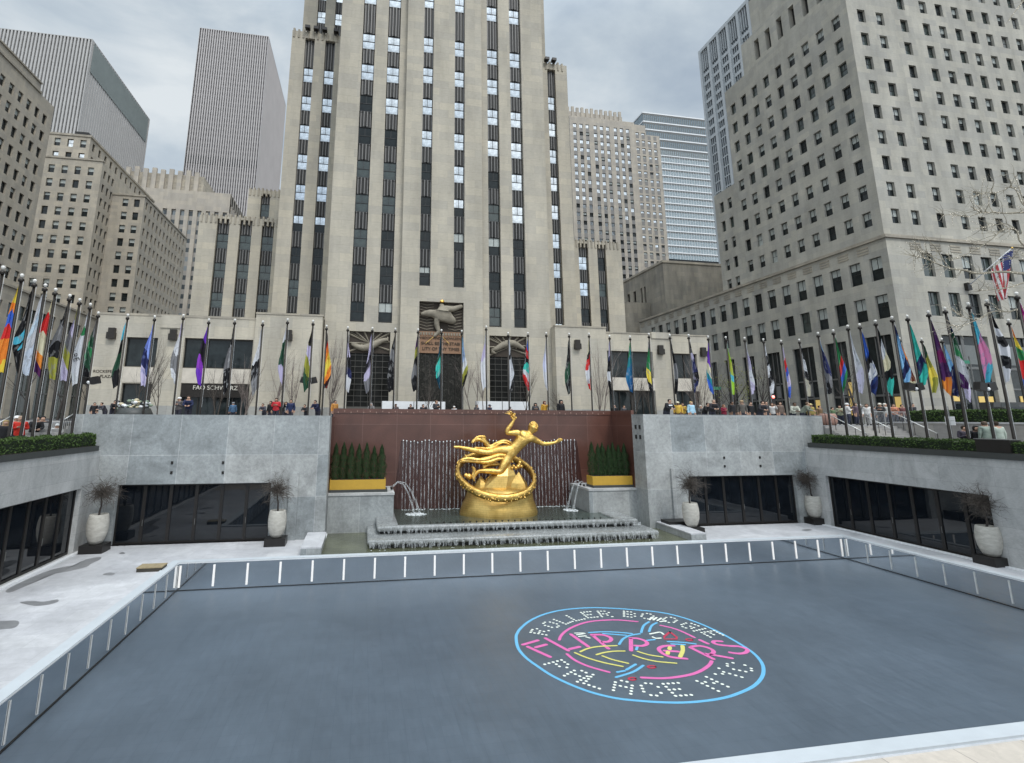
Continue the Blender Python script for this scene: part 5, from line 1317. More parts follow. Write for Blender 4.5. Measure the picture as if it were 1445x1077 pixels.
# podium
PL, PF = [], []
mb = MB(); yst = AY; P_L = []
for i in range(19):
    y = 50.05+2.75*i
    for z0_, h_ in ((24.25, 2.9), (19.5, 2.9)):
        P_L.append((y-.78, y+.78, z0_, z0_+h_)); wins.append(wl(AX-.3, y, z0_, 1.56, h_, rk.choice(['half', 'dark', 'q', 'half', 'green']), .3))
P_F = []
for i in range(9):
    x = 67.4+3.02*i
    for z0_ in (24.6, 19.7): P_F.append((x-.85, x+.85, z0_, z0_+3.0)); wins.append(wf(x, AY-.3, z0_, 1.7, 3.0, rk.choice(['half', 'dark', 'green', 'dark']), .3))
SH = []
for xa_, xb_, py in ((1258, 1219.5, 480), (1193.7, 1164, 485), (1147.5, 1117.5, 492), (1100, 1081, 500), (1064, 1047, 504), (1036, 1022, 508), (1011, 1001, 511)):
    a, b = at(xa_, py, X=AX-.3).y, at(xb_, py, X=AX-.3).y; SH.append((a, b, ST, 17.5))
SF = [(67.4, 74.2, ST, 17.4), (76.6, 84, ST, 17.4), (86.5, 94, ST, 17.4)]
block(mb, AX-.3, 98, AY-.3, 105, ST, 29.2, P_F+SF, P_L+SH, d=.45)
mb.build('podium_wall', M['lime_ap'], A)
mb = MB(); mb.box(AX-.55, AY-.55, 29.2, 98, AY+.6, 29.6); mb.box(AX-.55, AY+.6, 29.2, AX+.2, 105, 29.6); mb.build('cornice', M['lime_grey'], A)
mb = MB()
for i in range(20):
    y = 51.4+2.75*i
    for j in range(3): mb.box(AX-.36, y-.75, 27.9+j*.35, AX-.3, y+.75, 28.1+j*.35)
for i in range(9):
    for j in range(3): mb.box(65.1+3.02*i, AY-.36, 27.9+j*.35, 66.7+3.02*i, AY-.3, 28.1+j*.35)
mb.build('carved_band', M['lime_grey'], A)
windows(A, wins, ST_A, 100)
rs = random.Random(3)
for i, (a, b, c, d_) in enumerate(SH):
    mb = MB(); mb.face([(AX+.12, b, c), (AX+.12, a, c), (AX+.12, a, d_), (AX+.12, b, d_)]); g_ = mb.build('shop_window', M['pane_dark'], A)
    mb = MB()
    for k in range(4): y = a+(b-a)*k/3; mb.box(AX+.0, y-.06, c, AX+.1, y+.06, d_)
    mb.box(AX, a, 12.6, AX+.08, b, 12.8); mb.box(AX-.02, a, 10.2, AX+.08, b, 10.45); mb.build('frame', M['frame_grey'], g_)
    mb = MB(); w_ = (b-a)/3; mb.box(AX+.04, a+w_*1.1, 10.6, AX+.1, a+w_*1.9, 12.4); mb.build('grey_panel', plain('frosted_panel', (.2, .2, .2), .4), g_)
    if i in (0, 1, 2): mb = MB(); mb.box(AX+.05, a+w_*.1, 8.0, AX+.1, a+w_*.9, 10.1 if i != 1 else 12.2); mb.build('lit_display', M['shoplight'], g_)
for i, (a, b, c, d_) in enumerate(SF):
    mb = MB(); mb.face([(a, AY+.12, c), (b, AY+.12, c), (b, AY+.12, d_), (a, AY+.12, d_)]); g_ = mb.build('shop_window', M['pane_dark'], A)
    mb = MB(); mb.box(a, AY+.0, 13.4, b, AY+.1, 13.7); mb.box((a+b)/2-.25, AY, c, (a+b)/2+.15, AY+.1, d_); mb.box(a, AY, 11.0, b, AY+.1, 11.2); mb.build('frame', M['frame_grey'], g_)
    mb = MB(); mb.box(a+.3+i, AY+.02, 9.6, a+2.2+i, AY+.1, 10.3); mb.box(a+4.3, AY+.03, 9.4, a+6.4, AY+.1, 10.2); mb.build('lit_display', M['shoplight'], g_)
    mb = MB(); mb.box(a+.8, AY+.03, 14, b-.7, AY+.1, 16.3); mb.build('grey_panel', plain('frosted_panel', (.14, .15, .145), .3), g_)
# ---- left-hand blocks
NLb = thing('left_limestone_block', 'warm limestone office block cut by the left edge of the photo', 'office building', (-62, 100, ST))
NX = -62.; wins = []; ops = []
for z in [62.8-3.44*k for k in range(10)]:
    for k in range(14):
        y = 99.5-2.32*k; ops.append((y-.6, y+.6, z-1, z+1)); wins.append(wr(NX, y, z-1, 1.2, 2.0, rk.choice(['dark', 'half', 'dark', 'q', 'dark']), .3))
mb = MB(); block(mb, NX-20, NX, 60, 101.6, 29.4, 66.8, (), (), ops)
block(mb, NX-20, NX-.2, 60, 97.4, 66.8, 68.8)
pw = []
for y in [46+3.1*k for k in range(26)]:
    for z0_ in (24.2, 19.6): pw.append((y-.8, y+.8, z0_, z0_+2.6)); wins.append(wr(NX+.5, y, z0_, 1.6, 2.6, rk.choice(['dark', 'green', 'dark']), .3))
sw = [(47+6.2*k, 51.6+6.2*k, ST, 16.5) for k in range(13)]
block(mb, NX-20, NX+.5, 44, 128, ST, 29.4, (), (), pw+sw, d=.45)
mb.build('wall', M['lime_left'], NLb)
mb = MB(); mb.box(NX-1, 44, 29.4, NX+.75, 128, 29.8); mb.box(NX-.5, 60, 66.8, NX+.2, 97.4, 67.2); mb.box(NX-.4, 60, 68.8, NX, 97.4, 69.1); mb.build('cornice', M['lime_grey'], NLb)
windows(NLb, wins, ST_B, 100)
for i, (a, b, c, d_) in enumerate(sw):
    mb = MB(); X_ = NX+.1; mb.face([(X_, a, c), (X_, b, c), (X_, b, d_), (X_, a, d_)]); g_ = mb.build('shop_window', M['pane_green'], NLb)
    mb = MB()
    for k in range(4): y = a+(b-a)*k/3; mb.box(X_+.02, y-.07, c, X_+.1, y+.07, d_)
    mb.box(X_+.02, a, 11.5, X_+.1, b, 11.8); mb.build('frame', M['frame_grey'], g_)
    if i % 2: mb = MB(); mb.box(X_+.02, a+.3, 12.2, X_+.08, a+1.8, 14.4); mb.box(X_+.02, a+2.6, 8, X_+.08, a+4.3, 11); mb.build('grey_panel', plain('frosted_panel', (.17, .18, .175), .4), g_)
ML = thing('stepped_limestone_block', 'stepped warm limestone office block left of the tower with a long receding side', 'office building', (-63.3, 124, ST))
wins = []; mb = MB(); o1, o2, o3, o4, s1, s2_, s3 = [], [], [], [], [], [], []
for k in range(17):
    z = 64.2-3.44*k
    for x in (-76.6, -73.9, -71.15, -68.4, -65.6): o2.append((x-.65, x+.65, z-1, z+1)); wins.append(wf(x, 123.7, z-1, 1.3, 2, rk.choice(['half', 'half', 'q', 'dark', 'half']), .3))
    for y in (125.3, 127.4, 129.3): s2_.append((y-.5, y+.5, z-1, z+1)); wins.append(wr(-63.3, y, z-1, 1.0, 2, 'dark', .3))
for z in (67.9, 71.3):
    for x in (-76.6, -73.9, -71.15, -68.4): o1.append((x-.65, x+.65, z-1, z+1)); wins.append(wf(x, 124.2, z-1, 1.3, 2, rk.choice(['sky', 'dark', 'half']), .3))
    for k in range(11): y = 126+2.9*k; s1.append((y-.55, y+.55, z-1, z+1)); wins.append(wr(-66.95, y, z-1, 1.1, 2, 'dark', .3))
block(mb, -86, -66.95, 124.2, 162, 66.9, 73.1, o1, (), s1); block(mb, -86, -63.3, 123.7, 162, ST, 66.9, o2, (), s2_)
for k in range(15):
    z = 59.6-3.44*k
    for x in (-60.2, -57.6): o3.append((x-.65, x+.65, z-1, z+1)); wins.append(wf(x, 130, z-1, 1.3, 2, rk.choice(['half', 'half', 'dark']), .3))
    for j in range(12): y = 131.6+2.45*j; s3.append((y-.5, y+.5, z-1, z+1)); wins.append(wr(-55.9, y, z-1, 1.0, 2, 'dark', .3))
block(mb, -63.28, -55.9, 130, 161, ST, 61.4, o3, (), s3)
mb.build('wall', M['lime_left'], ML)
mb = MB(); mb.box(-86, 124, 73.1, -66.7, 162, 73.6); mb.box(-86, 123.5, 66.9, -63.1, 124.2, 67.3); mb.box(-63.3, 129.8, 61.4, -55.7, 161, 61.8); mb.build('cornice', M['lime_grey'], ML)
mb = MB(); mb.box(-71, 125, 73.6, -68, 127, 74.8); mb.build('roof_unit', M['blackmetal'], ML)
windows(ML, wins, ST_B, 100)
# ---- distant towers
def stripmat(name, win, span, pitch, frac=.55, vert=0., lit=.6):
    m, nt, b = newmat(name); uv = coords(nt, 'UV'); sep = nt.nodes.new('ShaderNodeSeparateXYZ'); nt.links.new(uv, sep.inputs[0])
    d = nt.nodes.new('ShaderNodeMath'); d.operation = 'DIVIDE'; nt.links.new(sep.outputs[1], d.inputs[0]); d.inputs[1].default_value = pitch
    f = nt.nodes.new('ShaderNodeMath'); f.operation = 'FRACT'; nt.links.new(d.outputs[0], f.inputs[0])
    wn = nt.nodes.new('ShaderNodeTexWhiteNoise'); wn.noise_dimensions = '2D'
    fl = nt.nodes.new('ShaderNodeVectorMath'); fl.operation = 'FLOOR'
    mp_ = nt.nodes.new('ShaderNodeMapping'); mp_.inputs['Scale'].default_value = (.66, 1/pitch, 1); nt.links.new(uv, mp_.inputs[0]); nt.links.new(mp_.outputs[0], fl.inputs[0]); nt.links.new(fl.outputs[0], wn.inputs['Vector'])
    wc_ = mixc(nt, 'MIX', ramp(nt, wn.outputs[0], [(.78, 0.), (.8, lit)]), win, tuple(min(1, x*3+.15) for x in win))
    c = mixc(nt, 'MIX', ramp(nt, f.outputs[0], [(frac-.04, 0.), (frac, 1.)]), wc_, span)
    nt.links.new(c, b.inputs['Base Color']); b.inputs['Roughness'].default_value = .35; return m
def ribtower(name, label, X0, X1, Y0, Y1, z1, pitch, rib, ribmat, strip, dep=.5, sidepitch=None, head=0., cat='skyscraper', sides='lr', ztop_dark=None):
    t = thing(name, label, cat, ((X0+X1)/2, Y0, ST)); mb = MB()
    n = int(round((X1-X0)/pitch)); pitch = (X1-X0)/n
    mb.box(X0+.2, Y0+dep+.6, ST, X1-.2, Y1-.6, z1)
    for i in range(n+1):
        x = X0+i*pitch; w2 = rib/2
        mb.box(max(X0, x-w2), Y0, ST, min(X1, x+w2), Y0+dep+.58, z1)
    mb.box(X0, Y0-.02, z1-head, X1, Y0+dep+.58, z1+.3)
    sp = sidepitch or pitch; m_ = int(round((Y1-Y0)/sp)); sp = (Y1-Y0)/m_
    for i in range(1, m_+1):
        y = Y0+i*sp
        if 'r' in sides: mb.box(X1-.6, y-rib/2, ST, X1, y+rib/2, z1)
        if 'l' in sides: mb.box(X0, y-rib/2, ST, X0+.6, y+rib/2, z1)
    mb.box(X0, Y0+dep+.6, z1-head*.5, X1, Y1, z1+.28)
    mb.build('wall', ribmat, t)
    for i in range(n):
        q = MB(); a = X0+i*pitch+rib/2; b = a+pitch-rib; q.face([(a, Y0+dep, ST), (b, Y0+dep, ST), (b, Y0+dep, z1-head), (a, Y0+dep, z1-head)]); q.build('window_strip', strip, t)
    q = MB()
    if 'r' in sides: q.face([(X1-.15-dep*.3, Y0, ST), (X1-.15-dep*.3, Y1, ST), (X1-.15-dep*.3, Y1, z1), (X1-.15-dep*.3, Y0, z1)])
    if 'l' in sides: q.face([(X0+.15+dep*.3, Y1, ST), (X0+.15+dep*.3, Y0, ST), (X0+.15+dep*.3, Y0, z1), (X0+.15+dep*.3, Y1, z1)])
    if q.f: q.build('side_window_strip', strip, t)
    return t
pinkish = plain('rose_grey_rib', (.47, .44, .43), .7, 0, .06, .1); grn = plain('grey_rib', (.46, .445, .43), .7, 0, .06, .1)
tw2 = ribtower('striped_tower', 'rose-grey office tower with fine vertical stripes, between the left blocks and the limestone tower', -121.4, -75.9, 330, 411, 271.5, 1.52, .72, pinkish, stripmat('rose_strip', (.075, .07, .072), (.17, .16, .16), 3.9, .6, 0, .1), .7, 1.9)
q = MB(); q.box(-121, 330.35, 171, -76.3, 330.65, 176.5); q.build('dark_band', M['frame_dark'], tw2)
tw1 = ribtower('striped_tower', 'grey tower with broad vertical stripes and a white roof dome at the upper left', -190, -146.5, 260, 333, 200.5, 1.62, .85, grn, stripmat('grey_strip', (.07, .075, .08), (.16, .165, .165), 3.9, .6, 0, .1), .8, 2.2)
q = MB(); p = at(97, 46, Y=275); q.lathe([(5.2*math.cos(a), 5.2*math.sin(a)) for a in [i*math.pi/16 for i in range(8)]]+[(.1, 5.2)], (p.x, 275, 200.6), 20); q.build('roof_dome', M['white'], tw1, True)
q = MB(); q.box(-146.45, 262, 183, -146.3, 331, 199.5); q.build('louvre_band', plain('green_grey_louvre', (.22, .25, .24), .6, 0, .1, .2), tw1)
rk1 = ribtower('stepped_tower', 'pale stepped office tower with fluted piers between the two striped towers', -84.5, -54, 196, 230, 92.5, 3.05, 1.5, M['lime_far'], stripmat('pale_strip', (.05, .06, .065), (.30, .28, .255), 3.6, .5), .6, 3.2, 7.5)
q = MB()
for i in range(9): q.box(-94+i*3.1, 200, 85, -92.4+i*3.1, 201, 102.6+.5*(i % 2))
q.box(-94, 200.8, 85, -65.8, 232, 101.2, 1)
q.box(-84.4, 198.6, 86, -54.2, 199, 93.2)
q.build('fluted_crown', [M['lime_far'], M['lime_grey']], rk1)
t = thing('stepped_tower', 'pale limestone office tower with a fluted crown right of the central tower', 'skyscraper', (110, 200, ST)); mb = MB(); wins = []
def farblock(X0, X1, Y0, z1, zw, cols, floors=26):
    ops = []
    for k in range(floors):
        z = zw-3.98*k
        for x in cols: ops.append((x-.85, x+.85, z-1, z+1.0)); wins.append(wf(x, Y0, z-1, 1.7, 2.0, 'sky' if z > 100 and rk.random() < .75 else rk.choice(['half', 'dark', 'sky' if z > 80 else 'dark']), .3))
        
    block(mb, X0, X1, Y0, Y0+35, ST, z1, ops)
gc = [91.5, 94.6, 97.7, 101.7, 104.8, 107.9, 111.8, 114.9, 118.0]
farblock(89, 121.6, 200, 146.3, 141.5, gc); farblock(121.6, 127.5, 200.4, 145.6, 140.6, [123.1, 126.1]); farblock(127.5, 134.8, 200.8, 141, 136.8, [129.4, 132.4])
block(mb, 89, 117.3, 203, 235, 146.3, 150.5)
for i in range(12): mb.box(89+i*2.4, 202.6, 144, 90.3+i*2.4, 203.4, 152.6+.4*(i % 2))
mb.build('wall', M['lime_far'], t)
mb = MB()
for x in gc+[123.1, 126.1, 129.4, 132.4]: mb.face([(x-.85, 200.36 if x < 122 else 201.2, ST), (x+.85, 200.36 if x < 122 else 201.2, ST), (x+.85, 200.36 if x < 122 else 201.2, 140), (x-.85, 200.36 if x < 122 else 201.2, 140)])
mb.build('window_backing', M['darkroom'], t)
mb = MB()
for x in gc+[123.1, 126.1, 129.4, 132.4]:
    for k in range(25): z = 141.5-3.98*k-3.0; Yq = 199.97 if x < 122 else (200.37 if x < 127.5 else 200.77); mb.face([(x-.8, Yq, z), (x+.8, Yq, z), (x+.8, Yq, z+2), (x-.8, Yq, z+2)])
o = mb.build('dark_spandrel', plain('grey_spandrel', (.20, .19, .18), .6), t); o['kind'] = 'stuff'
windows(t, wins, ST_G, 100)
# glass tower with white floor bands
t = thing('glass_tower', 'bluish glass office tower with white floor lines behind the stepped tower', 'skyscraper', (220, 300, ST)); X0, X1, Y0, Y1 = 189.7, 262, 300, 350
mb = MB(); mb.box(X0+.5, Y0+.6, ST, X1, Y1, 225); mb.build('core', M['frame_dark'], t)
zz = [225.1, 218.1, 212, 205.3, 198.5]+[192.6-5.15*k for k in range(15)]
gb = glass('bright_curtain_glass', (.30, .345, .36), .12, .06, .5, .55); gd = glass('dim_curtain_glass', (.20, .25, .28), .1, .05, .5, .5)
for i, z in enumerate(zz):
    mb = MB(); h = .9 if i < 5 else .7; mb.box(X0-.4, Y0-.4, z-h, X1, Y1, z); mb.build('floor_band', M['white'], t); mb = MB(); mb.box(X0-.2, Y0-.15, z-h-1.0, X1, Y0+.3, z-h); mb.build('dark_spandrel', M['frame_grey'], t)
    zn = zz[i+1] if i+1 < len(zz) else z-5; mb = MB(); mb.face([(X0, Y0, zn), (X1, Y0, zn), (X1, Y0, z-h), (X0, Y0, z-h)]); mb.face([(X0, Y1, zn), (X0, Y0, zn), (X0, Y0, z-h), (X0, Y1, z-h)])
    w_ = mb.build('window_strip', gd if i < 4 else gb, t)
    mb = MB()
    for k in range(48 if i < 5 else 36): x = X0+k*1.5*(1 if i < 5 else 1.34); mb.box(x, Y0-.2, zn, x+(.45 if i < 5 else .16), Y0-.02, z-h)
    mb.build('mullion_row', M['frame_grey'] if i < 5 else M['white'], w_)
q = MB(); q.face([(222, Y0-.25, 110), (262, Y0-.25, 110), (262, Y0-.25, 188), (226, Y0-.25, 176), (222, Y0-.25, 160)])
# tower with white piers behind the right-hand building
t = thing('pier_tower', 'blue-grey office tower with white piers rising behind the building on the right', 'skyscraper', (125, 100, ST)); WB = plain('blue_white_pier', (.46, .485, .50), .6, 0, .05, .2)
mb = MB(); mb.box(110.6, 78, ST, 150, 136.6, 132.4); mb.build('core', plain('blue_dark_glass', (.08, .095, .11), .25, 0, .3, .3), t)
mb = MB()
for k in range(14): y = 137-4.5*k; mb.box(109.6, y-.45, ST, 110.6, y+.45, 132.8)
mb.box(109.8, 78, 131.8, 111, 137, 133); mb.box(110.6, 136.6, ST, 150, 137.2, 133); mb.build('pier', WB, t)
for k in range(13):
    y0 = 137-4.5*k-4.05; mb = MB()
    for j in range(20): z = 123.4-3.33*j; (mb.box(110.2, y0, z-1.1, 110.55, y0+3.6, z) if j < 8 else mb.box(110.35, y0+.2, z-.4, 110.55, y0+3.4, z))
    for j in range(4): mb.box(110.1, y0+.35+j*.9, 124.5, 110.5, y0+.6+j*.9, 131.8)
    for j in range(5): mb.box(110.3, y0+j*.86, ST, 110.5, y0+j*.86+.16, 124)
    mb.build('spandrel_bay', WB, t)
# plain stone block between the tower and the right building
t = thing('windowless_block', 'weathered windowless stone block between the central tower and the right building', 'building', (70, 100, ST)); mb = MB()
block(mb, 66, 85, 100.8, 121, ST, 42.6, (), [(113, 114.2, 33, 39), (116, 117.2, 33, 39), (108.5, 109.3, 35, 39), (110, 110.8, 35, 39)]); block(mb, 58.5, 66, 107, 125, ST, 34.5, (), [(112, 113, 22, 32), (115.5, 116.5, 22, 32)])
mb.build('wall', stone('dark_limestone', (.27, .25, .215), 2.2, 1.1, .1, .8, .35), t); mb = MB(); mb.box(66-.2, 100.6, 42.6, 85, 101.3, 43.1); mb.box(65.8, 101.3, 42.6, 66.4, 121, 43.1); mb.build('coping', M['lime_grey'], t)
mb = MB(); mb.box(66.5, 107, 33, 67, 118, 39.2); mb.box(59.1, 111, 22, 59.6, 117, 32.2); mb.build('louvre', M['darkroom'], t)
# ------------------------------------------------------------------ people
def person_mesh(pose):
    """one continuous standing body, 1.72 m, facing -Y; returns mesh with regions skin/top/trousers/shoes"""
    v = []; e = []; r = []; reg = []
    def j(p, rad, par=None, g=1):
        v.append(Vector(p)); r.append(rad)
        if par is not None: e.append((par, len(v)-1)); reg.append(g)
        return len(v)-1
    lean = {'lean': -.34, 'walk': -.04}.get(pose, 0.)
    pel = j((0, 0, .92), .15)
    wa = j((0, lean*.25, 1.08), .135, pel, 1); ch = j((0, lean*.75, 1.29), .165, wa, 1); c2 = j((0, lean, 1.40), .13, ch, 1)
    ne = j((0, lean-.01, 1.48), .058, c2, 0); h0 = j((0, lean-.035, 1.55), .075, ne, 0); h1 = j((0, lean-.04, 1.62), .088, h0, 0); h2 = j((0, lean-.03, 1.69), .06, h1, 0)
    nz = j((0, lean-.135, 1.60), .014, h1, 0)
    for s in (-1, 1):
        st = {'walk': .16*s}.get(pose, .02*s)
        hp = j((s*.095, 0, .86), .105, pel, 2); kn = j((s*.10, -.02-st*.6, .48), .072, hp, 2); an = j((s*.10, .02-st*1.3+.05*(pose == 'walk'), .10), .05, kn, 2); ft = j((s*.115, -.13-st*1.3, .045), .042, an, 3)
        sh = j((s*.17, lean, 1.40), .075, c2, 1)
        if pose == 'lean': el = j((s*.24, lean-.08, 1.14), .052, sh, 1); wr_ = j((s*.10, lean-.30, 1.08), .038, el, 1)
        elif pose == 'phone' and s == 1: el = j((s*.26, -.12, 1.22), .052, sh, 1); wr_ = j((s*.16, -.26, 1.48), .036, el, 1)
        elif pose == 'hold': el = j((s*.25, .0, 1.13), .052, sh, 1); wr_ = j((s*.08, -.22, 1.22), .038, el, 1)
        elif pose == 'walk': el = j((s*.23, .05*s, 1.13), .05, sh, 1); wr_ = j((s*.24, -.10+.12*s, .90), .036, el, 1)
        else: el = j((s*.235, .02, 1.13), .052, sh, 1); wr_ = j((s*.25, -.03, .88), .038, el, 1)
        d = (v[wr_]-v[el]).normalized(); ha = j(v[wr_]+d*.06, .034, wr_, 0); sd_ = d.cross(Vector((0, 1, 0)))
        sd_ = sd_.normalized() if sd_.length > .1 else Vector((1, 0, 0))
        for k, ln in enumerate((.065, .075, .07, .055)):
            o_ = (k-1.5)*.019; a = j(v[ha]+d*.04+sd_*o_, .0095, ha, 0); b = j(v[a]+d*ln+Vector((0, -.012, 0)), .008, a, 0)
        th = j(v[ha]-sd_*.035*s+d*.0+Vector((0, -.02, 0)), .010, ha, 0); j(v[th]+d*.04+Vector((0, -.01, 0)), .008, th, 0)
    me = skin('body', v, e, [q*1.28 if q > .03 else q for q in r], 1, 0)
    cent = [((v[a]+v[b])/2, v[a], v[b], g) for (a, b), g in zip(e, reg)]
    idx = []
    for p in me.polygons:
        c = p.center; best = 9; g_ = 1
        for _, a, b, g in cent:
            ab = b-a; t = max(0, min(1, (c-a).dot(ab)/ab.length_squared)); d = (c-a-ab*t).length
            if d < best: best = d; g_ = g
        if c.z > 1.47 and abs(c.x) < .1: g_ = 0
        if g_ == 2 and c.z > .88: g_ = 1
        idx.append(g_)
    for k in range(4): me.materials.append(None)
    me.polygons.foreach_set('material_index', idx); me.polygons.foreach_set('use_smooth', [True]*len(idx)); return me, lean
PM = {k: person_mesh(k) for k in ('stand', 'lean', 'phone', 'hold', 'walk')}
def hairmesh(kind):
    mb = MB(); n = 12
    if kind == 'cap': prof = [(.098, 1.60), (.108, 1.65), (.10, 1.71), (.06, 1.745), (.01, 1.755)]
    elif kind == 'long': prof = [(.085, 1.38), (.10, 1.46), (.102, 1.56), (.106, 1.64), (.095, 1.70), (.055, 1.735), (.01, 1.745)]
    elif kind == 'hood': prof = [(.13, 1.42), (.14, 1.50), (.135, 1.60), (.125, 1.69), (.07, 1.75), (.01, 1.765)]
    else: prof = [(.07, 1.53), (.094, 1.59), (.102, 1.65), (.092, 1.70), (.055, 1.735), (.01, 1.745)]
    mb.lathe(prof, (0, .0, 0), n)
    o = [(x*(1. if kind != 'hood' else 1), (y+.012)*(1.08), z) for x, y, z in mb.v]
    if kind != 'cap': o = [(x, max(y, -.055) if z < 1.66 else y, z) for x, y, z in o]
    mb.v = o
    if kind == 'cap': mb.box(-.07, -.19, 1.625, .07, -.07, 1.645)
    return mb.mesh('hair', [None], (0, 0, 0), True)
HM = {k: hairmesh(k) for k in ('short', 'long', 'cap', 'hood')}
_pc = {}
def cloth(col):
    if col not in _pc: _pc[col] = plain('cloth', col, .85, 0, .2, 9)
    return _pc[col]
def person(px, py, col, hair, hcol, pose, label, trous=(.03, .03, .045), sk='skin', X=None, Y=None, gz=None, rz=None, back=False, H=None, grp=None):
    gz = ST if gz is None else gz
    if X is not None: p = at(px, py, X=X)
    elif Y is not None: p = at(px, py, Y=Y)
    else:
        p = at(px, py, Z=gz+1.72)
        ymin = 39.9 if 455 < px < 895 else 35.15
        if p.y < ymin or p.y > 45: p = at(px, py, Y=ymin if p.y < ymin else 45)
    h = H or max(1.45, min(1.9, p.z-gz))
    k = h/1.74
    t = thing('person', label, 'person', (p.x, p.y, gz), grp, 0); t.scale = (k*1.2, k*1.2, k)
    t.rotation_euler[2] = (rz if rz is not None else random.uniform(-.5, .5))+(math.pi if back else 0)
    me, lean = PM[pose]; b = meshobj('body', me, t)
    for i, m_ in enumerate((M[sk], cloth(col), cloth(trous), M['blackmetal'])):
        b.material_slots[i].link = 'OBJECT'; b.material_slots[i].material = m_
    hh = meshobj('hat' if hair == 'cap' else ('hood' if hair == 'hood' else 'hair'), HM[hair], b, (0, lean-.03, 0)); hh.material_slots[0].link = 'OBJECT'; hh.material_slots[0].material = cloth(hcol)
    return t
BK = (.012, .012, .014); HB = (.03, .018, .01); HD = (.01, .008, .008); NVY = (.015, .02, .05); BLD = (.40, .28, .12)
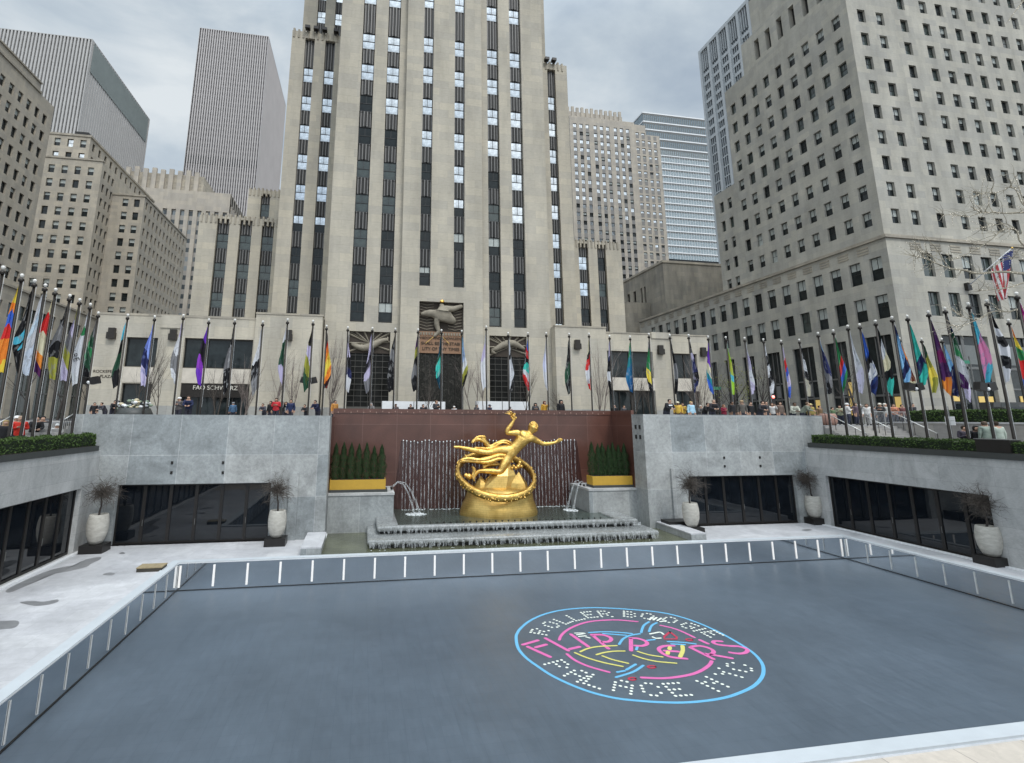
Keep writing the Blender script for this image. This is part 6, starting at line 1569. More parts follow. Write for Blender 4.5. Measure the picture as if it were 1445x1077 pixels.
folk = [
 (132.5, 579, BK, 'short', HD, 'stand', 'person in black barely showing above the wall at its left end'), (149, 578, (.05, .05, .06), 'short', HB, 'lean', 'person in charcoal leaning low left of the flower display'),
 (161, 565, BK, 'short', HD, 'lean', 'dark-haired person in black leaning on the wall left of the white flowers'), (167, 565.5, (.03, .03, .035), 'hood', BK, 'stand', 'hooded person in black beside the white flower display'),
 (254, 560.6, (.10, .09, .09), 'cap', (.7, .68, .66), 'hold', 'person with a white hat and patterned scarf next to a navy jacket'), (268, 559, (.012, .018, .06), 'short', HB, 'lean', 'broad person in a quilted navy jacket leaning on the left wall'),
 (329.5, 567.6, (.07, .14, .24), 'cap', (.22, .23, .25), 'stand', 'person seen from behind in a denim blue jacket and grey hat'), (374, 569.6, (.07, .07, .09), 'short', HD, 'lean', 'person in dark grey bending over the left wall'),
 (382.7, 566, BK, 'long', HD, 'stand', 'long-haired person in black left of a red coat'), (390.6, 561.7, (.55, .03, .04), 'long', HB, 'hold', 'person in a bright red coat above the left wall'),
 (398.5, 566, BK, 'short', HD, 'phone', 'person in black and white right of the red coat'), (404, 567, (.6, .58, .56), 'long', HB, 'stand', 'person in a white top between black and navy coats'), (411, 563.7, (.015, .025, .08), 'long', HB, 'stand', 'person in a long navy coat right of the red coat'),
 (433, 571, (.03, .03, .035), 'short', HD, 'lean', 'crouched person in black under the twin floodlights'), (449.8, 565, (.015, .02, .06), 'short', HD, 'lean', 'person in navy leaning at the right end of the left wall'),
 (472.8, 565, (.55, .25, .06), 'short', HD, 'stand', 'dark-haired person in an orange top above the red wall'), (525, 569, (.20, .19, .19), 'hood', (.25, .24, .24), 'lean', 'person in a grey hood stooping by the left entrance'),
 (558.4, 570, (.08, .06, .06), 'short', HB, 'stand', 'brown-haired person in front of the white barrier, leftmost of three'), (579.7, 570.5, BK, 'short', HD, 'stand', 'small dark-haired figure in front of the white barrier'),
 (597, 570.5, (.04, .04, .05), 'short', HD, 'phone', 'person in black holding up a phone at the white barrier'), (615.5, 565, (.05, .05, .055), 'short', (.12, .07, .04), 'hold', 'larger man in a dark jacket in front of the white barrier'),
 (641, 574, (.6, .6, .6), 'cap', (.68, .66, .63), 'stand', 'person with a white hat under the gilded curve of the doorway'), (672.6, 571, (.06, .06, .07), 'short', HD, 'stand', 'dark figure at the left end of the right white barrier'),
 (690.6, 571, NVY, 'cap', NVY, 'stand', 'person in a navy cap beside the right white barrier'), (720, 575, (.3, .2, .17), 'short', HB, 'stand', 'person in brown almost hidden behind the torch of the statue'),
 (755.4, 569, (.06, .06, .065), 'hood', BK, 'hold', 'person in a black hood left of a mustard jacket'), (768, 566, (.50, .27, .03), 'long', (.10, .03, .015), 'phone', 'long-haired person in a mustard jacket above the red wall'),
 (791, 561, BK, 'hood', BK, 'stand', 'tall person in a long black cloak above the red wall'), (867, 571, BK, 'short', HD, 'stand', 'dark figure at the right wing door'), (880, 572, (.07, .07, .08), 'short', HB, 'stand', 'grey figure at the right end of the red wall'),
 (938.9, 563.7, (.012, .012, .016), 'short', HD, 'lean', 'person in a black hoodie with a white print leaning on the right wall'),
 (956, 566.8, (.60, .38, .06), 'cap', (.6, .55, .42), 'stand', 'person in a yellow puffer jacket and pale hat'), (963, 568.6, (.48, .30, .05), 'long', HB, 'hold', 'second yellow jacket just right of the pale hat'),
 (974.4, 566.4, (.35, .55, .68), 'short', BLD, 'stand', 'person in a light blue coat above the right wall'), (984, 571.8, (.10, .10, .10), 'short', (.5, .48, .45), 'lean', 'grey-haired person between the light blue coat and a black coat'),
 (992.8, 568.6, BK, 'short', HD, 'lean', 'person in black left of a taller one in black'), (1002.8, 564, (.02, .018, .022), 'short', (.25, .2, .16), 'lean', 'big person in a dark coat left of the maroon top'),
 (1020.6, 571, (.22, .015, .04), 'long', (.20, .10, .05), 'hold', 'person in a maroon top above the right wall'), (1031.8, 566, BK, 'short', HD, 'stand', 'person in black right of the maroon top'),
 (1046, 565, (.10, .09, .08), 'cap', (.35, .25, .15), 'stand', 'person with a tan hat in the crowd above the right wall'), (1058, 567, BK, 'short', HD, 'stand', 'dark figure between the tan hat and the street lights'),
 (1070.4, 566, (.03, .03, .035), 'short', HD, 'lean', 'person in black with a pale chest print, right wall crowd'), (1079.4, 566.3, (.04, .035, .035), 'short', HB, 'stand', 'dark-clad person left of a white and black outfit'),
 (1089, 568.4, (.60, .58, .56), 'long', HB, 'phone', 'person in a white and black outfit right of the red signal'), (1099.5, 567, (.14, .10, .08), 'long', HB, 'stand', 'person in brown left of the cream jacket'),
 (1116.7, 568.4, (.50, .50, .42), 'short', HB, 'lean', 'person in a cream jacket leaning over the right wall'), (1129.9, 567.7, (.18, .20, .16), 'short', (.18, .12, .08), 'lean', 'person in a sage green jacket leaning beside the cream one'),
 (1143, 569.8, (.30, .24, .07), 'cap', (.6, .5, .25), 'stand', 'person in mustard near the end of the right wall'), (1155.5, 572.5, (.16, .10, .05), 'short', HD, 'stand', 'person in brown at the right end of the wall'),
]
for i, f in enumerate(folk): person(*f, rz=random.Random(i).uniform(-.7, .7), back=('behind' in f[6]), sk='skin_dark' if i % 7 == 3 else 'skin', grp=None)
mb = MB(); pr_ = [o for o in C.objects if o.get('label', '').startswith('person in a black hoodie')][0]; mb.box(-.12, -.195-.25, 1.27, .12, -.185-.25, 1.36); q = meshobj('white_print', mb.mesh('white_print', [M['white']]), pr_)
crowd = [
 (1173.5, 574.6, (.10, .16, .08), 'short', HD, 'stand', 'person in green behind the first white handrail', 36.2), (1184, 572, (.30, .32, .22), 'long', HB, 'hold', 'person in pale olive right of the green jacket', 36.8), (1194, 569, (.58, .57, .56), 'cap', (.7, .69, .67), 'hold', 'person in white with a white cap above the stairs', 36),
 (1205.3, 568.4, (.10, .07, .09), 'long', HB, 'stand', 'person in dark plum with long hair near the stairs', 36), (1212, 570.5, BK, 'cap', (.75, .74, .72), 'stand', 'person in black with a bright white cap', 37), (1222.6, 569.8, (.66, .65, .63), 'long', (.05, .025, .012), 'walk', 'curly-haired person in a white top walking by the stairs', 34.6),
 (1232, 573, (.12, .12, .13), 'short', HB, 'stand', 'person in charcoal behind the walking white top', 37.5), (1241, 568.5, (.05, .05, .05), 'cap', (.62, .58, .5), 'hold', 'person in black with a beige cap by the metal barriers', 38), (1247, 566, (.42, .42, .40), 'short', (.6, .57, .52), 'stand', 'pale grey-haired person by the metal barriers', 38),
 (1260, 569.4, (.50, .20, .12), 'short', HB, 'hold', 'person in rust red behind the metal barriers', 39), (1272, 571, (.14, .05, .05), 'short', HD, 'stand', 'person in dark red behind the metal barriers', 40), (1286, 566.7, (.02, .02, .025), 'short', HD, 'stand', 'person in black at the right end of the barriers', 37.6)]
for i, f in enumerate(crowd): person(*f[:7], Y=f[7], rz=random.Random(i+50).uniform(-1.2, 1.2), trous=(.4, .4, .4) if i in (5,) else (.03, .035, .06))
for i, f in enumerate([(1358.5, 597.8, (.06, .05, .07), 'short', HB, 'hold', 'seated-height person in mixed dark clothing behind the right hedge', 34.3), (1375, 598.5, BK, 'long', HD, 'stand', 'person in black with long dark hair behind the right hedge', 34.3),
    (1388, 591.6, (.24, .29, .25), 'short', (.10, .07, .05), 'stand', 'man in a sage jacket seen from behind at the right hedge', 34.3), (1404, 592.5, (.40, .46, .40), 'short', HB, 'phone', 'person in pale sage raising an arm behind the right hedge', 34.6)]):
    person(*f[:7], X=f[7], gz=TER-.25 if f[1] > 595 else TER, back='behind at' in f[6] or i > 1, rz=-.4)
for i, f in enumerate([(9, 592.8, BK, 'long', BLD, 'stand', 'blonde person in black behind the left hedge', -17.0), (26.6, 576, (.02, .025, .07), 'cap', (.75, .75, .74), 'stand', 'person in navy with a white cap behind the red vest', -18.6), (30.5, 587, (.62, .035, .02), 'short', (.5, .36, .26), 'hold', 'person in a bright red vest behind the left hedge', -17.0),
    (52.6, 581, BK, 'short', HD, 'lean', 'dark hunched person left of the tall one in black', -18.2), (63.7, 572, (.015, .015, .018), 'short', HD, 'stand', 'tall person in black behind the left hedge', -18.4), (80, 598, (.6, .6, .58), 'cap', (.7, .7, .68), 'lean', 'bent figure in white near the left handrails', -17.4)]):
    person(*f[:7], X=f[7], gz=TER, rz=.6)
# ------------------------------------------------------------------ trees
def bare(name, label, x, y, z, h, sd, mat, stems=1, spread=.5, grp=None, buds=None, r0=.07, depth=4, wid=1.):
    rnd = random.Random(sd); t = thing(name, label, 'tree', (x, y, z), grp); tr = MB(); br = MB(); tips = []
    def grow(p, d, ln, r, lev):
        n = 3; pts = [p]; rr = [r]
        for i in range(n):
            d = (d+Vector((rnd.uniform(-.14, .14), rnd.uniform(-.14, .14), rnd.uniform(-.02, .12)))).normalized(); pts.append(pts[-1]+d*ln/n); rr.append(r*(1-.35*(i+1)/n))
        (tr if lev == 0 else br).tube(pts, rr, 6 if lev == 0 else (4 if lev == 1 else 3), 0, False)
        if lev >= depth: tips.append(pts[-1]); return
        k = rnd.randint(3, 4) if lev else rnd.randint(4, 6)
        for i in range(k):
            f = rnd.uniform(.35, 1) if lev else rnd.uniform(.45, 1); q = pts[min(n, int(f*n))]; a = rnd.uniform(0, 6.28)
            dd = (d+Vector((math.cos(a)*spread*wid, math.sin(a)*spread, rnd.uniform(-.1, .25)))).normalized(); grow(q, dd, ln*rnd.uniform(.5, .72), rr[-1]*rnd.uniform(.45, .62), lev+1)
        grow(pts[-1], d, ln*.6, rr[-1]*.8, lev+1)
    for s in range(stems):
        a = rnd.uniform(0, 6.28); d = Vector((math.cos(a)*.16*(stems > 1), math.sin(a)*.1*(stems > 1), 1)).normalized(); grow(Vector((x+math.cos(a)*.12*(stems > 1), y, z)), d, h*.42, r0, 0)
    tr.build('trunk', mat, t, True); br.build('branches', mat, t)
    if buds:
        mb = MB()
        for p in tips:
            for _ in range(7): mb.leaf(p+Vector((rnd.uniform(-.3, .3), rnd.uniform(-.3, .3), rnd.uniform(-.35, .25))), rnd.uniform(.04, .09), 0, rnd)
        mb.build('young_leaves', buds, t)
    return t
tl = [(197, 7.6, 'bare multi-stemmed tree in front of the left wing shop corner', 3, 'bark'), (222, 6.4, 'slim bare tree just left of the long shop window', 1, 'bark'), (305, 5.6, 'small bare tree in front of the toy shop door', 2, 'bark'), (342, 6, 'pale-trunked bare tree at the right end of the toy shop', 3, 'bark_pale'),
      (381, 7.4, 'bare tree behind the red coat', 2, 'bark_pale'), (407, 6.8, 'bare tree behind the navy coat', 2, 'bark_pale'), (466, 8.2, 'bare tree left of the left entrance', 3, 'bark_pale'), (604, 6.6, 'bare tree left of the carved doorway', 1, 'bark'), (668, 7.8, 'slim bare tree right of the carved doorway', 2, 'bark_pale'), (682, 7.0, 'second slim bare tree right of the carved doorway', 1, 'bark_pale'),
      (739, 7.2, 'bare tree in the right entrance', 2, 'bark'), (791, 4.0, 'little bare tree behind the black cloak', 1, 'bark'), (850, 8.4, 'tall bare tree at the left end of the right wing', 3, 'bark_pale'), (893, 6.2, 'bare tree in front of the right wing shop window', 2, 'bark'), (919, 6.6, 'bare tree between the two right wing windows', 1, 'bark'), (990, 7.4, 'bare tree with pale twigs at the right end of the right wing', 4, 'bark_pale')]
for i, (px, h, lab, st_, mt) in enumerate(tl):
    p = at(px, 585, Y=43.2+(i % 3)*.7); bare('bare_tree', lab, p.x, p.y, ST, h, 100+i, M[mt], st_, .5, 'bare trees in front of the limestone tower', None, .05, 3, .7)
for i, (px, X_, Y_, h, lab, b) in enumerate([(1040, None, 50, 8.2, 'tree with fresh yellow-green buds at the street corner', M['budleaf']), (1076, None, 53, 8.5, 'dark bare tree in front of the right-hand shops', None), (1012, None, 56, 8, 'dark bare tree right of the limestone wing', None), (82, None, 58, 11, 'dark spreading bare tree behind the left flagpoles', None), (40, None, 52, 10, 'dark bare tree at the left edge behind the flags', None), (120, None, 60, 9, 'dark bare tree left of the low limestone wing', None), (1210, None, 43, 8.5, 'slim bare street tree before the lit shop window', None)]):
    p = at(px, 585, Y=Y_); bare('street_tree', lab, p.x, p.y, ST, h, 200+i, M['bark_dark'], 1, .62, 'street trees beside the plaza', b, .13, 4 if b is None else 3)
# nearest tree: limbs reaching in from the right, wound with fairy lights
def Z1(x, y): return (1245+x/4.49, 240+y/4.49)
TY = 21.
limbs = [([(1560, 560), (1545, 470), (1520, 400), (1480, 380)], .16), ([(1480, 380), (1445, 385.6), (1430, 384.5), (1410, 383.5), (1378, 386), (1361, 381.5), (1341, 379), (1321, 371.5), (1305, 364.7), (1290, 361.5)], .085), ([(1520, 400), (1490, 330), (1460, 300), (1445, 300), (1419, 301), (1401, 300), (1383, 300), (1370, 291)], .07),
  ([(1460, 395), (1445, 399), (1423, 406), (1401, 409), (1379, 410)], .05), ([(1490, 330), (1470, 360), (1441, 343), (1434, 325), (1416, 324), (1399, 338), (1379, 351), (1361, 360), (1340, 368)], .05), ([(1480, 380), (1460, 366), (1445, 366), (1428, 365)], .04), ([(1530, 450), (1490, 425), (1445, 434), (1423, 440), (1401, 440), (1379, 451), (1356, 460.5), (1343, 459)], .05),
  ([(1460, 300), (1443, 288), (1434, 269), (1423, 264.5), (1410, 271), (1388, 273), (1376, 277)], .035), ([(1445, 288), (1437, 262), (1430, 245)], .03), ([(1434, 325), (1420, 316), (1400, 318), (1385, 322)], .03), ([(1445, 0), (1420, 33)], .05), ([(1321, 371.5), (1312, 358), (1298, 355)], .025), ([(1341, 379), (1330, 366), (1322, 352)], .025), ([(1379, 451), (1360, 448), (1345, 438)], .025), ([(1383, 300), (1365, 306), (1345, 302), (1330, 305)], .03), ([(1401, 300), (1395, 285), (1402, 262)], .025)]
def ptree():
    b = at(1575, 640, Y=TY); t = thing('lit_tree', 'bare tree at the right edge whose branches are wound with fairy lights', 'tree', (b.x, TY, TER)); rnd = random.Random(4)
    mb = MB(); mb.tube([(b.x, TY, TER), (b.x-.05, TY, 8), tuple(at(1560, 560, Y=TY))], [.26, .22, .16], 9); mb.build('trunk', M['bark'], t, True)
    mb = MB(); lt = MB()
    for pts, r in limbs:
        P = smooth([at(x, y, Y=TY+.6*math.sin(x*.02)) for x, y in pts], 5); n = len(P); mb.tube(P, [max(.016, r*(1-.72*i/(n-1))) for i in range(n)], 5, 0, False)
        for i in range(n-1):
            L_ = (P[i+1]-P[i]).length; m_ = max(1, int(L_/.11))
            for k in range(m_):
                if rnd.random() < (.5 if r > .028 else .3):
                    q = P[i].lerp(P[i+1], (k+rnd.random())/m_)+Vector((rnd.uniform(-1, 1), -1, rnd.uniform(-1, 1)))*r*.8; s = .010; lt.box(q.x-s, q.y-s, q.z-s, q.x+s, q.y+s, q.z+s)
        for _ in range(int(n*.9)):
            q = P[rnd.randint(n//3, n-1)]; d = Vector((rnd.uniform(-1, .1), rnd.uniform(-.6, .6), rnd.uniform(-.8, .9))).normalized(); tw = [q]
            for k in range(5): d = (d+Vector((rnd.uniform(-.4, .2), rnd.uniform(-.4, .4), rnd.uniform(-.4, .4)))).normalized(); tw.append(tw[-1]+d*rnd.uniform(.12, .3))
            mb.tube(tw, [.018, .015, .012, .009, .007, .005], 3, 0, False)
            if rnd.random() < .3:
                for k in range(5): q2 = tw[k]; s = .008; lt.box(q2.x-s, q2.y-s, q2.z-s, q2.x+s, q2.y+s, q2.z+s)
    br = mb.build('branches', plain('lit_bark', (.30, .27, .21), .85, 0, .3, 10), t); o = lt.build('fairy_lights', M['fairy'], t); o['kind'] = 'stuff'  # branch bark painted paler, with the fairy lights' glow in its colour
ptree()
# ------------------------------------------------------------------ american flag on an angled staff
a, b = at(1366, 404, Y=48.2), at(1428, 350, Y=44.5)
t = thing('angled_flagstaff', 'white angled flagstaff projecting from the right-hand building', 'flagpole', tuple(a)); mb = MB(); mb.tube([a, b], [.09, .05], 8); mb.build('staff', M['white'], t, True)
mb = MB(); mb.box(a.x-.3, a.y-.2, a.z-.5, a.x+.3, a.y+.4, a.z+.4); mb.build('bracket', M['blackmetal'], t); mb = MB(); mb.lathe([(.05, -.1), (.12, 0), (.03, .12)], tuple(b), 8); mb.build('finial', M['gold'], t)
V, F, UVs = [], [], []; nu, nv = 16, 20
c1, c2 = at(1398, 384, Y=45.8), at(1426, 353, Y=44.6)
tipa, tipb = at(1412, 425, Y=45.6), at(1424, 372, Y=44.7)
for j_ in range(nv):
    v_ = j_/(nv-1)
    for i in range(nu):
        u = i/(nu-1); top_ = c1.lerp(c2, u); bot = tipa+Vector((.25*u, -.35*u, .25*u)) if True else tipa
        p = top_.lerp(bot, v_**1.15)+Vector((.10*math.sin(u*14+v_*4), .22*math.sin(u*11+2*v_), .05*math.sin(u*9))); V.append(p); UVs.append((u, v_))
for j_ in range(nv-1):
    for i in range(nu-1): k = j_*nu+i; F.append((k, k+nu, k+nu+1, k+1))
me = bpy.data.meshes.new('national_flag'); me.from_pydata([tuple(p-c1) for p in V], [], F)
ms = [plain('flag_red', (.42, .05, .06), .8), plain('flag_white', (.62, .60, .60), .8), plain('flag_blue', (.03, .04, .14), .8)]
for m_ in ms: me.materials.append(m_)
ul = me.uv_layers.new(name='fl').data
for p in me.polygons:
    k = p.index; i, j_ = k % (nu-1), k//(nu-1); p.material_index = 2 if (i > 7 and j_ < 8) else i % 2 if i < 14 else 0; p.use_smooth = True
    if i > 7 and j_ < 8 and (i+j_) % 3 == 0: p.material_index = 2
fo_ = meshobj('national_flag', me, None, tuple(c1)); tag(fo_, 'red, white and blue striped national flag hanging from the angled white staff', 'flag')
mb = MB()
for i in range(6):
    for j_ in range(5):
        u, v_ = (8.6+i*1.1)/15, (.7+j_*1.5)/19; i0, j0 = int(u*15), int(v_*19); p = V[j0*nu+i0]+Vector((0, -.06, 0)); s = .035; mb.box(p.x-s, p.y-s, p.z-s, p.x+s, p.y+s*.2, p.z+s)
mb.build('stars', M['white'], fo_)
# ------------------------------------------------------------------ plaza furniture
def twin(label, px, py, Y, zb=ST, pole=True):
    p = at(px, py, Y=Y); t = thing('floodlight_pair', label, 'floodlight', (p.x, p.y, p.z), 'twin floodlights fixed to flagpoles'); mb = MB()
    for s in (-1, 1): mb.obox((p.x+s*.32, p.y-.1, p.z), Vector((.22, 0, .05*s)), Vector((0, .16, 0)), Vector((-.06*s, 0, .2)))
    mb.build('lamp_head', M['blackmetal'], t); mb = MB(); mb.box(p.x-.14, p.y-.14, p.z-.05, p.x+.14, p.y+.1, p.z+.02); mb.build('bracket', M['blackmetal'], t)
    mb = MB(); mb.lathe([(.05, -.1), (.1, 0), (.05, .08)], (p.x+.03, p.y-.2, p.z-.12), 8); mb.build('lens', M['white'], t, True)
twin('twin black floodlights on the pole below the olive flag', 436, 537, 36.6); twin('twin black floodlights at the left end of the rear row', 127, 537, 33); twin('twin black floodlights on a right-hand pole near the sky blue flag', 1387, 546, 21.5); twin('twin black floodlights on a pole near the turquoise flag', 1287, 546, 25)
def rails(label, px0, py0, px1, py1, x=None, Y0=33.5, drop=True):
    a = at(px0, py0, Y=Y0); b = at(px1, py1, X=a.x+(.15 if a.x > 0 else -.15)); t = thing('handrail', label, 'handrail', (a.x, a.y, a.z-1), 'white stair handrails')
    mb = MB(); mb.tube([a, b], .035, 8); mb.build('rail', M['chrome'], t, True); mb = MB(); n = 5
    for i in range(n): q = a.lerp(b, i/(n-1)); mb.tube([q, q-Vector((0, 0, .95))], .02, 6)
    mb.build('post', M['blackmetal'], t)
rails('white handrail starting at the end of the right granite wall', 1163.8, 582.2, 1222, 611.7); rails('second white handrail down the right stairs', 1222, 587.8, 1257, 605); rails('third white handrail down the right stairs, curving level at its foot', 1257.5, 581.2, 1322.5, 611.7)
rails('short white handrail by the left wall end', 102.7, 585, 91, 592); rails('long white handrail down the left stairs', 87, 596.7, 68, 613); rails('white handrail at the left edge', 15, 587.6, -10, 602)
def stairs(label, x0, x1):
    t = thing('stairs', label, 'stairs', ((x0+x1)/2, 33.6, TER)); mb = MB(); n = 9
    for i in range(n): mb.box(x0, 33.85-.36*(i+1), TER-.05, x1, 33.85-.36*i, ST-(ST-TER)*(i+1)/n+.14)
    mb.build('steps', M['sidestone'], t)
stairs('stone stairs down from the plaza on the right', 34.35, 40.9); stairs('stone stairs down from the plaza on the left', -23.9, -16.7)
t = thing('terrace_wall', 'pale stone terrace wall behind the people at the right edge', 'wall', (41, 20, TER)); mb = MB(); mb.box(41, -6, TER-1, 41.5, 33.9, 7.1); mb.build('wall', M['sidestone'], t); mb = MB(); mb.box(40.94, -6, 7.1, 41.56, 33.9, 7.2); mb.build('coping', M['deck'], t)
t = thing('terrace_wall', 'stone terrace wall at the left edge behind the left hedge', 'wall', (-24, 20, TER)); mb = MB(); mb.box(-24.5, -6, TER-1, -24, 33.9, 7.1); mb.build('wall', M['sidestone'], t); mb = MB(); mb.box(-24.56, -6, 7.1, -23.94, 33.9, 7.2); mb.build('coping', M['deck'], t)
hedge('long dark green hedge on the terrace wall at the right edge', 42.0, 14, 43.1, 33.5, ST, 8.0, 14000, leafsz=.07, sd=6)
t = thing('stone_planter', 'round reddish stone planter at the top of the right stairs', 'planter', tuple(at(1169, 604, Y=35.2))); p = at(1169, 596, Y=35.2); mb = MB(); mb.lathe([(.5, 0), (.62, .3), (.6, .75), (.5, .9)], (p.x, p.y, ST), 20); mb.build('bowl', plain('pink_granite', (.33, .19, .15), .6), t, True); mb = MB(); mb.lathe([(.48, 0), (.3, .06), (.05, .08)], (p.x, p.y, ST+.88), 16); mb.build('soil', M['soil'], t)
def barrier(label, p0, p1):
    t = thing('crowd_barrier', label, 'barrier', tuple(p0), 'metal crowd barriers'); a, b = Vector(p0), Vector(p1); mb = MB(); h = Vector((0, 0, 1.1))
    mb.tube([a+Vector((0, 0, .1)), a+h, b+h, b+Vector((0, 0, .1))], .025, 6); mb.tube([a+Vector((0, 0, .2)), b+Vector((0, 0, .2))], .02, 6); mb.build('frame', M['chrome'], t)
    mb = MB()
    for i in range(1, 14): q = a.lerp(b, i/14); mb.tube([q+Vector((0, 0, .2)), q+h], .009, 4)
    mb.build('bars', M['chrome'], t)
for i in range(3): x = 40.2+i*2.2; barrier('metal crowd barrier above the right stairs, '+('left', 'middle', 'right')[i]+' of three', (x, 35.4+i*.2, ST), (x+2.0, 35.5+i*.2, ST))
def panel(label, xa_, xb_, Y=45.6):
    a, b = at(xa_, 576, Y=Y).x, at(xb_, 576, Y=Y).x; zt = at((xa_+xb_)/2, 566.5, Y=Y).z; t = thing('white_hoarding', label, 'hoarding', ((a+b)/2, Y, ST)); mb = MB(); mb.box(a, Y, ST+.1, b, Y+.06, zt); mb.build('board', M['white'], t); mb = MB()
    n = max(2, int((b-a)/2)); 
    for i in range(n+1): x = a+(b-a)*i/n; mb.box(x-.03, Y-.02, ST, x+.03, Y, zt)
    mb.build('post', M['frame_grey'], t)
panel('white hoarding between the left entrance and the carved doorway', 538.5, 628.5); panel('white hoarding in front of the right entrance', 671, 746)
# white flower display
p = at(190, 575, Y=36.4); t = thing('flower_display', 'big mound of white and cream flowers behind the left wall', 'flowers', (p.x, p.y, ST)); mb = MB(); rnd = random.Random(8)
mb.lathe([(1.0, 0), (1.1, .5), (.9, .9)], (p.x, p.y, ST), 16); mb.build('basket', M['ledge'], t, True); mb = MB()
for k in range(60):
    a = rnd.uniform(0, 6.28); r = rnd.uniform(0, 1.15); x, y, z = p.x+math.cos(a)*r*.95, p.y+math.sin(a)*r*.4, ST+.75+rnd.uniform(0, .75)*(1-.25*r); s = rnd.uniform(.09, .17)
    mb.lathe([(s*.3, -s*.6), (s, -.1*s), (s*.9, s*.3), (s*.4, s*.6)], (x, y, z), 7, rnd.choice([0, 0, 1, 2]))
mb.build('blossoms', [M['white'], plain('cream_blossom', (.60, .52, .36), .7), plain('sage_blossom', (.24, .30, .22), .7)], t, True)
# traffic signal and signs on the right
p = at(1089, 562, Y=46); t = thing('traffic_signal', 'traffic signal showing red at the street corner', 'traffic light', (p.x, p.y, ST)); mb = MB(); mb.tube([(p.x, p.y, ST), (p.x, p.y, p.z+.2)], .07, 8); mb.build('post', M['blackmetal'], t)
mb = MB(); mb.box(p.x-.22, p.y-.2, p.z-.75, p.x+.22, p.y+.15, p.z+.4); mb.build('housing', M['blackmetal'], t); mb = MB(); mb.lathe([(.05, -.15), (.15, -.1), (.17, 0), (.15, .1), (.05, .15)], (p.x, p.y-.22, p.z+.12), 12, 0, 1, .4); mb.build('red_lamp', M['redlight'], t, True)
for px, py, Y, lab in ((1362, 511, 42, 'green street name sign on a grey post near the sky blue flag'), (1011, 548, 52, 'small green street sign beyond the right wing')):
    p = at(px, py, Y=Y); t = thing('street_sign', lab, 'sign', (p.x, p.y, ST)); mb = MB(); mb.tube([(p.x+.6, p.y, ST), (p.x+.6, p.y, p.z+.6)], .06, 8); mb.build('post', M['frame_grey'], t); mb = MB(); mb.box(p.x-1.1, p.y-.05, p.z-.17, p.x+.5, p.y-.02, p.z+.17); mb.build('plate', plain('sign_green', (.03, .20, .12), .5), t)
p = at(1341, 594, X=40.5); t = thing('notice_board', 'small white notice with four squares behind the right hedge', 'sign', (p.x, p.y, TER)); mb = MB(); mb.tube([(p.x, p.y, TER), (p.x, p.y, p.z+1.0)], .025, 6); mb.build('post', M['frame_grey'], t); mb = MB()
for i in (0, 1):
    for j_ in (0, 1): mb.box(p.x-.03, p.y-.3+i*.31, p.z-.3+j_*.31, p.x, p.y-.01+i*.31, p.z-.01+j_*.31)
mb.build('plate', M['white'], t)
for i, (px, py, X_) in enumerate(((52.5, 614, -15.9), (65, 611, -15.9), (46, 616, -15.9))): pass
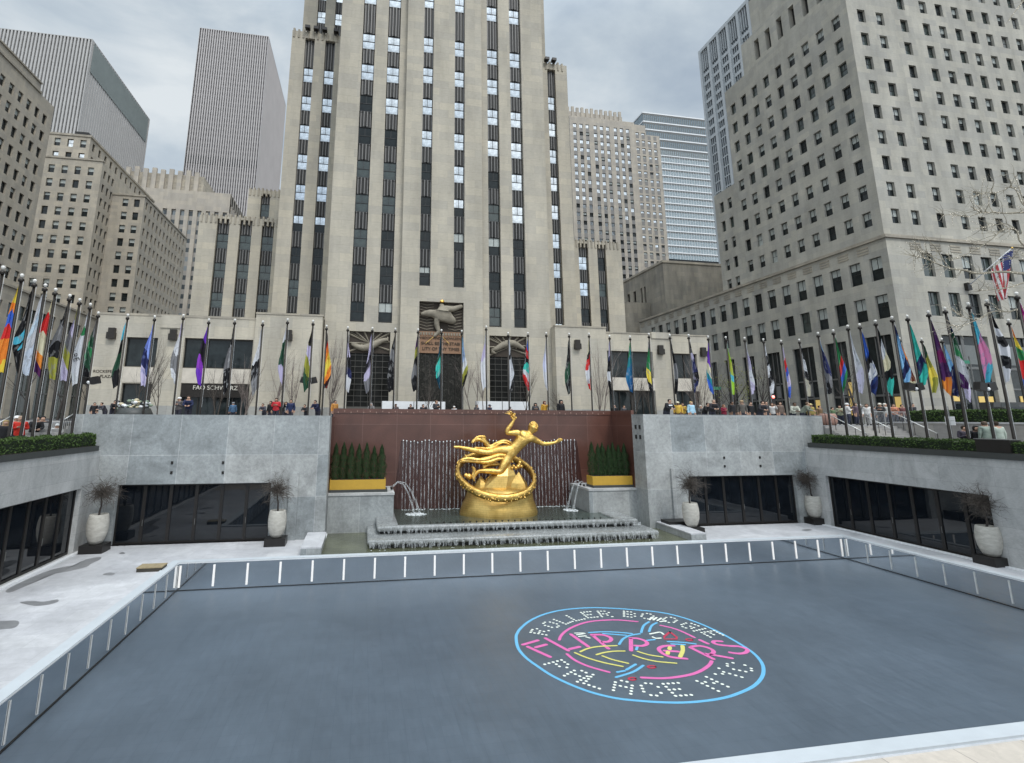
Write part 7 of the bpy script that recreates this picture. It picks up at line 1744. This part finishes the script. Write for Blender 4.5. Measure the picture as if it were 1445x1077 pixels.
# vehicles on the street behind the right terrace
def car(label, x, y, rz, col, L_=4.8, Hh=1.75, van=False):
    t = thing('parked_car', label, 'car', (x, y, ST), None, rz); pts = [(-L_/2, .35), (-L_/2+.05, .85), (-L_/2+.15, 1.02), (-L_*.36, 1.08), (-L_*.24, Hh-.06), (-L_*.16, Hh), (L_*.36, Hh-.02), (L_/2-.15, 1.05), (L_/2, .9), (L_/2, .35)]
    if van: pts = [(-L_/2, .35), (-L_/2, 1.2), (-L_*.40, 1.3), (-L_*.34, Hh), (L_/2-.05, Hh), (L_/2, .35)]
    mb = MB(); W2 = .92
    for s in (-1, 1):
        f = [(px_, s*(W2 if pz < 1.1 else W2-.16), pz) for px_, pz in pts]; mb.face(f if s < 0 else f[::-1])
    n = len(pts)
    for i in range(n):
        (xa_, za), (xb_, zb) = pts[i], pts[(i+1) % n]; wa, wb = (W2 if za < 1.1 else W2-.16), (W2 if zb < 1.1 else W2-.16); mb.face([(xa_, -wa, za), (xa_, wa, za), (xb_, wb, zb), (xb_, -wb, zb)])
    o = meshobj('body', mb.mesh('body', [plain('car_paint', col, .2, .3, .05)]), t); m_ = o.modifiers.new('b', 'BEVEL'); m_.width = .06; m_.segments = 2
    for s in (-1, 1):
        mb = MB(); mb.face([(-L_*.22, s*(W2-.10), 1.12), (L_*.34, s*(W2-.10), 1.12), (L_*.28, s*(W2-.15), Hh-.12), (-L_*.15, s*(W2-.15), Hh-.12)]); meshobj('side_window', mb.mesh('side_window', [M['pane_dark']]), t)
        for xx in (-L_*.31, L_*.31):
            wm = MB(); wm.lathe([(.1, -.12), (.34, -.12), (.36, -.06), (.36, .06), (.34, .12), (.1, .12)], (0, 0, 0), 18); w_ = meshobj('wheel', wm.mesh('wheel', [M['blackmetal']], (0, 0, 0), True), t, (xx, s*(W2-.1), .36), (R(90), 0, 0))
            hm = MB(); hm.lathe([(.05, -.13), (.2, -.125), (.2, .125), (.05, .13)], (0, 0, 0), 12); meshobj('rim', hm.mesh('rim', [M['chrome']]), w_)
        mb = MB(); mb.box(-L_/2-.02, s*.7-.14, .72, -L_/2+.06, s*.7+.14, .88); meshobj('headlight', mb.mesh('headlight', [M['white']]), t)
    mb = MB(); mb.face([(-L_*.345, -W2+.2, 1.13), (-L_*.345, W2-.2, 1.13), (-L_*.235, W2-.26, Hh-.1), (-L_*.235, -W2+.26, Hh-.1)]); meshobj('windscreen', mb.mesh('windscreen', [M['pane_dark']]), t)
    return t
p = at(1418, 572, Y=42.5); car('black car with a long roof passing behind the right hedge', p.x, p.y, 0, (.012, .013, .015), 5, 1.85); p = at(1408, 562, Y=46.2); car('dark boxy van behind the black car', p.x, p.y, 0, (.05, .05, .05), 5.4, 2.5, True)
p = at(1440, 566, Y=40.2); car('white car cut by the right edge of the photo', p.x+3, p.y, 0, (.6, .6, .6), 4.6, 1.7); p = at(1000, 573, Y=52); car('dark car on the street beyond the right wing', p.x+1, p.y+4, R(90), (.02, .02, .022))
